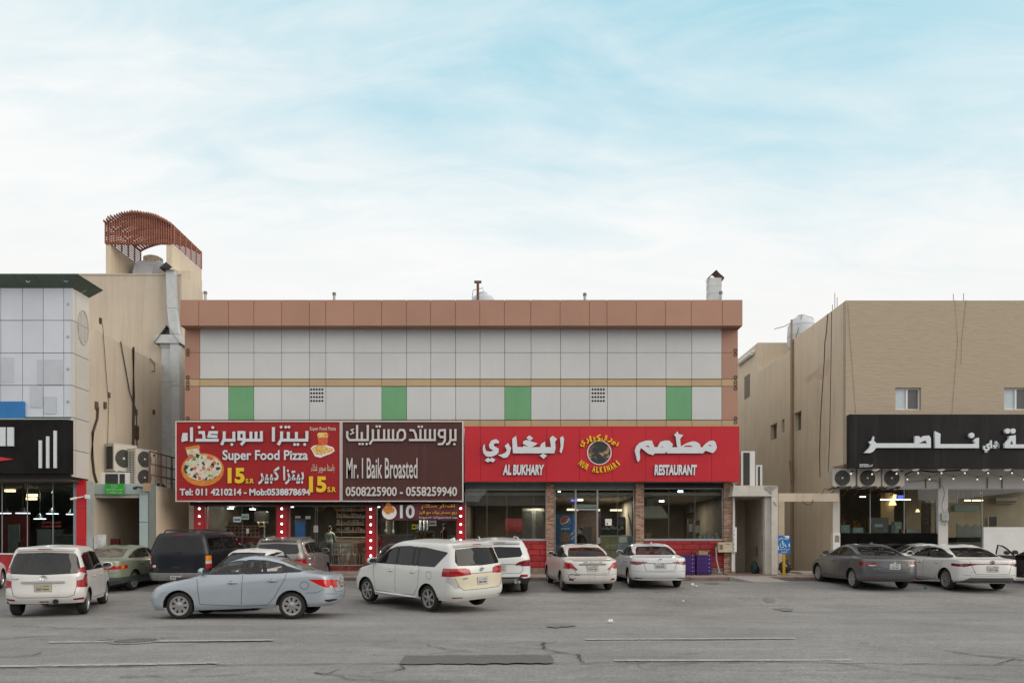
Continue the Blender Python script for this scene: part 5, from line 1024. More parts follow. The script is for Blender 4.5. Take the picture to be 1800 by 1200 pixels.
 for px in(1540, 1574, 1610, 1655, 1696, 1733, 1772):
  x, z = S(px, 824, 28.75); q = thing('downlight', 'small white lamp under the black cafe sign', 'lamp', (x, 28.78, b0-.011), 'lamps under the cafe sign'); mb = MB(); mb.lathe([(.13, .0), (.12, -.05), (.05, -.075), (0, -.08)], (0, 0, 0), 'z', 14); mb.build('lamp', mat('lamp_glow', (.8, .76, .7), .4, var = 0, emit = (1, .9, .75), estr = .15), q); mb = MB(); mb.lathe([(.15, .01), (.15, -.02), (.131, -.02)], (0, 0, 0), 'z', 14); mb.build('rim', m_alu, q)
build_right()
def build_right_props():
 X = lambda p, Y:S(p, 0, Y)[0]
 # three outdoor units under the overhang
 for i, (a, b) in enumerate(((1463.5, 1504), (1507.5, 1548.5), (1551, 1590))):
  Y = 29.2; x0, x1, z0, z1 = RC(a, 824, b, 855.5, Y); lab = ['cream air conditioner under the black cafe sign, nearest the alley', 'cream air conditioner under the black cafe sign, middle one of three', 'cream air conditioner under the black cafe sign, farthest from the alley'][i]
  u = ac_unit(lab, x1-x0, .36, z1-z0, 1, ((x0+x1)/2, Y+.18, z0), 0, 'air conditioners over the cafe window'); w = (x1-x0)/2
  for s in(-.6, .6):mb = MB(); mb.box(s*w-.02, s*w+.02, -.2, .62, -.05, -.001); mb.cyl((s*w, -.1, -.03), (s*w, .6, -.3), .015, n = 6); mb.build('bracket', m_ruststeel, u)
  # festoon lights
 t = thing('festoon_lights', 'string of small bulbs hung in loops along the white cafe lintel', 'string lights', (X(1592, 29.6), 29.6, zat(830, 29.6))); off = Vector(t.location); pts = []; bulbs = [(1595, 842), (1614, 831), (1634, 842), (1655, 831), (1676, 841), (1696, 831), (1718, 842), (1737, 831), (1759, 841), (1779, 831), (1800, 842), (1496, 832), (1533, 833), (1576, 832)]
 mb = MB(); seq = sorted(bulbs[:11]); path = []
 for(a, b), (c, d) in zip(seq, seq[1:]):
  for k in range(6):u = k/6; path.append((S(a+(c-a)*u, b-4+(d-b)*u+3*math.sin(u*math.pi), 29.6)[0], 29.6, S(0, b-4+(d-b)*u+3*math.sin(u*math.pi), 29.6)[1]))
 mb.tube(path, .006, 5); mb.build('cable', m_black, t, loc = -off)
 for a, b in bulbs:
  x, z = S(a, b, 29.6 if a>1592 else 29.1); yy = 29.6 if a>1592 else 29.1; mb = MB(); mb.ell((x, yy, z), .03, .03, .038, 10, 6, 0); mb.cyl((x, yy, z+.04), (x, yy, z+.13), .02, n = 8, mi = 1); mb.build('bulb', [lamp_mat('bulb_glow', (1, .92, .8), .7), m_black], t, loc = -off)
  # black cable bundle, meters
 mb = MB(); mb.tube([(S(a, b, 29.4)[0], 29.4, S(a, b, 29.4)[1]) for a, b in((1590, 835), (1600, 829), (1615, 826.5), (1640, 829), (1665, 827), (1700, 826))], .03, 7); tag(mb.build('cable_bundle', m_black), 'thick black cable bundle sagging below the black cafe sign', 'cable')
 Y = 29.85; x0, x1, z0, z1 = RC(1656, 901.5, 1668, 914, Y); q = thing('meter_box', 'small grey electric box on the white cafe pillar', 'meter box', (x0, Y, z0)); mb = MB(); mb.box(0, x1-x0, 0, .12, 0, z1-z0); mb.build('case', mat('meter_case', (.42, .44, .43), .5, var = .1), q); mb = MB(); mb.box(.06, x1-x0-.06, -.01, -.001, .08, z1-z0-.06); mb.build('door', mat('meter_door', (.35, .36, .35), .5, var = .3, scale = 20), q)
 mb = MB(); mb.tube(sm([(.1, .06, z1-z0), (.02, .05, .6), (.12, .05, 1.1), (-.05, .06, 1.5), (-.4, .08, 1.62), (-1.3, .1, 1.55)]), .012, 5); mb.tube([(.15, .05, z1-z0), (.3, .05, .5), (.32, .05, -.2), (.2, .05, 0)], .012, 5); mb.tube([(.1, .05, 0), (.0, .05, -.15), (.12, .05, -.22), (.2, .05, 0)], .012, 5); mb.build('wire', mat('wire_grey', (.2, .19, .18), .6, var = 0), q)
 Y = 29.75; x0, x1, z0, z1 = RC(1464.5, 936, 1477, 968, Y); q = thing('meter_box', 'white meter cabinet at the foot of the cafe corner pillar', 'meter box', (x0, Y, z0)); mb = MB(); mb.box(0, x1-x0, 0, .2, 0, z1-z0); mb.build('case', m_whitepaint, q); mb = MB(); mb.box(.07, x1-x0-.04, -.008, -.001, .36, z1-z0-.1); mb.build('window', mat('meter_glass', (.28, .25, .19), .2, var = .4, scale = 20), q)
 # cafe interior lamps and counter goods
 for px0, px1, py, Y in((1548, 1600, 877.5, 32.0), (1696, 1727, 879, 32.5), (1512, 1521, 872.5, 32)):
  x0, x1, z0, z1 = RC(px0, py-.8, px1, py+.9, Y); q = thing('linear_lamp', 'slim glowing linear lamp hanging inside the cafe', 'lamp', ((x0+x1)/2, Y, z0), 'linear lamps in the cafe'); mb = MB(); mb.box(-(x1-x0)/2, (x1-x0)/2, -.04, .04, 0, z1-z0); mb.build('tube', lamp_mat('linear_glow', (1, .80, .52), 5), q); mb = MB()
  for s in(-.8, .8):mb.cyl((s*(x1-x0)/2, 0, z1-z0), (s*(x1-x0)/2, 0, 4.2-z0), .008, n = 5)
  mb.build('stem', m_black, q)
 for px, py, Y, r in((1613, 897, 33, .09), (1569, 883, 32.9, .16), (1573, 872, 32.9, .12)):
  x, z = S(px, py, Y); q = thing('wall_lamp', 'small warm lamp glowing inside the cafe', 'lamp', (x, Y, z), 'warm lamps in the cafe'); mb = MB(); mb.lathe([(r*.5, r*.7), (r, -r*.7), (0, -r*.7)], (0, 0, 0), 'z', 14); mb.build('lamp_shade', lamp_mat('shade_glow', (1, .72, .36), 1.6), q); mb = MB(); mb.cyl((0, 0, r*.7), (0, 0, 4.2-z), .01, n = 6); mb.build('stem', m_black, q)
 Y = 31.2; x0, x1, z0, z1 = RC(1577, 869.5, 1590.5, 876, Y); q = thing('screen', 'small blue lit screen hanging in the cafe', 'screen', (x0, Y, z0)); mb = MB(); mb.box(0, x1-x0, 0, .06, 0, z1-z0); mb.build('casing', m_black, q); mb = MB()
 for k in range(2):mb.box(.02, x1-x0-.02, -.006, -.001, .02+k*.07, .065+k*.07)
 mb.build('display', lamp_mat('blue_glow', (.06, .12, 1), 2.2), q); mb = MB(); mb.cyl(((x1-x0)/2, .03, z1-z0), ((x1-x0)/2, .03, 4.2-z0), .015, n = 6); mb.build('stem', m_black, q)
 Y = 30.9; x0, x1, z0, z1 = RC(1476, 936, 1649, 940, Y); q = thing('cafe_counter', 'long dark counter behind the cafe window', 'counter', ((x0+x1)/2, Y, .62)); w = (x1-x0)/2; mb = MB(); mb.box(-w+.3, w, 0, .6, 0, z1-.68); mb.build('body', m_black, q); mb = MB(); mb.box(-w+.28, w+.02, -.04, .64, z1-.68, z1-.62); mb.build('top', mat('counter_top', (.1, .09, .08), .3, var = .1), q); zt = z1
 rnd = random.Random(6); m_c = [mat('cup_white', (.6, .62, .6), .4, var = .05), mat('cup_green', (.34, .46, .42), .4, var = .05), mat('brass', (.40, .24, .06), .3, .8, var = .1), mat('box_red', (.5, .05, .03), .5, var = .05)]
 for px, kind, h, col, lab in((1483, 'box', .32, 1, 'pale green box with a lid on the cafe counter'), (1506, 'box', .2, 1, 'low pale tray of cups on the cafe counter'), (1542, 'box', .62, 4, 'grey coffee machine on the cafe counter'), (1554, 'cyl', .33, 4, 'dark steel urn on the cafe counter'), (1568, 'cyl', .33, 4, 'second steel urn beside the coffee machine'), (1576, 'box', .44, 1, 'tall pale green box on the cafe counter'), (1584, 'box', .14, 3, 'flat red box on the cafe counter'), (1600, 'box', .14, 0, 'long white tray on the cafe counter')):
  x, _ = S(px, 0, Y+.25); q = thing('counter_box' if kind=='box' else 'urn', lab, 'box' if kind=='box' else 'urn', (x, Y+.25, zt+.001)); mm = (m_c+[mat('machine_grey', (.17, .18, .165), .4, .3, var = .1)])[col]; mb = MB(); ww = {1483:.2, 1506:.22, 1542:.42, 1576:.15, 1584:.16, 1600:.3}.get(px, .11)
  if kind=='box':mb.box(-ww, ww, -.12, .12, 0, h); mb.box(-ww*1.04, ww*1.04, -.13, .13, h, h+.02)
  else:mb.lathe([(0, 0), (.14, 0), (.14, h*.9), (.12, h), (.03, h+.03), (0, h+.05)], (0, 0, 0), 'z', 18)
  mb.build('body', mm, q)
  mb = MB(); (mb.box(-ww*.4, ww*.4, -.13, -.121, h*.4, h*.6) if kind=='box' else mb.cyl((0, -.14, .07), (0, -.2, .07), .02, n = 8)); mb.build('label' if kind=='box' else 'tap', m_c[0], q)
 for k, px in enumerate((1482, 1500, 1512, 1519, 1502, 1521, 1508)):
  x, _ = S(px, 0, Y+.4); zz = zt+.36 if k<2 else zt+.02+(.22 if k>3 else .0); q = thing('coffee_pot', 'brass coffee pot on the cafe counter shelf', 'coffee pot', (x, Y+.42, zz), 'brass coffee pots in the cafe'); mb = MB(); mb.lathe([(0, 0), (.07, 0), (.085, .06), (.04, .16), (.055, .2), (.01, .25), (0, .28)], (0, 0, 0), 'z', 14); mb.build('body', m_c[2], q); mb = MB(); mb.tube([(.05, 0, .08), (.12, 0, .14), (.15, 0, .19)], .012, 6); mb.build('spout', m_c[2], q)
  # right bay: hanging unit, oven-like counter, wall unit, dark poster
 Y = 31; x0, x1, z0, z1 = RC(1678, 888, 1720, 898, Y); q = thing('hanging_shelf', 'pale green shelf hung from two rods inside the cafe', 'shelf', (x0, Y, z0)); mb = MB(); mb.box(0, x1-x0, 0, .3, 0, z1-z0); mb.build('box', mat('shelf_green', (.36, .46, .42), .5, var = .05), q); mb = MB(); mb.cyl((.2, .15, z1-z0), (.2, .15, 4.2-z0), .025); mb.cyl((x1-x0-.2, .15, z1-z0), (x1-x0-.2, .15, 4.2-z0), .025); mb.build('rod', m_alu, q)
 Y = 31.2; x0, x1, z0, z1 = RC(1682, 920, 1726, 960, Y); q = thing('serving_counter', 'grey serving counter with a scalloped top edge inside the cafe', 'counter', (x0, Y, .62)); w = x1-x0; h = z1-.62; mb = MB(); mb.box(0, w, 0, .7, 0, h*.62); mb.build('body', mat('serving_grey', (.30, .29, .27), .5, var = .08), q); mb = MB(); mb.prism([(0, h*.72), (w, h*.72), (w, h)]+[(w*(1-(k+.5)/6), h*(.92 if k%2==0 else 1.0)) for k in range(6)]+[(0, h)], .0, .05); mb.build('top_panel', mat('serving_pale', (.34, .34, .32), .5, var = .1), q); mb = MB(); mb.box(0, w, .01, .65, h*.62, h*.72); mb.build('shelf', m_black, q); mb = MB(); mb.box(w*.5, w*.7, -.012, -.001, h*.28, h*.42); mb.build('panel', m_dark, q)
 Y = 34.1; x0, x1, z0, z1 = RC(1748, 875, 1785, 884, Y); q = thing('indoor_unit', 'wall mounted air conditioner inside the cafe', 'air conditioner', (x0, Y-.12, z0)); mb = MB(); mb.box(0, x1-x0, 0, .22, 0, z1-z0); mb.build('casing', mat('unit_ivory', (.45, .42, .34), .5, var = .05), q); mb = MB(); mb.box(.03, x1-x0-.03, -.008, -.001, .03, .09); mb.build('vent', m_black, q)
 x0, x1, z0, z1 = RC(1738, 908, 1752, 924, Y); q = thing('poster', 'dark poster on the cream cafe wall', 'poster', (x0, Y, z0)); mb = MB(); mb.box(0, x1-x0, 0, .03, 0, z1-z0); mb.build('print', mat('poster_dark', (.035, .03, .03), .6, var = .4, scale = 8), q); mb = MB(); mb.box(-.04, 0, -.01, .04, -.04, z1-z0+.04); mb.box(x1-x0, x1-x0+.04, -.01, .04, -.04, z1-z0+.04); mb.build('frame', m_plaster, q)
 # water tank on the roof
 Y = 37.3; x, z = S(1417, 545, Y); x0, z0 = S(1395, 590, Y); q = thing('water_tank', 'round white roof water tank with wire bands above the tan side wall', 'water tank', (x+.1, Y+.8, z0-.8)); h = z-q.location.z; mb = MB(); r = .72; mb.lathe([(0, .4), (r*.9, .4), (r, .55), (r, h*.55), (r*.95, h*.72), (r*.7, h*.88), (.22, h*.95), (.22, h*.99), (.1, h), (0, h)], (0, 0, 0), 'z', 28); mb.build('body', mat('tank_white', (.52, .55, .60), .5, var = .08, streak = .2), q)
 mb = MB()
 for hh in(.5, .78):mb.lathe([(r+.012, h*hh*.9), (r+.02, h*hh*.9+.01)], (0, 0, 0), 'z', 28)
 for a in(0.6, 2.2, 3.8, 5.3):mb.tube([((r+.015)*math.cos(a), (r+.015)*math.sin(a), .5), ((r+.015)*math.cos(a+.3), (r+.015)*math.sin(a+.3), h*.55), (r*.72*math.cos(a+.5), r*.72*math.sin(a+.5), h*.9), (0, 0, h+.02)], .013, 5)
 mb.tube([(-r*.3, 0, h*.9), (-r-.2, 0, h*.72), (-r-.7, 0, h*.66)], .018, 5); mb.build('band', mat('band_dark', (.1, .09, .08), .6, var = .1), q); mb = MB()
 for a in range(4):mb.cyl((.5*math.cos(a*1.57+.8), .5*math.sin(a*1.57+.8), -1.2), (.5*math.cos(a*1.57+.8), .5*math.sin(a*1.57+.8), .42), .04, n = 6)
 mb.build('stand', m_ruststeel, q)
 # white pipe under the far parapet
 ya, yb = YX(1326, RX), YX(1300, RX); mb = MB(); mb.cyl((RX-.12, ya, zat(620, ya)), (RX-.12, yb, zat(640, yb)), .12, n = 10); mb.cyl((RX-.12, ya, zat(620, ya)), (RX, ya, zat(618, ya)), .11, n = 10); tag(mb.build('white_pipe', m_whitepaint), 'fat white pipe running under the far parapet of the tan building', 'pipe')
 # plaster portal beside the restaurant
 Y = 28.35; m_pl = mat('peeling_plaster', (.55, .52, .47), .9, var = .12, scale = 3, bump = .35, bscale = 8, streak = .35, stain = (.33, .29, .25)); q = thing('plaster_portal', 'peeling white plaster entrance portal beside the red brick restaurant', 'portal', (0, 0, 0)); X_ = lambda p:S(p, 0, Y)[0]
 mb = MB(); zl0, zl1 = zat(871.5, Y), zat(853, Y); mb.prism([(X_(1287), zl0), (X_(1367.5), zl0), (X_(1367.5), zl1), (X_(1290), zl1)], Y, Y+3.6); mb.build('lintel', m_pl, q)
 mb = MB(); mb.box(X_(1356.5), X_(1367.5), Y+.003, Y+.35, .45, zl0-.002); mb.box(X_(1347), X_(1356.4), Y+.15, Y+.4, .45, zl0-.003); mb.build('pillar', m_pl, q)
 m_in = mat('portal_inner', (.62, .55, .46), .9, var = .12, scale = 1.5, streak = .35); mb = MB(); mb.box(X_(1357), X_(1367), Y+.41, Y+3.55, .45, zl0-.004); mb.box(X_(1288), X_(1357), Y+3.3, Y+3.5, .45, zl0-.004); mb.box(X_(1312), X_(1322), Y+3.12, Y+3.29, .45, zl0-.005); mb.build('inner_wall', m_in, q)
 mb = MB(); mb.box(X_(1290), X_(1306), Y+3.2, Y+3.29, .6, 2.9); mb.build('door', mat('old_door', (.55, .48, .38), .7, var = .1, streak = .25), q)
 mb = MB(); mb.box(X_(1288)-.2, X_(1357)+.2, Y+.0, Y+3.3, .4, .63); mb.build('floor', mat('portal_floor', (.20, .155, .125), .9, var = .2), q)
 m_bare = mat('bare_cement', (.30, .28, .26), .95, var = .2, scale = 6); mb = MB(); zc = ZC(1280, 840, 6.318, Y); rnd = random.Random(9)
 mb.prism(zc([(395, 95), (420, 88), (545, 85), (550, 100), (510, 130), (480, 150), (490, 175), (460, 180), (440, 150), (400, 130)]), Y-.006, Y-.001); mb.prism(zc([(500, 255), (515, 260), (545, 310), (540, 318), (505, 285)]), Y-.006, Y-.001)
 mb.build('bare_patch', m_bare, q)
 for a, b, c, d in((.9, 1.0, 1.5, 2.1), (1.6, 1.75, 1.3, 1.7)):mb = MB(); mb.box(X_(1357)-.006, X_(1357)-.001, Y+a, Y+b+.15, c, d); mb.build('bare_patch', m_bare, q)
 # tan frame across the alley
 Y = 29.4; q = thing('alley_frame', 'tan plaster beam and post framing the alley beside the plaster portal', 'frame', (0, 0, 0)); x0 = S(1368.5, 0, Y)[0]; mb = MB(); mb.box(x0, RX-.002, Y, Y+.3, zat(881, Y), zat(866.5, Y)); mb.build('beam', m_plaster2, q); mb = MB(); mb.box(x0, S(1379, 0, Y)[0], Y+.002, Y+.3, .45, zat(881, Y)-.002); mb.build('post', mat('post_sand', (.50, .42, .33), .9, var = .1, streak = .3), q)
 mb = MB(); mb.box(RX-.001, RX-.001+.3, RY+.26, RS-.02, 0.3, .5);
 mb = MB(); mb.tube(sm([(S(a, b, 29.38)[0], 29.38, S(a, b, 29.38)[1]) for a, b in((1410, 881), (1419, 886.5), (1427, 885), (1429, 878))]), .013, 6); mb.tube(sm([(S(a, b, 29.38)[0], 29.38, S(a, b, 29.38)[1]) for a, b in((1445, 868), (1450, 858), (1458, 862), (1464, 856))]), .010, 5); mb.build('cable', mat('cable_dark', (.05, .035, .03), .7, var = .2), q)
 mb = MB(); mb.box(8.8, RX-.01, 38, 38.2, .4, 4.2); tag(mb.build('alley_wall', m_plaster2), 'plain tan wall closing the narrow alley behind the blue sign', 'wall')
 # window units on the plaster portal roof
 for i, (a, b, c, d, lab) in enumerate(((1303, 792.5, 1327, 852.5, 'tall white air conditioner on the plaster portal beside the red sign'), (1329, 817, 1340, 852.5, 'smaller white air conditioner behind the tall one on the plaster portal'))):
  Y = 29.4+i*.8; x0, x1, z0, z1 = RC(a, b, c, d, Y); zl = zat(853, 28.35)+.001; q = thing('air_conditioner', lab, 'air conditioner', (x0, Y, zl)); mb = MB(); mb.box(0, x1-x0, 0, .6, 0, z1-zl); mb.build('casing', m_whitepaint, q); mb = MB(); mb.box(.08, (x1-x0)*.62, -.012, -.001, .1, z1-zl-.06); mb.build('grille', m_coil, q)
  # roof things on the restaurant
 zr = S(0, 541, FY)[1]
 Y = 33; x, z = S(840, 495, Y); q = thing('antenna_mast', 'thin T-shaped pole on the restaurant roof', 'pole', (x, Y, zr)); mb = MB(); mb.cyl((0, 0, 0), (0, 0, z-zr), .06); mb.build('pole', m_ruststeel, q); mb = MB(); mb.box(-.16, .16, -.05, .05, z-zr-.06, z-zr+.03); mb.build('crossbar', m_ruststeel, q)
 Y = 33.6; x, z = S(849, 515, 34.4); q = thing('water_tank', 'low white water tank lid showing over the terracotta cornice', 'water tank', (x, Y+.8, zr)); mb = MB(); mb.lathe([(0, 0), (.55, 0), (.55, z-zr-.35), (.45, z-zr-.2), (.2, z-zr-.12), (.2, z-zr), (0, z-zr+.02)], (0, 0, 0), 'z', 24); mb.build('body', mat('tank_white', (.52, .55, .60), .5, var = .08), q); mb = MB(); mb.tube([(-.5, -.1, z-zr-.25), (-.45, -.1, z-zr+.1), (.0, -.1, z-zr+.2), (.02, -.1, z-zr)], .015, 5); mb.build('pipe', m_ruststeel, q)
 Y = 31; x0, x1, z0, z1 = RC(1247, 488, 1268.5, 540, Y); q = thing('exhaust_duct', 'square grey duct with a flapped cap on the right end of the restaurant roof', 'duct', ((x0+x1)/2, Y, zr)); w = (x1-x0)/2; h = z1-zr; mb = MB(); mb.box(-w, w, 0, .5, 0, h)
 for k in range(1, 6):mb.box(-w-.008, w+.008, -.008, .508, h*k/6-.012, h*k/6+.012)
 mb.build('shaft', m_steel, q); mb = MB(); mb.add([(-w-.06, -.05, h), (0, -.05, h+.30), (w+.1, -.05, h), (-w-.06, .55, h), (0, .55, h+.30), (w+.1, .55, h)], [(0, 1, 4, 3), (1, 2, 5, 4)]); mb.add([(w+.1, -.06, h-.05), (.02, -.06, h+.31), (.02, .56, h+.31), (w+.1, .56, h-.05)], [(0, 1, 2, 3)]); mb.build('cap', mat('duct_cap2', (.38, .28, .21), .6, .3, var = .2), q)
 for px, py, lab in((587.5, 517, 'short grey vent pipe on the left of the restaurant roof'), (1028, 518, 'short capped vent pipe near the middle of the restaurant roof'), (361, 515, 'grey vent pipe beside the beige tower'), (1267, 515, 'small vent pipe beside the square roof duct')):
  Y = 30.6; x, z = S(px, py, Y); q = thing('vent_pipe', lab, 'vent pipe', (x, Y, zr)); mb = MB(); mb.cyl((0, 0, 0), (0, 0, z-zr), .055); mb.build('pipe', mat('pipe_grey', (.45, .44, .42), .6, var = .1), q); mb = MB(); mb.cyl((0, 0, z-zr-.04), (0, 0, z-zr+.06), .075); mb.build('cap', mat('pipe_cap', (.2, .17, .15), .6, var = .1), q)
build_right_props()
# ------------------------------------------------------------------ people
def person(label, loc, rz, height = 1.72, shirt = (.1, .1, .1), trousers = (.05, .05, .055), skin = (.30, .17, .11), lean = 0.0, arms = 'relaxed', sleeves = True, cap = None, mask = False, hair = (.012, .010, .009)):
 t = thing('person', label, 'person', loc, None, rz); k = height/1.75; V, E, Rd, Tg = [], [], [], []
 def v(p, r, par = None, tg = None):
  V.append(Vector(p)*k); Rd.append((r[0]*k, r[1]*k) if isinstance(r, tuple) else(r*k, r*k)); i = len(V)-1
  if par is not None:E.append((par, i)); Tg.append(tg)
  return i
 def L(p):
  c, s = math.cos(lean), math.sin(lean); y, z = p[1], p[2]-.95; return(p[0], y*c-z*s, .95+y*s+z*c)
 pel = v((0, 0, .95), (.150, .105)); wa = v(L((0, 0, 1.10)), (.140, .098), pel, 't'); ch = v(L((0, .005, 1.30)), (.165, .108), wa, 's'); sh = v(L((0, .0, 1.42)), (.13, .085), ch, 's'); nk = v(L((0, -.005, 1.50)), .056, sh, 's'); hd0 = v(L((0, -.02, 1.58)), (.070, .082), nk, 'k'); hd = v(L((0, -.015, 1.665)), (.078, .092), hd0, 'k'); v(L((0, -.005, 1.715)), (.06, .07), hd, 'k'); v(L((0, -.115, 1.60)), .014, hd0, 'k')
 for s in(-1, 1):v(L((s*.085, .0, 1.61)), .014, hd0, 'k')
 for s in(-1, 1):
  hip = v((s*.09, .0, .88), .092, pel, 'p'); kn = v((s*.10, -.015, .48), .060, hip, 'p'); an = v((s*.105, .02, .09), .042, kn, 'p'); v((s*.115, -.13, .045), .040, an, 'f')
  a0 = v(L((s*.175, .0, 1.40)), .060, sh, 's')
  if arms=='relaxed':el, wr, hn, fd = (s*.225, .03, 1.12), (s*.235, -.06, .90), (s*.235, -.085, .84), (0, -.02, -.03)
  elif arms=='forward':el, wr, hn, fd = (s*.22, -.08, 1.14), (s*.15, -.30, 1.06), (s*.13, -.37, 1.05), (0, -.035, -.01)
  else:el, wr, hn, fd = (s*.24, .0, 1.13), (s*.12, -.20, 1.10), (s*.06, -.24, 1.11), (-s*.03, -.01, 0)
  e = v(L(el), .043, a0, 's'); w = v(L(wr), .029, e, 's' if sleeves else 'k'); h = v(L(hn), .034, w, 'k')
  for q in range(4):
   o = (q-1.5)*.019; f1 = v(L((hn[0]+fd[0]*1.6, hn[1]+fd[1]*1.6+(o if abs(fd[1])<.03 else 0), hn[2]+fd[2]*1.6+(o if abs(fd[1])>=.03 else 0))), .0095, h, 'k'); v(L((hn[0]+fd[0]*2.7-s*.012, hn[1]+fd[1]*2.7+(o if abs(fd[1])<.03 else 0), hn[2]+fd[2]*2.7-.012+(o if abs(fd[1])>=.03 else 0))), .008, f1, 'k')
  v(L((hn[0]-s*.03, hn[1]-.035, hn[2]+.005)), .010, h, 'k')
 me = bpy.data.meshes.new('body'); me.from_pydata([tuple(p) for p in V], E, []); o = bpy.data.objects.new('body', me); COL.objects.link(o)
 md = o.modifiers.new('skin', 'SKIN'); md.use_smooth_shade = True; sv = me.skin_vertices[0].data
 for i, r in enumerate(Rd):sv[i].radius = r
 sv[0].use_root = True; sb = o.modifiers.new('sub', 'SUBSURF'); sb.levels = 2; sb.render_levels = 2
 bpy.context.view_layer.update(); m2 = bpy.data.meshes.new_from_object(o.evaluated_get(bpy.context.evaluated_depsgraph_get())); bpy.data.objects.remove(o); bpy.data.meshes.remove(me)
 names = {'s':0, 't':0, 'k':1, 'p':2, 'f':3}; m2.materials.clear(); ci = '%02d'%len(MATS)
 for m in(mat('shirt_cloth'+ci, shirt, .85, var = .12, scale = 9), mat('skin'+ci, skin, .5, var = .06), mat('trouser_cloth'+ci, trousers, .85, var = .12, scale = 9), mat('shoe_leather', (.02, .018, .016), .5, var = .1)):m2.materials.append(m)
 for p in m2.polygons:
  c = p.center; best = 9
  for(a, b), g in zip(E, Tg):
   A, B = V[a], V[b]; d = B-A; u = max(0, min(1, (c-A).dot(d)/max(d.length_squared, 1e-9))); dist = (c-A-d*u).length
   if dist<best:best = dist; p.material_index = names[g]
  p.use_smooth = True
 m2.name = 'body'; o = bpy.data.objects.new('body', m2); COL.objects.link(o); o.parent = t
 hc = Vector(L((0, .008, 1.668)))*k; mb = MB(); mb.ell(hc+Vector((0, .012, .02))*k, .088*k, .098*k, .085*k, 18, 10)
 mb.v = [(x, y, max(z, hc.z+.018*k) if y<hc.y-.055*k else max(z, hc.z-.07*k)) for x, y, z in mb.v]; mb.build('hair', mat('hair_black', hair, .7, var = .2), t)
 mb = MB()
 for s in(-1, 1):q = Vector(L((s*.032, -.105, 1.635)))*k; mb.ell(q, .013*k, .008*k, .008*k, 8, 5)
 mb.build('eye', mat('eye_dark', (.02, .015, .012), .2, var = 0), t); mb = MB(); q = Vector(L((0, -.10, 1.562)))*k; mb.ell(q, .026*k, .010*k, .007*k, 10, 5); mb.build('mouth', mat('lip', (.22, .09, .07), .5, var = 0), t)
 if mask:mb = MB(); q = Vector(L((0, -.082, 1.575)))*k; mb.ell(q, .064*k, .045*k, .048*k, 14, 8); mb.build('face_mask', mat('mask_blue', (.45, .60, .66), .8, var = .05), t)
 if cap:mb = MB(); q = hc+Vector((0, .01, .045))*k; mb.ell(q, .098*k, .108*k, .07*k, 18, 8); mb.v = [(x, y, max(z, q.z-.015)) for x, y, z in mb.v]; mb.ell(q+Vector((0, -.11, -.012))*k, .07*k, .075*k, .010*k, 12, 5); mb.build('cap', mat('cap_cloth', cap, .8, var = .1), t)
 return t
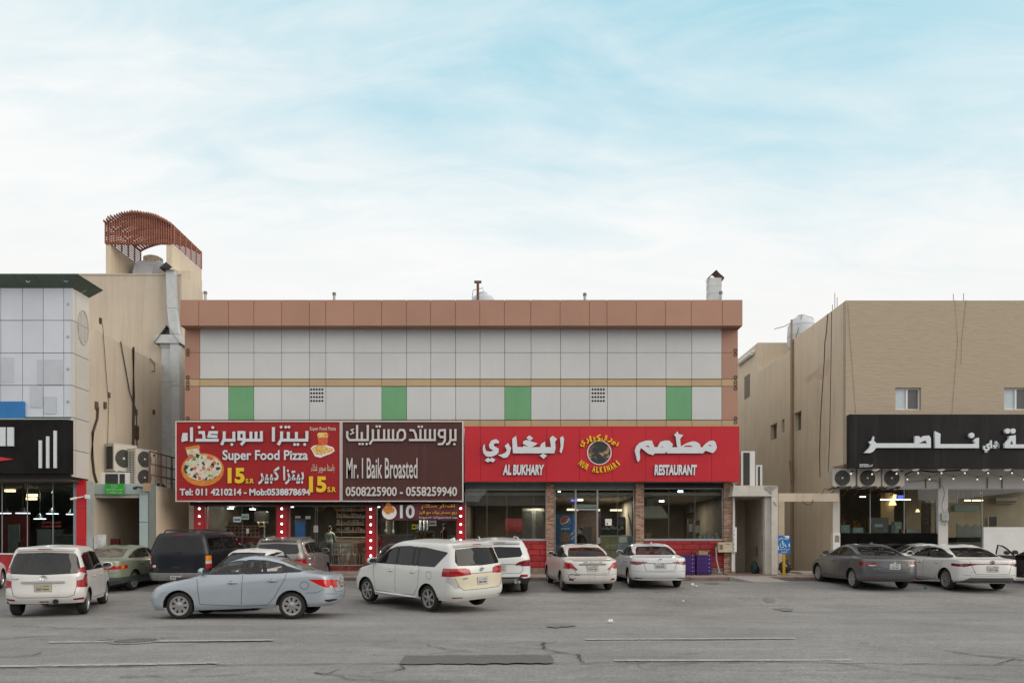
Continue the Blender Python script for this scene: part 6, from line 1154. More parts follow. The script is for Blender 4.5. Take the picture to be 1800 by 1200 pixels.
 # ------------------------------------------------------------------ inside the restaurant and the pizza shop
def at(px, py, Y):x, z = S(px, py, Y); return(x, Y, z)
def boxthing(name, label, cat, px0, py0, px1, py1, Y, d, m, base = None, group = None, part = 'body', extra = None):
 x0, x1, z0, z1 = RC(px0, py0, px1, py1, Y); z0 = base if base is not None else z0; t = thing(name, label, cat, ((x0+x1)/2, Y, z0), group); w = (x1-x0)/2; h = z1-z0
 mb = MB(); mb.box(-w, w, 0, d, 0, h); mb.build(part, m, t)
 if extra:extra(t, w, h, d)
 return t
def build_inside():
 zf, zp = .661, .921
 # lights
 for x, y, p in((1.0, 31.5, 60), (4.2, 32, 70), (7.2, 32.5, 40), (-.8, 32.5, 14)):room_light((x, y, 3.6), p, (1, .88, .70))
 for x, y, p in((-10.6, 31.3, 80), (-7.3, 31.4, 75), (-4.0, 31.4, 90)):room_light((x, y, 3.6), p, (1, .90, .76))
 rest = 'ceiling lamps in the restaurant'
 for px, py, w in((983, 863.5, .1), (985, 868, .28), (980.5, 873.5, .32), (1004, 867, .22), (1032, 873.5, .3), (1019.5, 878.5, .25), (1086, 867, .22), (1006.5, 896, .48), (1083, 897, .5), (1051.5, 897, .14)):
  x, z = S(px, py, 31.5); q = thing('ceiling_lamp', 'small glowing lamp panel inside the restaurant entrance bay', 'lamp', (x, 31.5, z), rest); mb = MB(); mb.box(-w/2, w/2, -.04, .04, -.02, .02 if py<890 else .06); mb.build('lamp', m_lampw if py<890 else mat('sconce_glow', (.8, .75, .65), .5, var = 0, emit = (1, .86, .62), estr = 1.3), q); mb = MB(); mb.cyl((0, 0, .03), (0, 0, 3.72-z), .008, n = 5); mb.build('stem', m_alu, q)
 for px, py, s in((1196, 863.5, 1), (1178.5, 871.5, 1), (1176.5, 876.5, .8), (1163, 880, 1), (1258.5, 880, .9)):
  x, z = S(px, py, 32.5); q = thing('kitchen_lamp', 'cool white lamp glowing in the kitchen window', 'lamp', (x, 32.5, z), 'kitchen lamps'); mb = MB(); mb.box(-.10*s, .10*s, -.05, .05, -.04, .04); mb.build('lamp', m_lampc, q); mb = MB(); mb.cyl((0, 0, .05), (0, 0, 3.72-z), .008, n = 5); mb.build('stem', m_black, q)
 for px, py in((407, 889.5), (405, 893.5), (444, 894.5), (511, 890.5), (562, 891), (668.5, 890.5)):
  x, z = S(px, py, 31.6); q = thing('shop_lamp', 'small white lamp under the pizza shop ceiling', 'lamp', (x, 31.6, z), 'pizza shop lamps'); mb = MB(); mb.box(-.12, .12, -.05, .05, -.02, .02); mb.build('lamp', m_lampw, q); mb = MB(); mb.cyl((0, 0, .02), (0, 0, 3.72-z), .008, n = 5); mb.build('stem', m_alu, q)
  # drinks fridge with its emblem
 t = boxthing('drinks_fridge', 'tall blue drinks fridge with a red white and blue round logo inside the entrance glass', 'fridge', 976, 904, 1010.5, 1003, 29.35, .7, mat('fridge_blue', (.028, .10, .22), .3, var = .12, scale = 2), zf); Y = 29.35; off = Vector(t.location)
 mb = MB(); x0, x1, z0, z1 = RC(1004, 904, 1010.5, 1003, Y); mb.box(x0, x1, Y-.012, Y-.001, zf+.05, z1-.03); mb.build('edge_panel', mat('fridge_edge', (.02, .13, .40), .3, var = .1), t, loc = -off)
 zc = ZC(960, 850, 10, Y); mb = MB(); c = (337, 655); r = 90
 def arc(a0, a1, n = 14):return[(c[0]+r*.94*math.cos(a), c[1]-r*.94*math.sin(a)) for a in np.linspace(a0, a1, n)]
 mb.prism(zc(circ(c[0], c[1], r, 30)), Y-.016, Y-.002, 0); mb.prism(zc(arc(R(50), R(205))+[(290, 692), (330, 680), (360, 650), (380, 615), (392, 590)]), Y-.020, Y-.0165, 1); mb.prism(zc(arc(R(-140), R(20))+[(412, 632), (385, 680), (340, 700), (285, 712)]), Y-.021, Y-.0165, 2)
 mb.build('logo', [mat('logo_white', (.50, .55, .58), .4, var = .03), mat('logo_red', (.42, .06, .035), .4, var = .03), mat('logo_blue', (.02, .10, .30), .4, var = .03)], t, loc = -off); mb = MB(); px_text(mb, 'pepsi', 986.5, 926, 1001.5, 931, Y, .008, .03); mb.build('lettering', mat('letter_pale', (.42, .48, .52), .5, var = 0), t, loc = -off)
 mb = MB(); mb.prism(zc(circ(335, 950, 100, 24)), Y-.014, Y-.002); mb.build('round_picture', mat('brown_dish', (.20, .12, .08), .5, var = .6, scale = 9), t, loc = -off); mb = MB(); mb.prism(zc([(430, 880), (470, 850), (498, 795), (500, 815), (478, 868), (448, 900), (430, 905)]), Y-.018, Y-.013); mb.prism(zc([(440, 960), (500, 900), (500, 930), (450, 985)]), Y-.018, Y-.013); mb.build('wave', mat('logo_pale', (.40, .50, .58), .4, var = .03), t, loc = -off)
 # doorway: brick wall behind, grey shape, red post, desk, chalk board
 t = boxthing('brick_partition', 'dark brick partition wall behind the open restaurant door', 'wall', 1011, 892, 1056, 1003, 33.5, .1, brick_mat('inner_brick', (.045, .026, .018), (.02, .013, .01), (.012, .01, .008), .3, .09, .012), zf, part = 'wall')
 mb = MB(); mb.box(-.9, -.6, -.01, 0, 0, .12); mb.build('skirting', m_black, t)
 boxthing('grey_cabinet', 'tall grey cabinet standing behind the masked man in the doorway', 'cabinet', 1023, 925, 1040.5, 1003, 31.6, .4, mat('cabinet_grey', (.20, .195, .19), .6, var = .1), zf, extra = lambda t, w, h, d:(lambda mb:mb.build('door', mat('cabinet_door', (.16, .155, .15), .5, var = .1), t))(MB().box(-w*.9, w*.9, -.015, -.001, .05, h-.05)))
 boxthing('red_post', 'dark red post beside the restaurant door', 'post', 1050.8, 910, 1055, 1003, 29.5, .12, mat('post_red', (.12, .014, .014), .5, var = .15), zf, part = 'post', extra = lambda t, w, h, d:(lambda mb:mb.build('notice', m_paper, t))(MB().box(-w*.8, w*.8, -.01, -.001, 1.15, 1.4)))
 boxthing('yellow_counter', 'pale yellow-green counter inside the restaurant window', 'counter', 1059.5, 942.5, 1085.5, 1003, 29.6, .7, mat('counter_yellow', (.30, .28, .13), .5, var = .06), zf, extra = lambda t, w, h, d:(MB().box(-w*1.02, w*1.02, -.04, d, h, h+.05).build('top', m_alu, t), MB().box(-.006, .006, -.006, -.001, .05, h-.05).box(-w, w, -.006, -.001, h*.62, h*.64).build('joint', m_joint, t), MB().box(-w*1.02, w*.9, .05, .06, h+.052, h+.18).build('glass_guard', m_tintl, t)))
 boxthing('steel_counter', 'mottled pale blue counter with a white notice inside the restaurant window', 'counter', 1086, 941.5, 1115, 1003, 29.5, .7, mat('counter_blue', (.27, .34, .40), .35, .2, var = .35, scale = 4), zf, extra = lambda t, w, h, d:(lambda Y:MB().box(-w*.85, w*.12, -.01, -.001, h-.26, h-.02).build('notice', m_paper, t))(0))
 t = boxthing('menu_board', 'black menu board with white Arabic writing behind the window', 'board', 1056, 911, 1100, 940, 30.4, .04, mat('menu_black', (.02, .022, .02), .5, var = .5, scale = 5), None, part = 'board'); off = Vector(t.location); mb = MB(); px_text(mb, 'ناكل عدالة رملت', 1057.5, 923, 1097, 931.5, 30.4, .006, .02); mb.build('lettering', m_cream, t, loc = -off); mb = MB(); x0, x1, z0, z1 = RC(1087, 908, 1099, 922, 30.35); mb.box(x0, x1, 30.35, 30.37, z0, z1); mb.build('frame', mat('board_grey', (.14, .14, .14), .5, var = .6, scale = 7), t, loc = -off); mb = MB(); mb.cyl((0, .02, -2.0+0), (0, .02, 0), .02); mb.build('stand', m_black, t)
 Y = 29.02; x0, x1, z0, z1 = RC(1064, 911.5, 1075.3, 923, Y); t = thing('notice', 'square white notice stuck on the restaurant entrance glass', 'notice', (x0, Y, z0)); mb = MB(); mb.box(0, x1-x0, .0, .008, 0, z1-z0); mb.build('sheet', m_paper, t); mb = MB(); mb.box(.05, .10, -.004, -.001, .03, .10); mb.box(.03, .22, -.004, -.001, .18, .185); mb.build('print', m_ink, t)
 boxthing('air_curtain', 'long pale air curtain above the restaurant door', 'air curtain', 1010.5, 886, 1049.5, 892.5, 29.3, .22, mat('aircurtain', (.50, .58, .56), .5, var = .04), None, part = 'casing', extra = lambda t, w, h, d:MB().box(-w*.9, w*.9, .02, .1, -.012, -.001).build('outlet', m_black, t))
 boxthing('lit_sign', 'small blue lit sign hanging in the restaurant', 'sign', 1004, 877.5, 1016, 880.5, 31, .05, lamp_mat('sign_blue_glow', (.16, .14, .9), 1.5), None, part = 'display', extra = lambda t, w, h, d:MB().cyl((0, .02, h), (0, .02, 3.72-t.location.z), .008).build('stem', m_black, t))
 # left window: blinds, cabinet
 for i, (a, b) in enumerate(((820, 890), (891.5, 958.5))):
  boxthing('roller_blind', ['left brown roller blind drawn a third of the way down the restaurant window', 'right brown roller blind drawn a third of the way down the restaurant window'][i], 'blind', a, 860.5, b, 889, 29.35, .012, mat('blind_brown', (.20, .165, .15), .8, var = .08, streak = .2), None, 'brown roller blinds', 'cloth', extra = lambda t, w, h, d:MB().cyl((-w, .006, 0), (w, .006, 0), .018).build('bar', m_black, t))
 boxthing('white_cabinet', 'pale glass-fronted cabinet behind the left restaurant window', 'cabinet', 918, 893, 957, 1003, 31.5, .5, mat('pale_cabinet', (.33, .335, .31), .5, var = .1), zf, extra = lambda t, w, h, d:MB().box(-w*.96, -w*.1, -.02, -.001, .1, h-.1).box(.1, w*.9, -.02, -.001, .1, h-.1).build('door', mat('cabinet_pane', (.20, .21, .20), .2, var = .15), t))
 boxthing('red_poster', 'dim red poster inside the left restaurant window', 'poster', 888, 911, 936, 935, 33.5, .03, mat('poster_red', (.20, .02, .025), .6, var = .15), None, part = 'print', extra = lambda t, w, h, d:None)
 # kitchen window
 x0, x1, z0, z1 = RC(1131.5, 888.5, 1174, 910, 30.6); t = thing('extractor_hood', 'pale sloping extractor hood in the kitchen window', 'hood', (x0, 30.6, z0)); w = x1-x0; h = z1-z0; mb = MB(); mb.prism([(0, 0), (w, 0), (w, h*.25), (w*.72, h), (0, h)], 0, 1.2); mb.build('canopy', mat('hood_steel', (.42, .40, .33), .4, .3, var = .06), t); mb = MB(); mb.box(w*.2, w*.5, .4, .8, h, 3.70-z0); mb.build('duct', m_steel, t)
 boxthing('second_hood', 'darker hood hanging at the back of the kitchen', 'hood', 1212, 884, 1240, 900, 34, .8, mat('hood_dark', (.16, .16, .15), .5, .2, var = .1), None, part = 'canopy', extra = lambda t, w, h, d:MB().box(-w*.3, w*.3, .1, .5, h, 3.70-t.location.z).build('duct', m_steel, t))
 for px, py, w_, lab in((1214, 911, 7, 'narrow steel stack of trays in the kitchen'), (1226, 914, 8, 'second narrow stack of trays in the kitchen')):
  boxthing('tray_stack', lab, 'trays', px-w_/2, py, px+w_/2, 1003, 31.2, .3, mat('tray_brown', (.20, .17, .13), .5, var = .3, scale = 8), zf, extra = lambda t, w, h, d:MB().box(-w*.9, w*.9, -.01, -.001, h*.75, h*.9).build('label', m_paper, t))
 boxthing('cardboard_box', 'brown cardboard box on the kitchen window sill', 'box', 1132, 936.5, 1145, 947, 29.4, .25, mat('cardboard', (.30, .20, .11), .8, var = .1), None, part = 'carton', extra = lambda t, w, h, d:MB().box(-.02, .02, -.004, -.001, 0, h).build('tape', mat('tape', (.4, .3, .18), .4, var = 0), t))
 zs = zat(947.5, FY)+.001
 boxthing('sill_shelf', 'narrow steel shelf inside the kitchen window', 'shelf', 1133, 948, 1269, 950, 29.3, .42, m_alu, zs-.05, part = 'plate', extra = lambda t, w, h, d:MB().box(-w+.1, -w+.14, .1, .14, -1.2, 0).box(w-.14, w-.1, .1, .14, -1.2, 0).build('leg', m_alu, t))
 for i, (px, w_, hh) in enumerate(((1231, .09, .12), (1238, .08, .20), (1246, .12, .16), (1245.5, .10, .26), (1253, .08, .12), (1262, .13, .16), (1260.5, .10, .24))):
  x, z = S(px, 947, 29.45); zz = zs+.006 if i not in(3, 6) else zs+.17; t = thing('food_tub', 'white plastic tub on the kitchen window sill', 'tub', (x, 29.5, zz), 'white tubs on the kitchen sill'); mb = MB(); h = hh if i not in(3, 6) else .1; mb.lathe([(0, 0), (w_*.85, 0), (w_, h), (w_*1.06, h), (w_*1.06, h+.012), (0, h+.015)], (0, 0, 0), 'z', 16); mb.build('tub', mat('tub_white', (.44, .46, .46), .5, var = .05), t)
  # pizza shop
 red = mat('counter_red', (.26, .016, .014), .4, var = .12)
 tile = brick_mat('pizza_counter_tile', (.30, .07, .04), (.15, .04, .03), (.46, .40, .32), .17, .17, .03, .5, .2, 0.0)
 t = boxthing('pizza_counter', 'red pizza counter with a tiled top panel behind the left shop window', 'counter', 398, 945, 455, 1000, 30.6, .8, red, zp); mb = MB(); x0, x1, z0, z1 = RC(398, 925, 455, 945, 30.6); w = (x1-x0)/2; h = t.location.z; mb.box(-w, w, -.02, .0, zat(944.5, 30.6)-h, zat(925, 30.6)-h); mb.build('tiled_panel', tile, t); mb = MB(); mb.box(-w-.03, w+.03, -.06, .8, zat(925, 30.6)-h, zat(923, 30.6)-h); mb.build('top', m_cream, t)
 mb = MB(); off = Vector(t.location); zc = ZC(340, 870, 8.57, 30.55); mb.prism(zc(circ(885, 800, 105, 24)), 30.55, 30.56, 0); mb.prism(zc(circ(885, 800, 85, 24)), 30.545, 30.5495, 1); mb.build('pizza_picture', [mat('pizza_crust', (.62, .22, .03), .6), MATS['pizza_topping']], t, loc = -off)
 t = boxthing('water_barrel', 'clear plastic water barrel on a stand in the pizza shop', 'barrel', 447, 898, 468.5, 916, 31.4, .02, m_black, None, part = 'base'); kk = t.children[0] if False else None
 x0, x1, z0, z1 = RC(447, 898, 468.5, 915, 31.4); mb = MB(); w = (x1-x0)/2; mb.lathe([(0, .02), (w*.8, .02), (w, (z1-z0)*.6), (w, (z1-z0)), (w*.9, (z1-z0)+.02), (0, z1-z0+.03)], (0, .3, 0), 'z', 22); mb.build('drum', mat('drum_clear', (.20, .22, .23), .25, var = .1), t); mb = MB(); mb.box(-w*.7, w*.7, .1, .5, -.05, 0); mb.box(w*.4, w*.5, .1, .2, zp-t.location.z, -.05); mb.box(-w*.5, -w*.4, .1, .2, zp-t.location.z, -.05); mb.build('stand', m_cream, t)
 for i, (a, b, c, d, col, lab) in enumerate(((410, 907.5, 423.5, 917, 0, 'white and blue notice on the left pizza shop glass'), (424, 902.5, 437.5, 912.5, 1, 'pale green notice on the left pizza shop glass'), (433, 928.5, 437.5, 937, 2, 'small white notice low on the left pizza shop glass'), (551.5, 923, 559, 935, 2, 'grey paper on the shop door glass'), (724, 920.5, 731.5, 929.5, 3, 'bright yellow notice on the chicken shop glass'), (732, 921, 736.5, 929, 2, 'white paper beside the yellow notice'), (753.5, 914.5, 767, 923.5, 0, 'white and blue notice under the maroon banner'), (519, 906.5, 528, 910, 2, 'small paper label above the blue fridge'), (537, 906.5, 545.5, 911.5, 2, 'second small paper label above the blue fridge'))):
  Y = 29.03; x0, x1, z0, z1 = RC(a, b, c, d, Y); t = thing('notice', lab, 'notice', (x0, Y, z0), 'notices on the shop glass'); mb = MB(); mb.box(0, x1-x0, 0, .006, 0, z1-z0); mb.build('sheet', [m_paper, mat('paper_green', (.50, .62, .58), .7, var = .04), mat('paper_grey', (.55, .55, .52), .7, var = .04), mat('paper_yellow', (.70, .60, .03), .6, var = .04)][col], t); mb = MB(); mb.box(.03, x1-x0-.03, -.004, -.001, (z1-z0)*.25, (z1-z0)*.58); mb.build('print', [mat('print_blue', (.04, .18, .36), .6, var = .2), mat('print_teal', (.12, .30, .32), .6, var = .2), mat('print_grey', (.4, .4, .4), .6, var = .2), m_ink][col], t)
 boxthing('blue_fridge', 'dark blue lit drinks fridge inside the pizza shop', 'fridge', 518, 912, 538, 1000, 32.5, .6, mat('fridge_dark', (.03, .035, .05), .4, var = .1), zp, extra = lambda t, w, h, d:MB().box(-w*.85, w*.8, -.02, -.001, h*.35, h*.93).build('glass_door', mat('fridge_glow', (.02, .05, .12), .2, var = .3, scale = 8, emit = (.02, .08, .25), estr = .35), t))
 boxthing('dining_counter', 'long brown serving counter at the back of the pizza shop', 'counter', 590, 945, 645, 1000, 33.2, .6, mat('counter_brown', (.14, .08, .045), .5, var = .2), zp, extra = lambda t, w, h, d:MB().box(-w, w, -.05, d, h, h+.05).build('top', mat('top_cream', (.35, .29, .2), .4, var = .1), t))
 m_wht = mat('chair_white', (.56, .57, .55), .5, var = .05); m_wood = mat('chair_wood', (.30, .18, .09), .5, var = .2)
 def chair(label, px, Y, rz, m, solid = False, group = None):
  x = S(px, 0, Y)[0]; t = thing('chair', label, 'chair', (x, Y, zp), group, rz); mb = MB(); mb.box(-.20, .20, -.20, .20, .43, .46); mb.build('seat', m, t)
  for sx in(-1, 1):
   mb = MB(); mb.cyl((sx*.19, -.19, 0), (sx*.175, -.175, .43), .018, n = 8); mb.build('leg', m, t); mb = MB(); mb.tube([(sx*.20, .20, 0), (sx*.185, .185, .45), (sx*.19, .22, .72), (sx*.19, .25, .90)], .018, 8); mb.build('leg', m, t)
  mb = MB(); mb.rbox(0, .25, .90, .42, .03, .07)
  if solid:
   mb.rbox(0, .23, .70, .36, .02, .36)
   for k in range(7):mb.box(-.15, .15, .205, .218, .54+k*.05, .565+k*.05)
  else:
   for k in range(6):mb.cyl((-.14+k*.056, .185, .46), (-.14+k*.056, .245, .88), .010, n = 6)
   mb.rbox(0, .215, .66, .38, .016, .03)
  mb.build('backrest', m, t); return t
 chair('white spindle-back chair nearest the shop door in the pizza shop', 593, 30.0, R(185), m_wht, False, 'white chairs in the pizza shop'); chair('white spindle-back chair beside the wooden chair in the pizza shop', 615, 29.9, R(178), m_wht, False, 'white chairs in the pizza shop'); chair('white chair half hidden behind the other white chairs', 604, 31.4, R(0), m_wht, False, 'white chairs in the pizza shop'); chair('slatted wooden chair by the red lamp column in the pizza shop', 636, 29.9, R(200), m_wood, True)
 x0, x1, z0, z1 = RC(586, 950, 634, 957, 30.7); t = thing('dining_table', 'table under a dark red cloth in the pizza shop', 'table', ((x0+x1)/2, 30.8, zp)); w = (x1-x0)/2; mb = MB(); mb.box(-w, w, -.35, .35, .72, .76); mb.build('top', mat('cloth_darkred', (.10, .02, .025), .7, var = .2), t)
 for sx in(-1, 1):
  for sy in(-1, 1):mb = MB(); mb.cyl((sx*(w-.06), sy*.3, 0), (sx*(w-.06), sy*.3, .72), .025, n = 8); mb.build('leg', m_black, t)
 for i, (a, b) in enumerate(((548, 575), (582, 606), (615, 640))):
  Y = 30.2; x, z = S((a+b)/2, 884, Y); r = (b-a)/2*Y/FOC; t = thing('pizza_poster', 'round pizza picture hung under the pizza shop ceiling', 'poster', (x, Y, z), 'round pizza pictures'); mb = MB(); mb.lathe([(0, -.01), (r, -.01), (r, .01)], (0, 0, 0), 'y', 26, 0); mb.lathe([(0, -.014), (r*.82, -.014)], (0, 0, 0), 'y', 26, 1); mb.build('print', [mat('pizza_crust', (.62, .22, .03), .6), mat('pizza_olive', (.25, .17, .03), .6, var = .6, scale = 9)], t); mb = MB(); mb.cyl((0, 0, r), (0, 0, 3.72-z), .006, n = 5); mb.build('wire', m_alu, t)
  # chicken shop bay
 for i, (a, b, c, d, col, lab) in enumerate(((676, 915, 681, 934, 0, 'thin steel ladle hanging in the chicken shop'), (689, 915, 693, 936, 0, 'second steel ladle hanging in the chicken shop'), (737, 912, 741, 932, 1, 'upright steel cylinder in the chicken shop, leftmost of three'), (744, 912, 748, 932, 1, 'upright steel cylinder in the chicken shop, middle of three'), (750, 912, 753.5, 932, 1, 'upright steel cylinder in the chicken shop, rightmost of three'))):
  x0, x1, z0, z1 = RC(a, b, c, d, 31.5); t = thing('steel_utensil' if col==0 else 'steel_cylinder', lab, 'utensil' if col==0 else 'cylinder', ((x0+x1)/2, 31.5, z0)); mb = MB(); w = (x1-x0)/2
  if col==0:mb.ell((0, 0, .05), w, w*.6, .07, 10, 6); mb.cyl((0, 0, .08), (0, 0, z1-z0), .014, n = 6); mb.build('ladle', m_steel, t); mb = MB(); mb.cyl((0, 0, z1-z0), (0, 0, 3.72-z0), .006, n = 5); mb.build('hook', m_alu, t)
  else:mb.lathe([(0, 0), (w, 0), (w, z1-z0), (w*.7, z1-z0+.03), (0, z1-z0+.03)], (0, 0, 0), 'z', 16); mb.build('body', m_steel, t); mb = MB(); mb.box(-.2, .2, -.12, .25, -.03, -.001); mb.cyl((0, .2, -.03), (0, .2, zp-z0), .02); mb.build('shelf', m_alu, t)
 boxthing('steel_worktop', 'steel work table in the chicken shop', 'table', 664, 940, 728, 1000, 31.0, .7, mat('worktop_steel', (.26, .29, .28), .35, .5, var = .12), zp, extra = lambda t, w, h, d:MB().box(-w-.02, w+.02, -.04, d, h, h+.04).build('top', m_alu, t))
 t = boxthing('rotisserie', 'glass display of roasted chicken pieces in the chicken shop', 'display', 731, 951, 763, 1000, 30.6, .6, m_steel, zp); off = Vector(t.location); x0, x1, z0, z1 = RC(731, 934, 763, 951, 30.6); mb = MB(); rnd = random.Random(4)
 for k in range(26):mb.ell((rnd.uniform(x0+.1, x1-.1), 30.7+rnd.uniform(0, .3), z0+.06+(k%3)*.11), .09, .07, .06, 8, 5)
 mb.build('chicken', mat('roast_brown', (.28, .12, .035), .5, var = .5, scale = 12), t, loc = -off); mb = MB()
 for x in(x0, x1-.03, (x0+x1)/2):mb.box(x, x+.03, 30.6, 30.63, z0, z1)
 mb.box(x0, x1, 30.6, 30.63, z1, z1+.03); mb.box(x0, x1, 30.63, 31.2, z1, z1+.02); mb.build('frame', m_alu, t, loc = -off)
 boxthing('grey_counter', 'plain grey-green counter in front of the man in maroon', 'counter', 786, 941.5, 803, 1000, 30.2, .5, mat('counter_greygreen', (.27, .31, .29), .5, var = .06), zp, extra = lambda t, w, h, d:MB().box(-w, w, -.03, d, h, h+.03).build('top', m_alu, t))
 x, z = S(667, 960, 29.5); t = thing('fire_extinguisher', 'red fire extinguisher hanging by the lamp column', 'extinguisher', (x, 29.6, z)); mb = MB(); mb.lathe([(0, 0), (.07, 0), (.075, .02), (.075, .3), (.05, .36), (.02, .38), (0, .38)], (0, 0, 0), 'z', 16); mb.build('cylinder', m_redpaint, t); mb = MB(); mb.box(-.03, .05, -.02, .02, .38, .44); mb.tube([(.04, 0, .41), (.1, 0, .3), (.09, 0, .08)], .012, 6); mb.build('valve', m_black, t)
 for k in range(7):boxthing('hanging_strip', 'pale grey strip of curtain at the back of the pizza shop', 'curtain', 374+k*7.6, 884, 378+k*7.6, 940, 34.6, .06, mat('strip_grey', (.26, .27, .26), .7, var = .2), None, 'curtain strips in the pizza shop', 'cloth', extra = lambda t, w, h, d:MB().box(-w-.05, w+.05, 0, d, h, h+.04).build('rail', m_alu, t))
 for k, (a, b) in enumerate(((592, 896), (592, 908), (592, 921), (592, 934))):
  t = boxthing('wall_shelf', ['top', 'second', 'third', 'lowest'][k]+' loaded shelf on the back wall of the pizza shop', 'shelf', 590, b, 641, b+1.6, 33.4, .3, mat('shelf_wood', (.22, .15, .09), .6, var = .2), None, part = 'plank'); mb = MB(); r_ = random.Random(k); x = -.62
  while x<.6:w_ = r_.uniform(.05, .14); mb.box(x, x+w_*.85, .05, .2, .05, r_.uniform(.12, .26), r_.randrange(3)); x+=w_
  mb.build('packet', [mat('packet_a', (.13, .11, .085), .6), mat('packet_b', (.14, .04, .03), .6), mat('packet_c', (.06, .075, .07), .6)], t)
  # people
 person('man in dark clothes and a pale blue face mask standing in the restaurant doorway', (2.78, 30.1, zf), R(-25), 1.80, (.028, .020, .018), (.02, .02, .022), arms = 'folded', mask = True)
 person('man in a pale green shirt seen from behind in the pizza shop', (-7.78, 31.6, zp), R(172), 1.66, (.24, .30, .25), (.06, .055, .05), arms = 'forward', sleeves = False)
 person('man in maroon with a dark blue cap leaning over the chicken shop counter', (-2.95, 31.2, zp), R(60), 1.74, (.075, .012, .018), (.03, .03, .035), lean = .22, arms = 'forward', sleeves = False, cap = (.015, .045, .075))
build_inside()
# ------------------------------------------------------------------ things on the pavement
def build_pavement_things():
# disabled-parking sign
 Y = 27.75; x, _ = S(1378, 0, Y); t = thing('parking_sign', 'blue disabled parking sign with a wheelchair symbol on a yellow pole', 'sign', (x, Y, .56)); off = Vector(t.location); mb = MB(); mb.box(-.045, .045, -.03, .03, 0, zat(968, Y)-.56); mb.build('pole', mat('pole_yellow', (.52, .30, .012), .5, var = .1, streak = .2), t)
 x0, x1, z0, z1 = RC(1367, 940.5, 1388.3, 972, Y); mb = MB(); mb.box(x0, x1, Y-.06, Y-.035, z0, z1); mb.build('plate', mat('sign_blue_enamel', (.008, .15, .43), .4, var = .08, scale = 6), t, loc = -off)
 Yp = Y-.06; mb = MB(); px_text(mb, 'موقف خاص', 1368.5, 943.5, 1386.5, 948.5, Yp, .004, .04); px_text(mb, 'لذوي الاحتياجات', 1369, 963.5, 1387.5, 966.8, Yp, .004, .03); px_text(mb, 'الخاصة', 1373, 968, 1383, 970.8, Yp, .004, .03)
 zc = ZC(1280, 840, 6.318, Yp); mb.prism(zc(circ(604, 702, 9, 12)), Yp-.005, Yp-.001); strokes(mb, zc, [([(604, 712), (608, 740), (632, 740), (645, 765)], 9), ([(608, 724), (626, 724)], 6), ([(598+22*math.cos(a), 745+24*math.sin(a)) for a in np.linspace(-2.1, -5.9, 14)][::-1], 6)], 8, Yp, .005); mb.build('lettering', m_let, t, loc = -off)
 mb = MB(); mb.prism(zc([(610, 640), (676, 640), (676, 668), (640, 655)]), Yp-.0075, Yp-.0062); mb.prism(zc([(553, 740), (562, 770), (556, 800), (553, 800)]), Yp-.0075, Yp-.0062); mb.prism(zc([(672, 730), (682, 720), (682, 765), (672, 760)]), Yp-.0075, Yp-.0062); mb.build('peeled_patch', m_paper, t, loc = -off)
 # black rubbish bag
 t = thing('rubbish_bag', 'black plastic rubbish bag slumped behind the blue parking sign', 'rubbish bag', (10.62, 28.75, .66)); bm = bmesh.new(); bmesh.ops.create_icosphere(bm, subdivisions = 4, radius = 1); rnd = random.Random(5)
 from mathutils import noise
 for v in bm.verts:
  p = v.co.copy(); k = 1+.22*noise.noise(p*2.2)+.10*noise.noise(p*6)+.05*abs(noise.noise(p*13)); v.co = Vector((p.x*.23*k, p.y*.22*k, .0+(p.z*.27*k+.24)))
  if v.co.z<.01:v.co.z = .005
 me = bpy.data.meshes.new('bag'); bm.to_mesh(me); me.materials.append(mat('bin_liner', (.012, .012, .013), .22, var = .1)); o = bpy.data.objects.new('bag', me); COL.objects.link(o); o.parent = t
 mb = MB(); mb.lathe([(.02, .47), (.05, .53), (.09, .58), (.05, .56), (.0, .52)], (-.05, 0, 0), 'z', 9); mb.build('knot', MATS['bin_liner'], t)
 # purple crates, two stacks
 pur = mat('crate_purple', (.058, .016, .155), .45, var = .12, scale = 5); purd = mat('crate_hole', (.018, .006, .05), .7, var = 0)
 def crate(label, loc, slotted):
  t = thing('crate', label, 'crate', loc, 'purple crates by the red brick wall'); w, d, h = .285, .20, .141; mb = MB()
  mb.box(-w, w, -d, -d+.015, 0, h); mb.box(-w, w, d-.015, d, 0, h); mb.box(-w, -w+.015, -d+.016, d-.016, 0, h); mb.box(w-.015, w, -d+.016, d-.016, 0, h); mb.build('wall', pur, t); mb = MB(); mb.box(-w+.016, w-.016, -d+.016, d-.016, .004, .02); mb.build('base', pur, t)
  mb = MB(); mb.box(-w-.012, w+.012, -d-.012, -d-.001, h-.03, h); mb.box(-w-.008, w+.008, -d-.009, -d-.001, .0, .018)
  for k in range(7):x = -w+.02+k*(2*w-.04)/6; mb.box(x-.008, x+.008, -d-.010, -d-.001, .019, h-.031)
  mb.build('rib', pur, t); mb = MB()
  for k in range(6):
   x = -w+.02+(k+.5)*(2*w-.04)/6
   mb.box(x-.026, x+.026, -d-.004, -d-.0005, .03 if slotted else .065, .10 if slotted else .082)
  mb.build('slot', purd, t); mb = MB(); mb.box(w*.62, w*.72, -d-.014, -d-.011, h-.024, h-.006); mb.build('sticker', m_paper, t); return t
 Y = 28.62; ordn = ['bottom', 'second', 'third', 'fourth', 'top']
 for px, st in((1206.5, 'stack nearer the white sedan'), (1235.5, 'stack under the cardboard box')):
  x = S(px, 0, Y)[0]
  for k in range(5):crate('purple plastic crate, %s of the %s'%(ordn[k]+(' one' if k in(0, 4) else ' from the ground'), st), (x, Y, .625+k*.150), k==0)
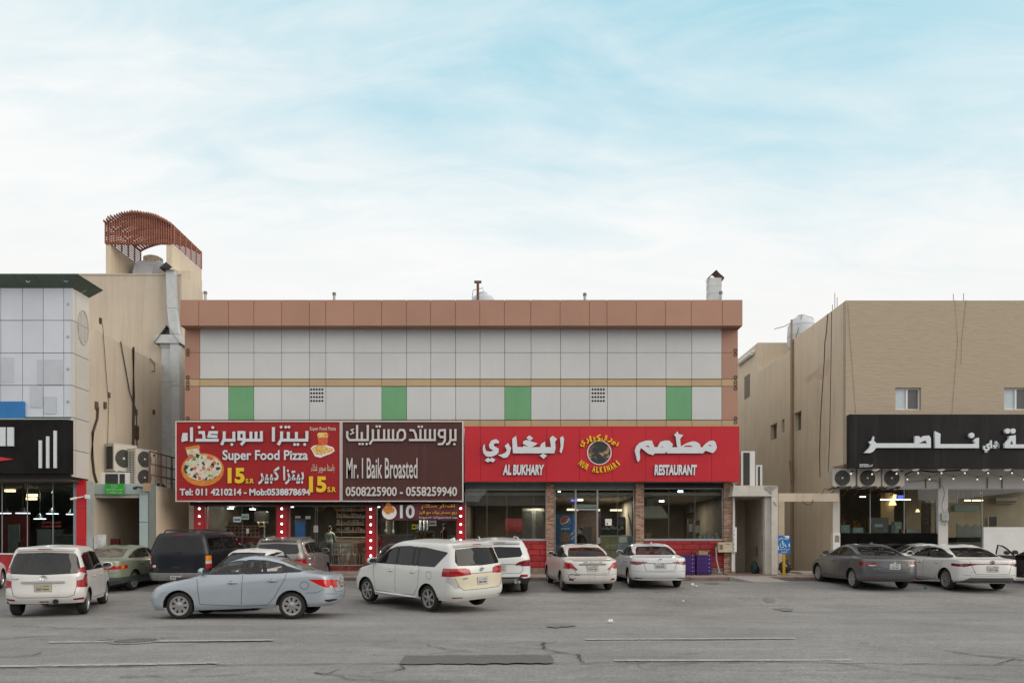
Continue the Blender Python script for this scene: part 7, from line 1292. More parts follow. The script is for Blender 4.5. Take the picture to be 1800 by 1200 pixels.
 x = S(1234, 0, Y)[0]; t = thing('cardboard_box', 'open brown cardboard box on top of the purple crates', 'box', (x, Y, .625+5*.150), None, R(8)); cb = mat('cardboard', (.30, .20, .11), .8, var = .1); mb = MB(); w, d, h = .19, .15, .17; mb.box(-w, w, -d, -d+.006, 0, h*.8); mb.box(-w, w, d-.006, d, 0, h); mb.box(-w, -w+.006, -d+.007, d-.007, 0, h); mb.box(w-.006, w, -d+.007, d-.007, 0, h); mb.box(-w+.007, w-.007, -d+.007, d-.007, .001, .008); mb.build('carton', cb, t); mb = MB(); mb.rbox(-w-.03, 0, h+.03, .006, 2*d, .10, ry = -.7); mb.rbox(w+.03, 0, h-.02, .006, 2*d, .10, ry = .9); mb.build('flap', cb, t)
 # meter box, leaning pole, louvred panel on the last column
 Y = 28.62; x0, x1, z0, z1 = RC(1263, 952.5, 1288, 970, Y); t = thing('meter_box', 'grubby cream meter box fixed to the stone-clad corner column', 'meter box', (x0, Y, z0)); mb = MB(); mb.box(0, x1-x0, 0, .22, 0, z1-z0); mb.build('case', mat('meter_cream', (.50, .44, .32), .6, var = .16, scale = 5, streak = .3), t); mb = MB(); mb.box(.04, .17, -.006, -.001, .10, .30); mb.build('window', mat('meter_brown', (.20, .14, .07), .3, var = .3), t); mb = MB(); mb.box(.26, .46, -.004, -.001, .31, .325); mb.build('print', m_ink, t)
 Y = 28.5; mb = MB(); a, b = S(1261, 961, Y), S(1264.5, 1006, Y); mb.tube([(a[0], Y+.2, a[1]), (a[0]+.01, Y+.18, (a[1]+b[1])/2), (b[0], Y, b[1])], .035, 8); t = thing('metal_pole', 'short grey metal pole leaning on the red brick wall', 'pole', (b[0], Y, b[1])); mb.build('tube', mat('pole_grey', (.30, .30, .29), .5, .4, var = .15), t, loc = -Vector(t.location)); mb = MB(); mb.cyl((b[0]-.08, Y, b[1]), (b[0]+.12, Y, b[1]+.0), .03); mb.build('foot', mat('pole_grey', (.3, .3, .29)), t, loc = -Vector(t.location))
 Y = 28.66; x0, x1, z0, z1 = RC(1289.5, 926, 1295, 969.5, Y); t = thing('cable_tray', 'white perforated cable tray on the corner of the restaurant', 'cable tray', (x0, Y, z0)); mb = MB(); mb.box(0, x1-x0, 0, .14, 0, z1-z0); mb.build('channel', m_whitepaint, t); mb = MB()
 for k in range(5):mb.box(.02, .04, -.004, -.001, .1+k*.18, .14+k*.18)
 mb.build('hole', m_black, t)
 t = thing('rag_heap', 'small heap of teal rags in the corner of the plaster portal', 'rags', (9.6, 29.2, .632)); bm = bmesh.new(); bmesh.ops.create_icosphere(bm, subdivisions = 3, radius = 1)
 for v in bm.verts:p = v.co.copy(); k = 1+.5*noise.noise(p*2.5)+.2*noise.noise(p*7); v.co = Vector((p.x*.15*k, p.y*.12*k, max(p.z*.26*k+.18, 0)))
 for f in bm.faces:f.smooth = True
 me = bpy.data.meshes.new('cloth'); bm.to_mesh(me); me.materials.append(mat('rag_teal', (.02, .055, .06), .8, var = .4, scale = 9)); o = bpy.data.objects.new('cloth', me); COL.objects.link(o); o.parent = t
 # bits of litter
 for i, (px, py, s, lab) in enumerate(((1073, 1094, .09, 'crumpled white paper cup lying on the road below the white sedans'), (1201, 1057.5, .05, 'tiny white scrap of paper on the lot'), (1217, 1029, .10, 'torn white paper behind the clean white sedan'), (1224, 1031, .06, 'small white scrap beside the torn paper'), (939, 1008, .07, 'white scrap on the pavement by the white suv'), (1627, 1034, .08, 'blue plastic scrap between the grey and white cars'), (217, 1036, .09, 'pale stone by the wheel of the green sedan'))):
  x, y = G(px, py); t = thing('litter', lab, 'litter', (x, y, ground_z(y)+.012 if py>1012 else .60)); bm = bmesh.new(); bmesh.ops.create_icosphere(bm, subdivisions = 2, radius = 1)
  for v in bm.verts:p = v.co.copy(); k = 1+.7*noise.noise(p*3+Vector((i, 0, 0))); v.co = Vector((p.x*s*k*.6, p.y*s*k*.5, max(p.z*s*.5*k+s*.3, 0)))
  me = bpy.data.meshes.new('scrap'); bm.to_mesh(me); me.materials.append(mat('scrap_blue', (.06, .16, .3), .6) if 'blue' in lab else mat('scrap_stone', (.35, .31, .26), .9) if 'stone' in lab else m_paper); o = bpy.data.objects.new('scrap', me); COL.objects.link(o); o.parent = t
build_pavement_things()
# ------------------------------------------------------------------ cars
def pchip(K, sub):
 """smooth monotone interpolation through the key rows"""
 K = np.asarray(K, float); n = len(K); d = np.diff(K, axis = 0); m = np.zeros_like(K); m[0] = d[0]; m[-1] = d[-1]
 for i in range(1, n-1):
  s = d[i-1]*d[i]>0; m[i] = np.where(s, 2*d[i-1]*d[i]/np.where(s, d[i-1]+d[i], 1), 0)
 out = []
 for i in range(n-1):
  for k in range(sub):
   t = k/sub; out.append((2*t**3-3*t**2+1)*K[i]+(t**3-2*t**2+t)*m[i]+(-2*t**3+3*t**2)*K[i+1]+(t**3-t**2)*m[i+1])
 out.append(K[-1]); return out
def inside(p, poly):
 x, y = p; c = False; j = len(poly)-1
 for i in range(len(poly)):
  (xi, yi), (xj, yj) = poly[i], poly[j]
  if(yi>y)!=(yj>y) and x<(xj-xi)*(y-yi)/(yj-yi)+xi:c = not c
  j = i
 return c
def clipx(poly, lo, hi):
 def half(P, x, keep):
  out = []
  for a, b in zip(P, P[1:]+P[:1]):
   ia, ib = keep(a[0]), keep(b[0])
   if ia:out.append(a)
   if ia!=ib:t = (x-a[0])/(b[0]-a[0]); out.append((x, a[1]+(b[1]-a[1])*t))
  return out
 return half(half(poly, lo, lambda v:v>=lo), hi, lambda v:v<=hi)
def car_shell(keys, H, p = 2.6, na = 13, ns = 44, sub = 4):
 rings = []
 rows = pchip(keys, sub)
 xf, zf, xr, zr, w, df, dr = rows[-1]
 for s in(.86, .62, .34, .0):
  k = 1-s; rows.append(np.array([xf-k*.42, H-(H-zf)*s**2, xr+k*.5, H-.012-(H-zr)*s**2, w*s, df, dr]))
 for row in rows:
  xf, zf, xr, zr, w, df, dr = row; pts = []
  L = xf-xr
  if df+dr>L*.9:f = L*.9/(df+dr); df*=f; dr*=f
  A = np.linspace(0, math.pi/2, na)
  cap = [(math.sin(a)**(2/p), 1-max(math.cos(a), 0)**(2/p)) for a in A]
  for y, x in cap:pts.append([xr+dr*x, w*y, zr])
  for k in range(1, ns):
   t = k/ns; x = xr+dr+(L-df-dr)*t; s = t*t*(3-2*t); pts.append([x, w*(1+.012*math.sin(math.pi*t)), zr+(zf-zr)*s])
  for y, x in reversed(cap):pts.append([xf-df*x, w*y, zf])
  rings.append(pts)
 nr, nc = len(rings), len(rings[0]); bm = bmesh.new(); lay = bm.faces.layers.int.new('reg')
 V = [[bm.verts.new(p_) for p_ in r] for r in rings]
 for i in range(nr-1):
  for j in range(nc-1):bm.faces.new((V[i][j], V[i+1][j], V[i+1][j+1], V[i][j+1]))
 bmesh.ops.remove_doubles(bm, verts = bm.verts, dist = 1e-5)
 bm.normal_update(); bm.faces.ensure_lookup_table()
 return bm, lay, rings[0]
AXI = {'y':(0, 2), 'x':(1, 2), 'z':(0, 1)}
def cut(bm, lay, poly, axis, reg, pred):
 a, b = AXI[axis]
 n = len(poly)
 for i in range(n):
  p, q = poly[i], poly[(i+1)%n]
  dx, dz = q[0]-p[0], q[1]-p[1]
  if math.hypot(dx, dz)<1e-5:continue
  lo = (min(p[0], q[0])-.002, min(p[1], q[1])-.002); hi = (max(p[0], q[0])+.002, max(p[1], q[1])+.002)
  co = [0, 0, 0]; no = [0, 0, 0]; co[a], co[b] = p; no[a], no[b] = -dz, dx
  fs = []
  for f in bm.faces:
   if not pred(f.calc_center_median(), f.normal):continue
   us = [v.co[a] for v in f.verts]; vs = [v.co[b] for v in f.verts]
   if max(us)<lo[0] or min(us)>hi[0] or max(vs)<lo[1] or min(vs)>hi[1]:continue
   d = [(u-p[0])*-dz+(v-p[1])*dx for u, v in zip(us, vs)]
   if min(d)<0<max(d):fs.append(f)
  if not fs:continue
  es = {e for f in fs for e in f.edges}; vs = {v for f in fs for v in f.verts}
  bmesh.ops.bisect_plane(bm, geom = list(vs)+list(es)+fs, dist = 1e-5, plane_co = co, plane_no = no)
 for f in bm.faces:
  c = f.calc_center_median()
  if pred(c, f.normal) and inside((c[a], c[b]), poly):f[lay] = reg
def pclip(pts):return pts
TY_DARK = mat('tyre_rubber', (.022, .021, .020), .85, var = .2, scale = 8, bump = .2, bscale = 60)
RIMS = {'silver':mat('rim_silver', (.42, .42, .43), .35, .7, var = .1), 'bright':mat('rim_bright', (.55, .56, .58), .25, .8, var = .06), 'dusty':mat('rim_dusty', (.30, .285, .27), .6, .4, var = .15)}
m_seam = mat('panel_seam', (.02, .02, .02), .8, var = 0); m_under = mat('underbody', (.012, .012, .012), .9, var = .1); m_blackpl = mat('black_plastic', (.018, .018, .019), .5, var = .1); m_seal = mat('window_seal', (.012, .012, .013), .35, var = 0)
m_chrome = mat('chrome', (.72, .73, .74), .12, 1., var = 0); m_seat = mat('seat_beige', (.26, .22, .19), .85, var = .1); m_seatd = mat('seat_dark', (.045, .042, .042), .85, var = .1); m_seatr = mat('seat_brown', (.16, .10, .09), .8, var = .1)
m_tail = mat('tail_red', (.33, .008, .012), .12, var = .12, scale = 14, coat = .6); m_taild = mat('tail_dark', (.17, .007, .014), .12, var = .1, scale = 14, coat = .6); m_clear = mat('lamp_clear', (.55, .55, .56), .12, .2, var = .1, scale = 20, coat = .5); m_amber = mat('lamp_amber', (.62, .20, .01), .2, var = .05, coat = .4); m_refl = mat('reflector_red', (.24, .006, .012), .2, var = .05, coat = .3)
m_mglass = mat('mirror_glass', (.30, .34, .36), .05, .9, var = 0); m_plate = mat('plate_white', (.52, .52, .50), .5, var = .12, scale = 6); m_platet = mat('plate_tan', (.42, .38, .28), .5, var = .15, scale = 6); m_ink = mat('plate_ink', (.03, .03, .03), .6, var = 0); m_greyplast = mat('grey_plastic', (.10, .10, .10), .6, var = .1)
_WH = {}
def wheel_mesh(r, w, style, rim):
 key = (r, w, style, rim)
 if key in _WH:return _WH[key]
 mb = MB(); h = w/2; rr = r*(.70 if style!='suv' else .64)
 prof = [(rr, -h*.85), (rr+.02, -h), (r-.05, -h), (r-.015, -h*.82), (r, -h*.6), (r, h*.6), (r-.015, h*.82), (r-.05, h), (rr+.02, h), (rr, h*.85), (rr-.02, h*.3), (rr-.02, -h*.3)]
 mb.lathe(prof, (0, 0, 0), 'y', 36, closed = True)
 for k in range(3):mb.lathe([(r+.001, -h*.4+k*h*.4-.006), (r+.0015, -h*.4+k*h*.4+.006)], (0, 0, 0), 'y', 36)
 ty = mb.build('wheel', TY_DARK); tm = ty.data; bpy.data.objects.remove(ty)
 mb = MB(); o = h*.80
 mb.lathe([(rr+.012, o-.01), (rr+.006, o+.012), (rr-.02, o+.008), (rr-.035, o-.04)], (0, 0, 0), 'y', 36)
 mb.lathe([(rr, o-.05), (0, o-.05)], (0, 0, 0), 'y', 36, 1)
 mb.lathe([(.055, o-.05), (.052, o+.005), (.03, o+.012), (0, o+.014)], (0, 0, 0), 'y', 16)
 n, wd = {'cover':(8, .05), 'cover7':(7, .055), 'alloy5':(5, .065), 'twin5':(5, .05), 'alloy6':(6, .06), 'suv':(5, .10), 'alloy10':(10, .035)}[style]
 rad = rr-.02
 for k in range(n):
  for s in((-1, 1) if style=='twin5' else(0, )):
   a = 2*math.pi*k/n+.3; ca, sa = math.cos(a), math.sin(a); off = s*.045
   def P(u, v, y):return(u*ca-(v+off)*sa, y, u*sa+(v+off)*ca)
   w0, w1 = wd*.5, wd*(.78 if 'cover' in style else .55)
   q = [P(.03, -w0, o+.004), P(.03, w0, o+.004), P(rad, w1, o-.004), P(rad, -w1, o-.004), P(.03, -w0, o-.05), P(.03, w0, o-.05), P(rad, w1, o-.05), P(rad, -w1, o-.05)]
   mb.add(q, [(0, 1, 2, 3), (0, 4, 5, 1), (1, 5, 6, 2), (2, 6, 7, 3), (3, 7, 4, 0)])
 if 'cover' in style:mb.lathe([(rr*.45, o-.002), (.05, o+.008)], (0, 0, 0), 'y', 24); mb.lathe([(rr-.02, o+.002), (rr*.82, o-.001)], (0, 0, 0), 'y', 36)
 ro = mb.build('rim', [RIMS[rim], m_under]); rm = ro.data; bpy.data.objects.remove(ro)
 _WH[key] = (tm, rm); return tm, rm
class Car:
 def __init__(s, name, label, cat, keys, W, H, wb, xr_axle, r, tw, paint, style = 'cover', rim = 'silver', glassm = None, p = 2.6, seat = None):
  s.t = thing(name, label, cat); s.W, s.H, s.wb, s.r = W, H, wb, r; s.fx, s.rx = xr_axle+wb, xr_axle; s.paint = paint; s.glass = glassm or m_tint
  s.bm, s.lay, s.ring0 = car_shell(keys, H, p); s.regs = {}; s.nreg = 0; s.tail = min(q[0] for q in s.ring0)
  for a in(s.fx, s.rx):
   rr = r+.055; s.region(None, [(a+rr*math.cos(t), r+rr*math.sin(t)) for t in np.linspace(0, 2*math.pi, 21)[:-1]], 'y', lambda c, n:c.y>W*.28 and c.z<r*2+.25 and n.y>-.2)
  s.bvh = None; s.style, s.rim, s.tw = style, rim, tw; s.seat = seat or m_seatd; s.extra = []
 side = lambda s, c, n:c.y>.18*s.W and n.y>.22
 def region(s, name, poly, axis, pred, m = None, both = True, inset = 0.0, parent = None, name2 = None):
  if s.bvh_missing():pass
  s.nreg+=1; cut(s.bm, s.lay, poly, axis, s.nreg, pred); s.regs[s.nreg] = (name, m, both, inset)
  return s.nreg
 def bvh_missing(s):
  if getattr(s, 'bvh', None) is None and not hasattr(s, '_b0'):s._b0 = True; s.bvh0 = BVHTree.FromBMesh(s.bm)
  return False
 def window(s, poly, name = 'window', m = None):s.region(name, poly, 'y', s.side, m or s.glass, True, .004); s.seal(poly)
 def rear_pred(s, c, n):return c.x<-.35 and(n.x<-.12 or c.x<s.tail+.5)
 def front_pred(s, c, n):return c.x>0 and n.x>.08
 def rear(s, name, half, m, inset = .004, both = False):
  s.region(name, half, 'x', s.rear_pred, m, both, inset)
 def front(s, name, half, m, inset = .004, both = False):s.region(name, half, 'x', s.front_pred, m, both, inset)
 def cast(s, a, b, axis):
  o, d = {'y':((a, 3, b), (0, -1, 0)), 'xr':((-5, a, b), (1, 0, 0)), 'xf':((5, a, b), (-1, 0, 0))}[axis]
  h = s.bvh0.ray_cast(Vector(o), Vector(d)); return(h[0], h[1]) if h[0] is not None else None
 def strip(s, mb, pts, axis, w = .008, off = .002, closed = False, mi = 0, mirror = True):
  P = []; q = list(pts)+([pts[0]] if closed else[])
  for a, b in zip(q, q[1:]):
   n = max(1, int(math.hypot(b[0]-a[0], b[1]-a[1])/.05))
   for k in range(n):P.append((a[0]+(b[0]-a[0])*k/n, a[1]+(b[1]-a[1])*k/n))
  P.append(q[-1]); H_ = [s.cast(x, z, axis) for x, z in P]; H_ = [h for h in H_ if h]
  if len(H_)<2:return
  v = []
  for i, (co, no) in enumerate(H_):
   t = (H_[min(i+1, len(H_)-1)][0]-H_[max(i-1, 0)][0])
   if t.length<1e-6:t = Vector((0, 0, 1))
   sd = t.normalized().cross(no).normalized()*w/2; v+=[co-sd+no*off, co+sd+no*off]
  fs = [(2*i, 2*i+1, 2*i+3, 2*i+2) for i in range(len(H_)-1) if(H_[i+1][0]-H_[i][0]).length<.3]
  mb.add(v, fs, mi)
  if mirror:mb.add([(p.x, -p.y, p.z) for p in v], [f[::-1] for f in fs], mi)
 def seal(s, poly):
  if not hasattr(s, 'sealmb'):s.sealmb = MB()
  s.strip(s.sealmb, poly, 'y', .022, .003, True)
 def seams(s, lines, axis = 'y', w = .009):
  if not hasattr(s, 'seammb'):s.seammb = MB()
  for l in lines:s.strip(s.seammb, l, axis, w, .003)
 def body(s):
  bm = s.bm; bm.normal_update(); bm.verts.ensure_lookup_table()
  norm = {}
  for v in bm.verts:
   n = v.normal.copy()
   if abs(v.co.y)<1e-5:n.y = 0; n.normalize()
   norm[v.index] = n
  bm.verts.index_update()
  groups = {}
  for f in bm.faces:groups.setdefault(f[s.lay], []).append(f)
  def mesh(name, faces, m, sgn, inset):
   idx, v, nn, F = {}, [], [], []
   for sg in sgn:
    idx = {}
    for f in faces:
     q = []
     for x in f.verts:
      if x.index not in idx:
       idx[x.index] = len(v); n = norm[x.index]; c = x.co-n*inset; v.append((c.x, c.y*sg, c.z)); nn.append((n.x, n.y*sg, n.z))
      q.append(idx[x.index])
     F.append(q if sg>0 else q[::-1])
   me = bpy.data.meshes.new(name); me.from_pydata(v, [], F); me.materials.append(m); me.polygons.foreach_set('use_smooth', [True]*len(F)); me.normals_split_custom_set_from_vertices(nn); me.update()
   o = bpy.data.objects.new(name, me); COL.objects.link(o); o.parent = s.t; return o
  made = {}
  for g, faces in groups.items():
   if g==0:made['body'] = [mesh('body', faces, s.paint, (1, -1), 0)]; continue
   name, m, both, inset = s.regs[g]
   if name is None:continue
   if both:made.setdefault(name, []).extend([mesh(name, faces, m, (1, ), inset), mesh(name, faces, m, (-1, ), inset)])
   else:made.setdefault(name, []).append(mesh(name, faces, m, (1, -1), inset))
  s.made = made; bdy = made['body'][0]
  if hasattr(s, 'sealmb'):s.sealmb.build('window_seal', m_seal, s.t)
  if hasattr(s, 'seammb'):s.seammb.build('panel_seam', m_seam, s.t)
  # floor pan, wheel wells, cabin
  mb = MB(); r0 = s.ring0; z = r0[0][2]+.03; v = [(p_[0]*.97, p_[1]*.80, z) for p_ in r0]; n = len(v); v2 = [(p_[0], -p_[1], z) for p_ in v[1:-1]]
  mb.add(v+v2[::-1], [tuple(range(len(v)+len(v2)))[::-1]]); mb.add([(a, b, z+.10) for a, b, c in v+v2[::-1]], [tuple(range(len(v)+len(v2)))])
  mb.box(s.rx-.25, s.rx+.25, -s.W*.3, s.W*.3, z-.05, z+.06); mb.cyl((s.rx-.75, -.25, z+.02), (s.rx-.2, -.2, z+.02), .06, n = 8); mb.cyl((s.rx, -s.W*.4, s.r), (s.rx, s.W*.4, s.r), .05, n = 8)
  for a in(s.fx, s.rx):
   for sg in(1, -1):
    rr = s.r+.07; v = []
    for k in range(17):
     t = math.pi*k/16; x, zz = a+rr*math.cos(t), s.r+rr*math.sin(t); v+=[(x, sg*(s.W/2-.015), zz), (x, sg*(s.W/2-.42), zz)]
    mb.add(v, [(2*k, 2*k+1, 2*k+3, 2*k+2) for k in range(16)])
    mb.add([(a+rr*math.cos(math.pi*2*k/20), sg*(s.W/2-.40), max(z, s.r+rr*math.sin(math.pi*2*k/20))) for k in range(20)], [tuple(range(20))])
  mb.build('underbody', m_under, s.t)
  return bdy
 def wheels(s, steer = 0):
  tm, rm = wheel_mesh(s.r, s.tw, s.style, s.rim)
  for a in(s.fx, s.rx):
   for sg in(1, -1):
    o = bpy.data.objects.new('wheel', tm); COL.objects.link(o); o.parent = s.t; o.location = (a, sg*(s.W/2-s.tw/2-.025), s.r); o.rotation_euler = (0, random.uniform(0, 6), (0 if sg>0 else math.pi)+(steer if a==s.fx else 0))
    q = bpy.data.objects.new('rim', rm); COL.objects.link(q); q.parent = o
 def cabin(s, xd, xfs, xrs, zb, zr, wf = .36, zroof = None, headroom = True):
  """dashboard at xd, seats at xfs and xrs; zb = sill of the windows"""
  mb = MB(); w = s.W*.42; mb.box(xrs-.5, xd+.35, -w, w, .32, zb-.18); mb.box(xd-.12, xd+.45, -w, w, zb-.2, zb-.04); mb.box(-2.0 if False else xrs-.75, xrs-.35, -w*.95, w*.95, zb-.25, zb-.06); mb.build('interior', m_seatd, s.t)
  def seat(x, y, wd, hd = True):
   mb = MB(); mb.rbox(x-.16, y, zb-.14, .14, wd, .62, ry = -.22); mb.rbox(x+.12, y, zb-.42, .5, wd, .16)
   if hd:mb.rbox(x-.25, y, zb+.23, .09, .25, .15, ry = -.15); mb.cyl((x-.24, y-.06, zb+.12), (x-.25, y-.06, zb+.2), .008, n = 5); mb.cyl((x-.24, y+.06, zb+.12), (x-.25, y+.06, zb+.2), .008, n = 5)
   o = mb.build('seat', s.seat, s.t); bv = o.modifiers.new('bevel', 'BEVEL'); bv.width = .05; bv.segments = 3; bv.limit_method = 'ANGLE'
  seat(xfs, wf, .50); seat(xfs, -wf, .50); seat(xrs, wf, .56); seat(xrs, -wf, .56)
  mb = MB(); c = Vector((xd-.22, wf, zb-.02)); M = Matrix.Rotation(-.45, 3, 'Y'); pts = [c+M@Vector((0, .18*math.cos(a), .18*math.sin(a))) for a in np.linspace(0, 2*math.pi, 21)]; mb.tube(pts, .016, 6); mb.tube([c+M@Vector((0, -.17, 0)), c+M@Vector((.05, 0, -.01)), c+M@Vector((0, .17, 0))], .02, 5); mb.build('steering_wheel', m_seatd, s.t)
 def mirrors(s, x, z, m = None, mm = None, out = .0, sc_ = 1.0):
  for sg in(1, -1):
   h = s.cast(x, z, 'y'); y = h[0].y if h else s.W/2-.1
   mb = MB(); c = Vector((x-.02, sg*(y+.13+out), z+.07)); v0 = len(mb.v); mb.ell(c, .085*sc_, .115*sc_, .075*sc_, 14, 8)
   mb.v = [(max(p[0], c.x-.045*sc_), p[1], p[2]) for p in mb.v]; mb.cyl((x+.02, sg*(y-.02), z), (x, sg*(y+.08+out), z+.04), .022, n = 8, mi = 1); o = mb.build('mirror', [m or s.paint, m_blackpl], s.t)
   mb = MB(); q = [(c.x-.047*sc_, c.y+.092*sc_*math.cos(t), c.z+.056*sc_*math.sin(t)) for t in np.linspace(0, 2*math.pi, 17)[:-1]]; mb.add(q, [tuple(range(16))]); mb.build('mirror_glass', mm or m_mglass, o)
 def handles(s, pts, m = None):
  for x, z in pts:
   for sg in(1, -1):
    h = s.cast(x, z, 'y')
    if not h:continue
    y = h[0].y; mb = MB(); mb.ell((x, sg*(y+.018), z), .115, .022, .022, 12, 6); mb.ell((x+.03, sg*(y+.002), z), .06, .006, .035, 10, 5, 1); mb.build('door_handle', [m or s.paint, m_seam], s.t)
 def plate(s, z, top, bot, y = 0, m = None, w = .33, h = .165, off = .012):
  hh = s.cast(y, z, 'xr'); x = hh[0].x if hh else-2.2; x = min([x]+[q[0].x for q in(s.cast(y+w*.4, z, 'xr'), s.cast(y, z+h/2, 'xr'), s.cast(y, z-h/2, 'xr')) if q])-off
  mb = MB(); mb.box(x, x+.02, y-w/2, y+w/2, z-h/2, z+h/2); mb.box(x+.003, x+.019, y-w/2-.012, y+w/2+.012, z-h/2-.012, z+h/2+.012, 1); o = mb.build('license_plate', [m or m_plate, m_alu], s.t)
  mb = MB(); s.rtext(mb, top, x-.002, y+w*.02, z+h*.22, w*.80, h*.30); s.rtext(mb, bot, x-.002, y+w*.02, z-h*.20, w*.80, h*.30); mb.build('lettering', m_ink, o); return x
 def rtext(s, mb, txt, x, y, z, w, h, bold = .03, depth = .003):
  """lettering on the tail: reads left to right for someone behind the car"""
  V, F = text_mesh(txt, bold); lo, hi = V.min(0), V.max(0)
  mb.add([(x-(p[2])*depth, y-(p[0]-(lo[0]+hi[0])/2)/max(hi[0]-lo[0], 1e-6)*w, z+(p[1]-(lo[1]+hi[1])/2)/max(hi[1]-lo[1], 1e-6)*h) for p in V], F)
 def script(s, txt, y, z, w, h, m = None, bold = .02):
  hh = s.cast(y, z, 'xr')
  if hh:mb = MB(); s.rtext(mb, txt, hh[0].x-.006, y, z, w, h, bold); mb.build('lettering', m or m_chrome, s.t)
 def badge(s, kind, z, w = .15, y = 0, m = None):
  hh = s.cast(y, z, 'xr'); x = hh[0].x-.012; mb = MB(); m = m or m_chrome
  def el(cy, cz, a, b, r = .008):mb.tube([(x, cy+a*math.cos(t), cz+b*math.sin(t)) for t in np.linspace(0, 2*math.pi, 25)], r, 5)
  el(y, z, w/2, w*.34)
  if kind=='ovals':el(y, z, w*.13, w*.33); el(y, z+w*.12, w*.36, w*.17)
  elif kind=='h':
   for sg in(-1, 1):mb.tube([(x, y+sg*w*.2-w*.06, z-w*.26), (x, y+sg*w*.2+w*.06, z+w*.26)][::1], .013, 5)
   mb.tube([(x, y+w*.2, z-.01), (x, y-w*.2, z+.01)], .010, 5)
  elif kind=='l':mb.tube([(x, y-w*.05, z+w*.25), (x, y+w*.15, z-w*.18), (x, y-w*.25, z-w*.15)], .011, 5)
  mb.build('emblem', m, s.t)
 def bar(s, z, y0, y1, h, m, name = 'trim_strip', out = .015, axis = 'xr'):
  v = []; mb = MB(); n = 12
  for k in range(n+1):
   y = y0+(y1-y0)*k/n; q = s.cast(abs(y), z, axis); x = q[0].x; d = -1 if axis=='xr' else 1; v+=[(x+d*out, y, z-h/2), (x+d*out, y, z+h/2), (x-d*.01, y, z-h/2), (x-d*.01, y, z+h/2)]
  fs = []
  for k in range(n):a = 4*k; b = a+4; fs+=[(a, a+1, b+1, b), (a+1, a+3, b+3, b+1), (a, b, b+2, a+2)]
  mb.add(v, fs); return mb.build(name, m, s.t)
 def wiper(s, pts):mb = MB(); s.strip(mb, pts, 'xr', .02, .012, mirror = False); mb.build('wiper', m_blackpl, s.t)
 def antenna(s, x, kind = 'fin'):
  mb = MB(); z = s.H
  if kind=='fin':mb.add([(x-.10, 0, z+.07), (x+.10, .03, z-.01), (x+.10, -.03, z-.01), (x-.12, .025, z-.01), (x-.12, -.025, z-.01)], [(0, 1, 2), (0, 3, 1), (0, 2, 4), (0, 4, 3)])
  else:mb.cyl((x, 0, z-.02), (x-.12, 0, z+.17), .006, n = 6); mb.cyl((x, 0, z-.02), (x, 0, z+.02), .03, .01, n = 8)
  mb.build('antenna', s.paint if kind=='fin' else m_blackpl, s.t)
 def place(s, x, y, heading, dz = 0.0):
  """x,y of the middle of the rear axle on the ground; heading clockwise from +Y in degrees"""
  a = R(heading); f = Vector((math.sin(a), math.cos(a), 0)); rg = Vector((math.cos(a), -math.sin(a), 0)); c = Vector((x, y, 0))
  gz = lambda v:ground_z(v.y)+.012
  zr = (gz(c-rg*s.W*.42)+gz(c+rg*s.W*.42))/2; cf = c+f*s.wb; zf = (gz(cf-rg*s.W*.42)+gz(cf+rg*s.W*.42))/2
  X = (f*s.wb+Vector((0, 0, zf-zr))).normalized(); rl = (gz(c+f*s.wb/2-rg*.7)-gz(c+f*s.wb/2+rg*.7))/1.4
  Yv = (-rg+Vector((0, 0, rl))).normalized(); Zv = X.cross(Yv).normalized(); Yv = Zv.cross(X)
  M = Matrix((X, Yv, Zv)).transposed()
  s.t.matrix_world = Matrix.Translation(c+Vector((0, 0, zr+dz))-M@Vector((s.rx, 0, 0)))@M.to_4x4()
def paint(name, col, flake = 0.0, dirt = 0.0, rough = .32):
 m = mat(name, col, rough, flake, var = .04, scale = 1.2, coat = .55, streak = dirt, stain = (.30, .27, .23)); return m
def sedan_keys(L = 4.37, W = 1.70, H = 1.455, wb = 2.57, fo = .83, deck = 1.055, lip = .97, cowl = .985, rg = -.85, wt = .60):
 """level curves of a three-box car: front x,z; rear x,z; half width; front and rear rounding. x=0 at mid wheelbase"""
 f0 = wb/2+fo; r0 = f0-L; h = W/2; k = H/1.455; ro = r0+2.255
 F = [(f0-.10, .19), (f0-.025, .30), (f0, .46), (f0-.03, .59), (f0-.10, .69), (f0-.19, .755), (f0-.62, .885*cowl/.985), (1.02+(wb-2.57)/2, cowl), (.55+(wb-2.57)/2, cowl+(1.365*k-cowl)*.56), (.12, 1.365*k), (-.08, 1.42*k)]
 Rr = [(r0+.16, .28), (r0+.04, .38), (r0, .52), (r0+.015, .70), (r0+.04, .86), (r0+.065, lip), (r0+.22, lip+(deck-lip)*.55), (r0+.55, deck), (r0+.55+(rg-r0-.55)*.52, deck+(1.375*k-deck)*.60), (rg, 1.375*k), (rg+.24, 1.425*k)]
 Wd = [h*.93, h*.99, h, h, h*.99, h*.98, h*.955, h*.92, h*.80, h*wt/.85, h*(wt-.075)/.85]
 D = [(.5, .38), (.55, .42), (.6, .45), (.6, .42), (.58, .38), (.58, .36), (.55, .34), (.45, .32), (.38, .30), (.30, .26), (.25, .22)]
 return[(*a, *b, w, *d) for a, b, w, d in zip(F, Rr, Wd, D)]
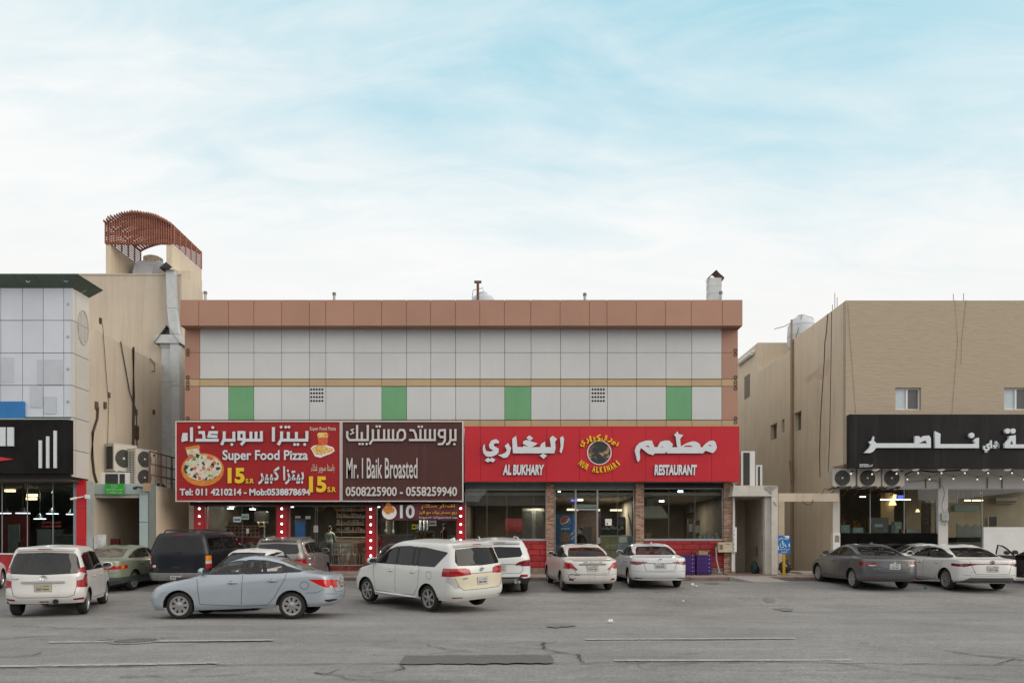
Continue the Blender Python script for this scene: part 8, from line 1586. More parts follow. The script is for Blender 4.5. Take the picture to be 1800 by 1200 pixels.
def sedan(name, label, paint_m, L = 4.37, W = 1.70, H = 1.455, wb = 2.57, fo = .83, r = .305, tail = None, style = 'cover', rim = 'silver', gl = None, cat = 'car', bp = -.16, deck = 1.055, lip = .97, cowl = .985, rg = -.85, wt = .60, seat = None, glr = None, dlo = None, mir = True, frontgl = None):
 K = sedan_keys(L, W, H, wb, fo, deck, lip, cowl, rg, wt); c = Car(name, label, cat, K, W, H, wb, -wb/2, r, .20, paint_m, style, rim, gl, seat = seat, p = 2.9); k = H/1.455; o = (wb-2.57)/2
 dlo = dlo or[(.90+o, cowl+.03), (.56+o, (cowl+1.31*k)/2-.005), (.27, 1.268*k), (.03, 1.322*k), (-.32, 1.345*k), (-.66, 1.33*k), (-1.0-o*.5, 1.26*k), (-1.30-o*.7, 1.165*k), (-1.50-o, 1.10*k), (-1.46-o, deck+.012), (-.3, (cowl+deck)/2+.012)]
 c.window(clipx(dlo, bp+.045, .66+o)); c.region('black_trim', clipx(dlo, .66+o, 2), 'y', c.side, m_seal); c.window(clipx(dlo, -1.10-o*.6, bp-.045)); c.region('pillar_trim', clipx(dlo, bp-.045, bp+.045), 'y', c.side, m_seal)
 c.region('quarter_trim', clipx(dlo, -3, -1.10-o*.6), 'y', c.side, m_seal)
 r0 = wb/2+fo-L; zt = 1.365*k; zb = deck+.035
 c.rear('rear_window', [(0, zb), (W*.375, zb+.005), (W*.335, zb+(zt-zb)*.6), (W*.285, zt-.02), (0, zt)], glr or gl or m_tint)
 c.front('windshield', [(0, cowl+.025), (W*.40, cowl+.02), (W*.34, cowl+.22), (W*.285, 1.36*k), (0, 1.375*k)], frontgl or m_tintm)
 f_ = wb/2+fo; c.region('headlight', [(f_-.46, .815), (f_-.30, .765), (f_-.02, .66), (f_+.05, .58), (f_-.14, .60), (f_-.32, .68)], 'y', lambda q, n:q.y>W*.22 and q.x>f_-.5, m_clear, True, 0)
 c.front('grille', [(0, .56), (W*.2, .56), (W*.22, .66), (0, .68)], m_blackpl, .006); c.front('lower_grille', [(0, .25), (W*.3, .25), (W*.27, .40), (0, .41)], m_blackpl, .006)
 c.seams([[(.90+o, .99), (.86+o, .80), (.80+o, .34), (bp+.02, .30), (bp, .60), (bp, cowl+.05)], [(bp-.004, .30), (-.74-o*.7, .32), (-.90-o, .50), (-1.02-o, .72), (-1.14-o, .92), (-1.16-o, deck+.02)], [(.97+o, .93), (1.3+o, .885), (1.7+o, .80)]])
 if mir:c.mirrors(.80+o, cowl+.035)
 c.handles([(bp+.22, .80*k+.03), (-.86-o*.7, .845*k+.03)])
 c.r0 = r0; c.zb = zb; c.cabdata = (.95+o, .15, -.75, cowl+.0, deck)
 return c
def finish(c, x, y, heading, cab = True, steer = 0):
 c.body(); c.wheels(steer)
 if cab:c.cabin(*c.cabdata)
 c.place(x, y, heading); return c
def trunk_seams(c, W, r0, zlip, zlow, wtop = .36, wlow = .30, bump = None):
 c.seams([[(W*wtop+.05, zlip+.02), (W*wtop, zlip-.12), (W*wlow, zlow), (0, zlow-.005)]], 'xr', .011)
 if bump:c.seams([[(0, bump), (W*.3, bump+.005), (W*.49, bump+.03)]], 'xr', .008)
 # ---- the cars --------------------------------------------------------------------------------------
def build_cars():
 P_blue = paint('paint_pale_blue', (.345, .395, .445), .2, .10); P_white = paint('paint_white', (.66, .66, .65), 0, .10); P_white2 = paint('paint_white_cool', (.62, .645, .66), 0, .04); P_white3 = paint('paint_white_dusty', (.60, .60, .575), 0, .4); P_pearl = paint('paint_pearl', (.66, .67, .65), 0, .08); P_cream = paint('paint_cream', (.62, .58, .44), 0, .12)
 P_green = paint('paint_faded_green', (.235, .27, .205), .2, .25, .42); P_navy = mat('paint_navy', (.005, .007, .013), .35, 0, var = .1, coat = .12, spec = .35, streak = .02, stain = (.06, .055, .05)); P_grey = paint('paint_grey', (.105, .112, .122), .4, .06); P_silver = paint('paint_silver', (.20, .195, .185), .4, .1); P_dark = paint('paint_dark', (.03, .031, .035), .3, .05); P_lblue = paint('paint_light', (.55, .60, .62), 0, .1); P_brown = paint('paint_brown', (.035, .026, .022), .3, .05)
 # 1 pale blue sedan crossing the lot
 c = sedan('sedan', 'pale blue sedan side-on in the foreground with a red tail lamp lit', P_blue, gl = m_tintl, seat = m_seatr, glr = m_dusty)
 c.region('tail_light', [(-1.66, .905), (-1.95, .905), (-2.3, .88), (-2.3, .70), (-2.05, .715), (-1.86, .80)], 'y', lambda q, n:q.y>.34 and q.x<-1.6, mat('tail_lit', (.36, .008, .010), .12, var = .1, coat = .5, emit = (1, .03, .02), estr = .12), True, 0)
 c.rear('tail_light_clear', [(.60, .70), (.70, .705), (.70, .76), (.62, .75)], m_clear, 0, True); c.region('fog_light', [(-2.02, .44), (-2.2, .445), (-2.24, .41), (-2.12, .38), (-2.05, .39)], 'y', lambda q, n:q.y>.3 and q.x<-1.95, m_blackpl, True, .004)
 c.seams([[(-1.58+.10*math.cos(t), .77+.085*math.sin(t)) for t in np.linspace(0, 2*math.pi, 20)], [(-1.62, .60), (-1.85, .60), (-2.02, .68)]]); trunk_seams(c, 1.7, 0, .95, .60, bump = .55)
 c.bar(.86, -.36, .36, .03, m_chrome); c.plate(.75, '٢١٦١ ا ك ع', '2161 ACE', m = m_platet); c.badge('h', .925, .13); c.antenna(-.75)
 c.bar(.21, -.62, .62, .05, m_greyplast, 'rear_valance', .01)
 finish(c, -5.05-.0, 17.75, -90.5)
 # 2 white accent-like sedan parked nose in, dented
 c = sedan('sedan', 'dusty white sedan with a cracked rear bumper and black lettering on its boot', P_white3, gl = m_tint, rim = 'dusty', glr = m_tintm)
 tl = [(.46, .72), (.56, .70), (.68, .735), (.9, .76), (.9, .93), (.80, .955), (.66, .93)]
 c.region('tail_light', tl, 'x', lambda q, n:q.x<-1.85 and q.y>.3, m_tail, True, 0); c.rear('reverse_light', [(.50, .705), (.62, .715), (.72, .74), (.70, .765), (.60, .76)], m_clear, -.002, True); c.rear('reflector', [(.58, .38), (.72, .39), (.74, .43), (.72, .45), (.60, .44)], m_refl, 0, True)
 trunk_seams(c, 1.7, 0, .95, .60, bump = .55); c.bar(.885, -.42, .42, .035, m_greyplast); c.bar(.998, -.60, .60, .018, m_blackpl, 'spoiler_edge', .03); c.plate(.775, '٩٢٢٢ ا ح ع', '9222 AJE', y = 0)
 c.script('Oسبحان الله', .0, .945, .62, .05, m_ink, .03); c.antenna(-.55, 'rod'); mb = MB(); c.strip(mb, [(.62-.12*math.cos(t), .52+.075*math.sin(t)) for t in np.linspace(.4, 5.6, 20)], 'xr', .016, .003, mirror = False); c.strip(mb, [(.55, .58), (.45, .575), (.40, .555)], 'xr', .016, .003, mirror = False); mb.build('bumper_crack', m_seam, c.t)
 finish(c, 1.65+.74, 23.9, -7)
 # 3 white corolla-like sedan
 c = sedan('sedan', 'clean white sedan with tail lamps joined by a chrome strip beside the purple crates', P_white2, L = 4.63, W = 1.78, H = 1.435, wb = 2.70, fo = .93, r = .315, style = 'alloy10', rim = 'bright', gl = m_tint, deck = 1.04, lip = .985, cowl = .98, seat = m_seat, glr = m_tintl)
 c.region('tail_light', [(.42, .835), (.60, .80), (.74, .775), (.95, .80), (.95, .90), (.80, .895), (.45, .875), (.38, .86)], 'x', lambda q, n:q.x<-1.85 and q.y>.3, m_taild, True, 0); c.rear('reverse_light', [(.46, .80), (.60, .79), (.60, .815), (.48, .83)], m_clear, -.003, True); c.rear('reflector', [(.56, .335), (.80, .34), (.80, .37), (.58, .36)], m_refl, -.002, True)
 trunk_seams(c, 1.78, 0, .97, .60, .30, .26, .555); c.bar(.845, -.40, .40, .022, m_chrome); c.plate(.76, '٢٩٩٤ ا ب د', '2994 BDA'); c.badge('ovals', .935, .12); c.antenna(-.8); c.bar(.30, -.72, .72, .03, P_white2, 'bumper_lip', .02)
 finish(c, 4.01+.74, 24.75, -1)
 # 4 grey elantra-like sedan
 c = sedan('sedan', 'grey sedan with dark windows parked at the corner of the alley by the cafe', P_grey, L = 4.57, W = 1.80, H = 1.44, wb = 2.70, fo = .88, r = .315, style = 'cover7', rim = 'silver', gl = m_tint, deck = 1.045, lip = .985, glr = m_tintm)
 c.region('tail_light', [(.36, .80), (.60, .785), (.80, .77), (1, .80), (1, .895), (.80, .91), (.56, .885)], 'x', lambda q, n:q.x<-1.85 and q.y>.3, m_taild, True, 0); c.rear('reverse_light', [(.50, .792), (.66, .785), (.74, .79), (.74, .812), (.56, .815)], m_clear, -.003, True); c.rear('reflector', [(.52, .395), (.84, .42), (.84, .437), (.54, .415)], m_refl, -.002, True)
 trunk_seams(c, 1.8, 0, .97, .60, .32, .28, .55); c.plate(.765, '٢١٢٢ ع ب ا', '1122 AAV', y = -.05); c.badge('h', .905, .15); c.script('ELANTRA', .46, .70, .30, .03); c.bar(.26, -.64, .64, .07, m_blackpl, 'rear_valance', .012); c.antenna(-.8); c.badge
 finish(c, 11.27+.80, 24.4, 0)
 # 5 white lexus-like saloon
 c = sedan('sedan', 'white saloon with black rear glass and a full-width dark tail lamp beside the grey sedan', P_white, L = 4.71, W = 1.84, H = 1.435, wb = 2.80, fo = .90, r = .335, style = 'twin5', rim = 'silver', gl = m_tint, deck = 1.03, lip = 1.0, cowl = .97, glr = glass('car_glass_black', (.02, .02, .025), .8, 1.5, .06, .03), wt = .585)
 c.region('tail_light', [(.0, .868), (.45, .868), (.62, .84), (.80, .79), (.98, .80), (.98, .87), (.80, .90), (.0, .892)], 'x', lambda q, n:q.x<-1.75, m_taild, False, 0)
 c.region('rear_diffuser', [(0, .22), (.98, .20), (.98, .26), (.80, .37), (.66, .46), (0, .46)], 'x', lambda q, n:q.x<-1.9, m_greyplast, False, .002)
 trunk_seams(c, 1.84, 0, .98, .57, .34, .28, .52); c.plate(.735, '٢١٦٨ ح ح د', '3527 DJJ'); c.badge('l', .945, .13, m = m_blackpl); c.bar(.29, -.5, .5, .03, P_silver, 'diffuser_strip', .03); c.script('IS 300', .56, .645, .2, .032); c.script('F-TYPE'[:1], -.66, .645, .04, .035)
 mb = MB(); c.strip(mb, [(.86, .96), (-.3, .985), (-1.55, 1.04), (-1.62, 1.075), (-1.40, 1.20), (-1.05, 1.275), (-.4, 1.335), (.1, 1.31), (.55, 1.15)], 'y', .014, .004); mb.build('window_trim', m_chrome, c.t)
 mb = MB(); h = c.cast(-.62, 1.16, 'y'); yy = h[0].y; mb.add([(-.74, yy+.012, 1.04), (-.60, yy+.012, 1.04), (-.56, yy-.055, 1.26), (-.68, yy-.055, 1.26)], [(0, 1, 2, 3)]); mb.build('window_sticker', mat('sticker_green', (.42, .62, .52), .5, var = .3, scale = 30), c.t)
 finish(c, 14.14+.80, 24.0, 0)
 # 6 faded green camry-like sedan
 c = sedan('sedan', 'old faded green sedan parked by the grey entrance portal', P_green, L = 4.77, W = 1.785, H = 1.42, wb = 2.67, fo = .97, r = .312, style = 'cover', rim = 'dusty', gl = m_tintl, deck = 1.03, lip = .985, cowl = .965, rg = -.95, wt = .59, glr = m_dusty, seat = m_seat)
 c.region('tail_light', [(.30, .73), (.95, .73), (.95, .845), (.34, .845)], 'x', lambda q, n:q.x<-1.75 and q.y>.25, m_tail, True, 0); c.region('indicator_light', [(-2.16, .74), (-1.98, .75), (-1.98, .84), (-2.16, .84)], 'y', lambda q, n:q.y>.5 and q.x<-1.8, m_amber, True, -.001)
 c.region('lower_trim', [(3, .20), (-3, .20), (-3, .48), (3, .46)], 'y', lambda q, n:q.z<.55, paint('paint_dark_green', (.055, .085, .075), .2, .2, .45), True, 0)
 trunk_seams(c, 1.785, 0, .97, .62, .36, .33, .60); c.plate(.66, '٧١٢٣ ا ر ب', '7123 BRA')
 finish(c, -12.3-.78, 23.95, 0)
 # 7 dark car glimpsed behind the mpv, 8 white saloon behind the blue car, 9 pale car along the cafe, 10 white car cut by the frame, 11 dark car with its door open
 c = sedan('sedan', 'charcoal sedan half hidden behind the white people carrier', P_dark, L = 4.5, W = 1.78, H = 1.46, wb = 2.65, gl = m_tint); c.plate(.76, '٣١٢٤ ا ب', '3124 BA'); c.region('tail_light', [(.45, .76), (.95, .76), (.95, .90), (.5, .90)], 'x', lambda q, n:q.x<-1.8 and q.y>.3, m_taild, True, 0); trunk_seams(c, 1.78, 0, .95, .6); finish(c, -3.62, 24.45, -3)
 c = sedan('sedan', 'old white sedan mostly hidden behind the pale blue sedan', P_pearl, L = 4.1, W = 1.70, H = 1.52, wb = 2.5, gl = m_tintm, deck = 1.05, cowl = 1.0, glr = m_dusty, seat = m_seat, frontgl = m_tint, mir = False); c.plate(.76, '٤٤١٢ د ب', '4412 BD'); c.region('tail_light', [(.45, .74), (.95, .74), (.95, .88), (.5, .88)], 'x', lambda q, n:q.x<-1.8 and q.y>.3, m_tail, True, 0); trunk_seams(c, 1.74, 0, .95, .6); finish(c, -7.22, 22.1, 186)
 c = sedan('sedan', 'pale car along the cafe front, glimpsed between grey sedan and white saloon', P_lblue, L = 3.9, W = 1.66, H = 1.40, wb = 2.40, gl = glass('car_glass_sky', (.42, .50, .52), 1.4, 1.6, .05, .25), glr = m_dusty, mir = False); c.region('tail_light', [(.45, .74), (.95, .74), (.95, .88), (.5, .88)], 'x', lambda q, n:q.x<-1.5 and q.y>.3, m_tail, True, 0); finish(c, 16.9, 29.05, -90)
 c = sedan('sedan', 'white car cut off by the photo edge, its nose showing beside the panelled building', P_white, gl = m_tint, style = 'alloy6', rim = 'bright'); c.plate(.76, '٥١٢', '512'); c.region('tail_light', [(.45, .74), (.95, .74), (.95, .88), (.5, .88)], 'x', lambda q, n:q.x<-1.8 and q.y>.3, m_tail, True, 0); finish(c, -16.64, 21.7, -21)
 c = sedan('sedan', 'dark brown car with its front door standing open at the photo edge', P_brown, L = 4.6, W = 1.82, H = 1.46, wb = 2.7, gl = m_tintl, r = .32, style = 'alloy6'); c.plate(.76, '٧٧٢', '772')
 door = [(.88, .98), (.86, .80), (.80, .34), (-.14, .32), (-.14, 1.02)]; c.region(None, door, 'y', lambda q, n:q.y>.3 and n.y>.1, m_dark)
 c.body(); c.wheels(); c.cabin(*c.cabdata)
 # the open leaf swings out from its front edge
 hinge = (.88, c.W/2-.02); mb = MB(); ang = R(66); ca, sa = math.cos(ang), math.sin(ang)
 def DP(u, z, d):return(hinge[0]-u*ca+d*sa*0-d*sa, hinge[1]+u*sa-d*ca, z)
 prof = [(0, .34), (.98, .32), (1.02, .60), (1.0, 1.02), (.0, .98)]; n = len(prof); mb.add([DP(u, z, 0) for u, z in prof]+[DP(u, z, .10) for u, z in prof], [tuple(range(n)), tuple(range(2*n-1, n-1, -1))]+[(i, (i+1)%n, (i+1)%n+n, i+n) for i in range(n)])
 d = mb.build('door', P_brown, c.t); mb = MB(); mb.tube([DP(.02, .99, .05), DP(.40, 1.20, .07), DP(.72, 1.32, .10), (DP(1.0, 1.36, .11)), DP(1.02, 1.02, .06)], .03, 6); mb.build('window_frame', m_seal, d); mb = MB(); mb.add([DP(.05, 1.0, .06), DP(.40, 1.19, .08), DP(.72, 1.31, .10), DP(.98, 1.35, .11), DP(1.0, 1.02, .06)], [(0, 1, 2, 3, 4)]); mb.build('window', m_tintl, d); mb = MB(); mb.ell(DP(.12, 1.07, -.13), .09, .11, .075, 12, 7); mb.build('mirror', m_blackpl, d)
 c.place(18.75, 24.2, 0)
def van_keys(L, W, H, wb, fo, cowlx, cowl, roofx, tailz, rear_rake = .12, hoodz = .88, noseh = .80, wt = .77, rtop = .10):
 f0 = wb/2+fo; r0 = f0-L; h = W/2; zr = H-.055
 F = [(f0-.14, .24), (f0-.04, .38), (f0, .52), (f0-.02, .66), (f0-.09, noseh), (f0-.20, hoodz), (f0-.55, cowl-.08), (cowlx, cowl), (cowlx+(roofx-cowlx)*.52, cowl+(zr-.06-cowl)*.56), (roofx, zr-.07), (roofx-.28, zr)]
 Rr = [(r0+.12, .32), (r0+.03, .44), (r0, .56), (r0+.012, .70), (r0+.025, tailz-.16), (r0+.035, tailz-.06), (r0+.045, tailz), (r0+.06, tailz+.06), (r0+.06+rear_rake*.5, tailz+(zr-tailz)*.5), (r0+.06+rear_rake, zr-.07), (r0+.06+rear_rake+rtop, zr)]
 Wd = [h*.94, h*.985, h, h, h*.995, h*.99, h*.98, h*.965, h*.885, h*wt*1.04, h*wt*.97]
 D = [(.5, .30), (.55, .34), (.6, .36), (.6, .36), (.58, .34), (.58, .32), (.55, .31), (.45, .30), (.38, .28), (.30, .26), (.25, .22)]
 return[(*a, *b, w, *d) for a, b, w, d in zip(F, Rr, Wd, D)]
def van(name, label, paint_m, K, L, W, H, wb, fo, r, dlo, pillars, gl, tailz, rw, cowl, cowlx, roofx, style = 'alloy5', rim = 'silver', cat = 'car', seat = None, handles = (), doors = (), headz = (.70, .90), glr = None, p = 2.6, frontgl = None, mx = None, mirror_m = None):
 c = Car(name, label, cat, K, W, H, wb, -wb/2, r, .215, paint_m, style, rim, gl, seat = seat, p = p); xs = sorted(pillars)
 x0, x1 = min(q[0] for q in dlo), max(q[0] for q in dlo); b = [x0-.01]+xs+[x1+.01]
 for i, (a, d) in enumerate(zip(b, b[1:])):c.window(clipx(dlo, a+(.03 if i else 0), d-(.03 if i<len(b)-2 else 0)))
 for a in xs:c.region('pillar_trim', clipx(dlo, a-.03, a+.03), 'y', c.side, m_seal)
 c.rear('rear_window', rw, glr or gl)
 zr = H-.12; c.front('windshield', [(0, cowl+.03), (W*.42, cowl+.02), (W*.36, cowl+(zr-cowl)*.6), (W*.33, zr-.03), (0, zr)], frontgl or m_tintm)
 c.front('headlight', [(W*.25, headz[0]), (W*.52, headz[0]+.02), (W*.52, headz[1]+.03), (W*.27, headz[1]-.08)], m_clear, 0, True); c.front('grille', [(0, .58), (W*.22, .58), (W*.24, headz[1]-.1), (0, headz[1]-.08)], m_blackpl, .006)
 c.seams(doors); c.handles(handles); c.mirrors(mx or cowlx-.28, cowl+.02, mirror_m, sc_ = 1.25); c.cabdata = (cowlx-.05, cowlx-.95, cowlx-1.95, cowl+.02, tailz); c.r0 = wb/2+fo-L
 return c
def spoiler(c, z, w, length, m, drop = .05):
 h = c.cast(0, z, 'xr'); x = h[0].x; mb = MB(); n = 10; v = []
 for k in range(n+1):
  y = -w+2*w*k/n; cr = .02*(1-(y/w)**2); e = .04*(abs(y)/w)**3; v+=[(x+.28, y, z+cr+.035), (x-length+e*2, y*.985, z+cr-.005), (x-length+e*2+.01, y*.985, z+cr-drop), (x+.12, y, z+cr-drop*.8)]
 fs = []
 for k in range(n):a = 4*k; b = a+4; fs+=[(a, b, b+1, a+1), (a+1, b+1, b+2, a+2), (a+2, b+2, b+3, a+3)]
 fs+=[(0, 1, 2, 3), (4*n+3, 4*n+2, 4*n+1, 4*n)]; mb.add(v, fs, 0, True); o = mb.build('spoiler', m, c.t, sharp = 50)
 mb = MB(); mb.box(x-length-.004, x-length+.02, -.14, .14, z-.005, z+.012); mb.build('brake_light', m_refl, o)
def build_vans():
 P_white = MATS['paint_white']; P_pearl = MATS['paint_pearl']; P_cream = MATS['paint_cream']; P_navy = MATS['paint_navy']; P_silver = MATS['paint_silver']; P_cool = MATS['paint_white_cool']
 # white people carrier in the middle of the lot
 L, W, H, wb, fo = 4.735, 1.83, 1.795, 2.75, .87; K = van_keys(L, W, H, wb, fo, 1.30, 1.10, .36, 1.10, .22, .92, .80, .79)
 dlo = [(1.02, 1.135), (.72, 1.33), (.40, 1.50), (.05, 1.60), (-.5, 1.63), (-1.2, 1.61), (-2.06, 1.52), (-1.66, 1.16), (-.4, 1.145)]
 rw = [(0, 1.18), (.70, 1.20), (.73, 1.30), (.64, 1.60), (0, 1.63)]
 c = van('people_carrier', 'big white people carrier turned away in the middle of the lot with a cream tailgate', P_pearl, K, L, W, H, wb, fo, .335, dlo, (-.02, -.92, -.72), m_tint, 1.10, rw, 1.10, 1.30, .36, 'alloy6', 'silver', 'car', handles = ((.20, .96), (-.78, .98)), doors = ([(1.02, 1.10), (.98, .8), (.92, .38), (-.02, .36), (-.02, 1.14)], [(-.03, .36), (-.82, .38), (-1.0, .62), (-1.06, 1.14)], [(-1.45+.1*math.cos(t), .93+.1*math.sin(t)) for t in np.linspace(0, 6.28, 20)]))
 c.region('tail_light', [(.36, .97), (.95, .93), (.95, 1.14), (.52, 1.14), (.39, 1.10)], 'x', lambda q, n:q.x<-1.98 and q.y>.3, m_tail, True, 0); c.region('tail_light_clear', [(.70, .66), (.84, .92), (.95, .93), (.95, .84), (.80, .64)], 'x', lambda q, n:q.x<-2.1 and q.y>.5, m_clear, True, 0)
 c.region('tailgate', [(0, .60), (.60, .60), (.70, .68), (.84, .93), (.36, .965), (.36, 1.0), (0, 1.0)], 'x', lambda q, n:q.x<-2.0 and n.x<-.3, P_cream, False, 0)
 c.seams([[(0, .595), (.60, .60), (.70, .675), (.80, .90)], [(0, .995), (.40, 1.0)]], 'xr', .011); c.rear('reflector', [(.60, .40), (.84, .40), (.84, .43), (.60, .42)], m_refl, -.002, True)
 spoiler(c, 1.70, .66, .10, P_pearl); c.plate(.80, '٣٢٨٧ د د ر', '3287 RDD'); c.badge('ovals', 1.075, .15); c.script('INNOVA', .50, .885, .24, .03, m_greyplast); c.script('2.7', -.52, .90, .08, .03, m_greyplast); c.wiper([(.30, 1.22), (-.05, 1.20), (-.3, 1.24)]); c.antenna(-1.3)
 mb = MB(); mb.ell((.0, .92, .33), 1.0, .05, .035, 16, 8); mb.ell((.0, -.92, .33), 1.0, .05, .035, 16, 8); mb.build('side_step', P_pearl, c.t)
 c.body(); c.wheels(); c.cabin(*c.cabdata); c.place(-2.08+.80*math.cos(R(45)), 18.95+.80*math.sin(R(45)), -45, .04)
 # white small people carrier at the left
 L, W, H, wb, fo = 4.14, 1.66, 1.695, 2.655, .735; K = van_keys(L, W, H, wb, fo, 1.20, 1.02, .30, 1.02, .20, .87, .76, .78)
 dlo = [(.98, 1.06), (.66, 1.26), (.38, 1.42), (.1, 1.50), (-.5, 1.53), (-1.35, 1.50), (-1.62, 1.44), (-1.58, 1.09), (-.4, 1.075)]
 rw = [(0, 1.02), (.70, 1.06), (.735, 1.14), (.66, 1.42), (.60, 1.51), (0, 1.53)]
 c = van('people_carrier', 'small white people carrier with a chrome bar on its tailgate, driving off at the left', P_white, K, L, W, H, wb, fo, .31, dlo, (.02, -.86), m_tint, 1.02, rw, 1.02, 1.20, .30, 'alloy6', 'silver', 'car', seat = m_seat, handles = ((.22, .90), (-.72, .92)), doors = ([(.98, 1.02), (.94, .8), (.88, .36), (.02, .34), (.02, 1.06)], [(.01, .34), (-.78, .36), (-.95, .6), (-1.0, 1.07)]), glr = m_tintm)
 rl = lambda q, n:q.x<-1.55 and q.y>.5; c.region('tail_light', [(.66, .70), (.95, .68), (.95, 1.0), (.80, 1.18), (.71, 1.16), (.67, 1.06)], 'x', rl, m_tail, True, 0); c.region('reverse_light', [(.67, .86), (.78, .88), (.82, 1.02), (.74, 1.06), (.67, 1.04)], 'x', rl, m_clear, True, -.001)
 c.rear('reflector', [(.60, .39), (.80, .40), (.80, .45), (.60, .43)], m_refl, -.002, True); c.rear('fog_light', [(0, .35), (.09, .35), (.10, .38), (0, .38)], m_refl, -.002)
 c.region('window_border', [(0, 1.0), (.69, 1.03), (.70, 1.06), (0, 1.02)], 'x', c.rear_pred, m_seal, False, 0)
 c.seams([[(0, .47), (.52, .475), (.62, .52), (.66, .70)]], 'xr', .011); spoiler(c, 1.60, .60, .10, P_white); c.bar(.835, -.44, .44, .05, mat('bar_silver', (.45, .47, .50), .25, .3, var = 0), 'chrome_bar', .03); c.plate(.705, '٣٢٥٧ ا ا ر', '3257 RAA', m = m_platet); c.badge('ovals', .93, .15); c.script('AVANZA', .54, .91, .22, .026, m_greyplast); c.script('GL', -.56, .935, .08, .03, m_greyplast)
 c.body(); c.wheels(); c.cabin(*c.cabdata); h = R(-20); c.place(-10.63-.70*math.cos(h), 18.35+.70*math.sin(h), -20)
 # navy big suv
 L, W, H, wb, fo = 4.95, 1.94, 1.87, 2.95, .92; K = van_keys(L, W, H, wb, fo, 1.15, 1.22, .48, 1.22, .16, 1.04, .94, .77, .09)
 dlo = [(.95, 1.26), (.72, 1.44), (.50, 1.60), (.2, 1.67), (-.8, 1.69), (-2.1, 1.67), (-2.2, 1.62), (-2.2, 1.27), (-.4, 1.265)]
 rw = [(0, 1.26), (.74, 1.28), (.80, 1.36), (.69, 1.63), (.62, 1.68), (0, 1.69)]
 c = van('suv', 'dark navy suv with a roof rack and chrome rear bumper, parked beside the beige wall', P_navy, K, L, W, H, wb, fo, .38, dlo, (-.05, -1.05), m_tint, 1.22, rw, 1.22, 1.15, .48, 'suv', 'silver', 'suv', handles = ((.12, 1.08), (-.9, 1.08)), doors = ([(.95, 1.22), (.92, .5), (-.05, .45), (-.05, 1.26)], [(-.06, .45), (-.9, .5), (-1.08, .8), (-1.1, 1.26)]), headz = (.78, 1.0), p = 2.7)
 rl = lambda q, n:q.x<-2.22 and q.y>.5; c.region('tail_light', [(.86, .72), (1.1, .72), (1.1, .86), (.86, .86)], 'x', rl, m_tail, True, 0); c.region('reverse_light', [(.86, .86), (1.1, .86), (1.1, .95), (.86, .95)], 'x', rl, m_clear, True, 0); c.region('indicator_light', [(.86, .95), (1.1, .95), (1.1, 1.12), (.86, 1.12)], 'x', rl, m_amber, True, 0)
 c.region('rear_bumper', [(0, .34), (1.2, .34), (1.2, .58), (0, .58)], 'x', lambda q, n:q.x<-2.05, mat('bumper_chrome', (.40, .40, .40), .3, .7, var = .2, scale = 4), False, -.02)
 c.seams([[(0, .655), (.80, .66), (.84, .80), (.84, 1.3)], [(0, 1.235), (.80, 1.24)]], 'xr', .012); c.plate(.47, '٨٢١٥ ا ب د', '8215 DBA', y = .02); c.script('YUKON', .62, .72, .26, .035); c.script('GMC', -.62, .75, .22, .05, m_refl); c.bar(1.22, -.10, .10, .05, m_blackpl, 'tailgate_handle', .03); c.bar(.75, -.14, .14, .07, m_blackpl, 'tailgate_handle', .02); c.wiper([(-.05, 1.23), (-.32, 1.28)])
 h_ = c.cast(.70, 1.0, 'xr'); mb = MB(); mb.ell((h_[0].x-.005, .72, .78), .01, .07, .045, 14, 7); mb.build('sticker', mat('sticker_pink', (.6, .5, .5), .5, var = .3, scale = 30), c.t)
 mb = MB()
 for sg in(1, -1):mb.tube([(.2, sg*.60, H-.06), (.1, sg*.60, H+.03), (-1.9, sg*.60, H+.04), (-2.05, sg*.60, H-.05)], .022, 6)
 for x in(-.1, -1.7):mb.tube([(x, -.60, H+.04), (x, .60, H+.04)], .02, 6)
 mb.build('roof_rack', m_blackpl, c.t); mb = MB(); hh = c.cast(0, 1.745, 'xr'); mb.box(hh[0].x-.01, hh[0].x+.02, -.22, .22, 1.735, 1.76); mb.build('brake_light', m_refl, c.t)
 c.body(); c.wheels(); c.cabin(*c.cabdata); c.place(-10.55, 24.35, 0)
 # silver compact suv with the spare wheel on its door
 L, W, H, wb, fo = 3.99, 1.765, 1.66, 2.52, .80; K = van_keys(L, W, H, wb, fo, 1.10, 1.06, .28, 1.06, .20, .95, .82, .78)
 dlo = [(.88, 1.10), (.62, 1.26), (.35, 1.40), (.05, 1.47), (-.5, 1.49), (-1.1, 1.46), (-1.34, 1.40), (-1.26, 1.15), (-.4, 1.115)]
 rw = [(0, 1.12), (.66, 1.14), (.70, 1.20), (.62, 1.44), (0, 1.47)]
 c = van('suv', 'silver compact suv with a spare wheel on its tail, parked before the pizza shop', P_silver, K, L, W, H, wb, fo, .325, dlo, (-.02, -.84), m_tint, 1.06, rw, 1.06, 1.10, .28, 'alloy5', 'silver', 'suv', handles = ((.18, .92), (-.72, .95)), doors = ([(.90, 1.06), (.85, .4), (-.02, .38), (-.02, 1.11)], [(-.03, .38), (-.72, .40), (-.9, .62), (-.96, 1.12)]), glr = m_tintm)
 c.region('tail_light', [(.52, .82), (.64, .80), (.95, .82), (.95, .98), (.60, .96), (.54, .92)], 'x', lambda q, n:q.x<-1.50 and q.y>.4, m_tail, True, 0); spoiler(c, 1.575, .60, .10, P_silver); c.seams([[(0, .58), (.6, .59), (.66, .8), (.66, 1.1)]], 'xr', .011)
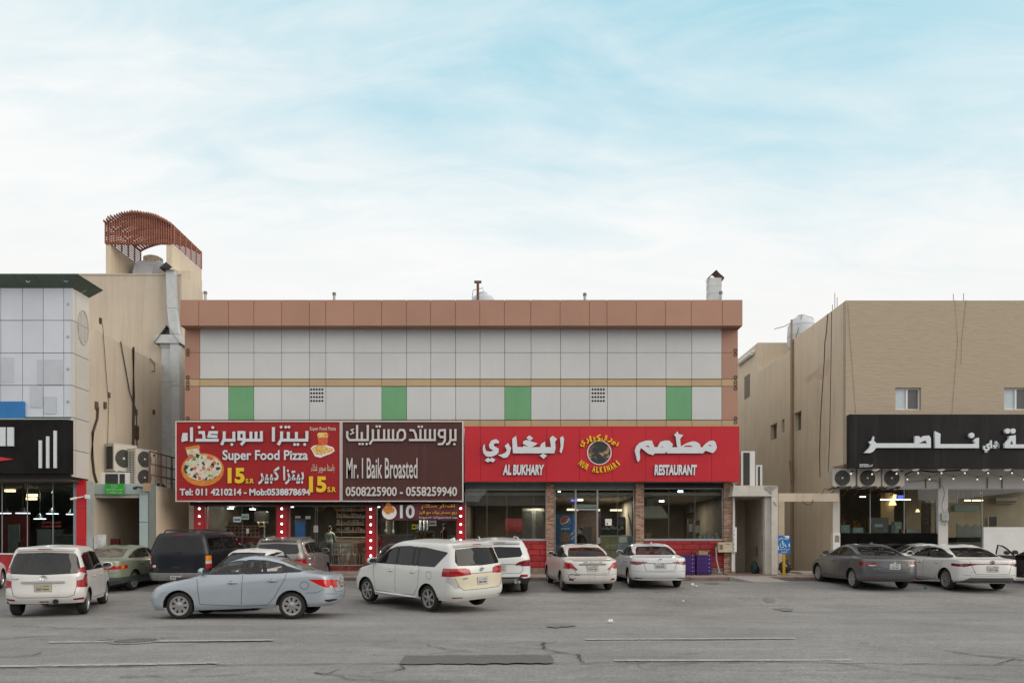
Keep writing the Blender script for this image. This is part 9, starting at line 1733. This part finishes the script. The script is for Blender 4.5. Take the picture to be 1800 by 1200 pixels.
 h_ = c.cast(0, .92, 'xr'); mb = MB(); mb.lathe([(.0, -.22), (.22, -.22), (.31, -.19), (.33, -.12), (.32, -.02), (.2, .0)], (h_[0].x, .12, .90), 'x', 28); mb.build('spare_wheel', m_blackpl, c.t); c.plate(.62, '٦٣١٢ ب ا', '6312 AB', y = -.42)
 mb = MB()
 for sg in(1, -1):mb.tube([(.1, sg*.60, H-.07), (0, sg*.60, H-.01), (-1.2, sg*.60, H-.0), (-1.3, sg*.60, H-.06)], .016, 6)
 mb.build('roof_rack', P_silver, c.t)
 c.body(); c.wheels(); c.cabin(*c.cabdata); c.place(-7.62, 24.55, 0)
 # white suv right of the people carrier
 L, W, H, wb, fo = 4.70, 1.88, 1.68, 2.70, .93; K = van_keys(L, W, H, wb, fo, 1.22, 1.10, .34, 1.10, .26, .97, .84, .77)
 dlo = [(.98, 1.14), (.70, 1.28), (.40, 1.42), (.05, 1.49), (-.5, 1.51), (-1.3, 1.47), (-1.85, 1.36), (-1.60, 1.19), (-.4, 1.155)]
 rw = [(0, 1.12), (.62, 1.16), (.68, 1.24), (.62, 1.44), (0, 1.46)]
 c = van('suv', 'white suv with roof rails and twin exhausts, nose to the red brick wall', P_cool, K, L, W, H, wb, fo, .345, dlo, (-.02, -.95), m_tint, 1.10, rw, 1.10, 1.22, .34, 'alloy5', 'silver', 'suv', handles = ((.2, .95), (-.8, .98)), doors = ([(.95, 1.10), (.90, .42), (-.02, .40), (-.02, 1.15)], [(-.03, .40), (-.8, .42), (-1.0, .66), (-1.06, 1.16)]), mirror_m = P_cool)
 rl = lambda q, n:q.x<-1.75 and q.y>.3; c.region('tail_light', [(.44, .90), (.60, .875), (.95, .86), (.95, 1.06), (.78, 1.06), (.56, 1.0), (.46, .94)], 'x', rl, m_taild, True, 0); c.rear('reverse_light', [(.50, .885), (.62, .878), (.62, .90), (.52, .91)], m_clear, -.003, True); c.rear('reflector', [(.56, .54), (.84, .545), (.84, .62), (.62, .62)], m_refl, -.002, True)
 c.region('rear_bumper', [(0, .30), (1, .30), (1, .52), (.72, .50), (.60, .55), (0, .55)], 'x', lambda q, n:q.x<-1.7, m_blackpl, False, .0); c.region('skid_plate', [(0, .36), (.36, .36), (.56, .50), (.0, .50)], 'x', lambda q, n:q.x<-1.9, P_silver, False, -.004)
 c.seams([[(0, .66), (.60, .665), (.68, .74), (.70, .95)]], 'xr', .011); c.bar(.945, -.44, .44, .022, m_chrome); spoiler(c, 1.585, .62, .12, P_cool); c.wiper([(.4, 1.145), (.0, 1.13), (-.35, 1.16)]); c.plate(.82, '٤٤١٧ ا ح ا', '4417 AJA')
 mb = MB()
 for sg in(1, -1):
  for o in(.46, .56):mb.cyl((c.r0+.05, sg*o, .40), (c.r0-.03, sg*o, .40), .05, n = 12)
 mb.build('exhaust_pipe', m_chrome, c.t); mb = MB()
 for sg in(1, -1):mb.tube([(.2, sg*.58, H-.08), (.1, sg*.60, H+.01), (-1.4, sg*.61, H+.02), (-1.6, sg*.60, H-.06)], .022, 6)
 mb.build('roof_rail', P_cool, c.t); mb = MB(); v = [(.1, -.5, H+.004), (.1, .5, H+.004), (-1.5, .5, H-.0), (-1.5, -.5, H-.0)]; mb.cyl((-1.5, 0, H), (-1.62, 0, H+.14), .006, n = 6); mb.build('antenna', m_blackpl, c.t)
 c.body(); c.wheels(); c.cabin(*c.cabdata); c.place(-.42, 23.55, -4)
build_cars(); build_vans()
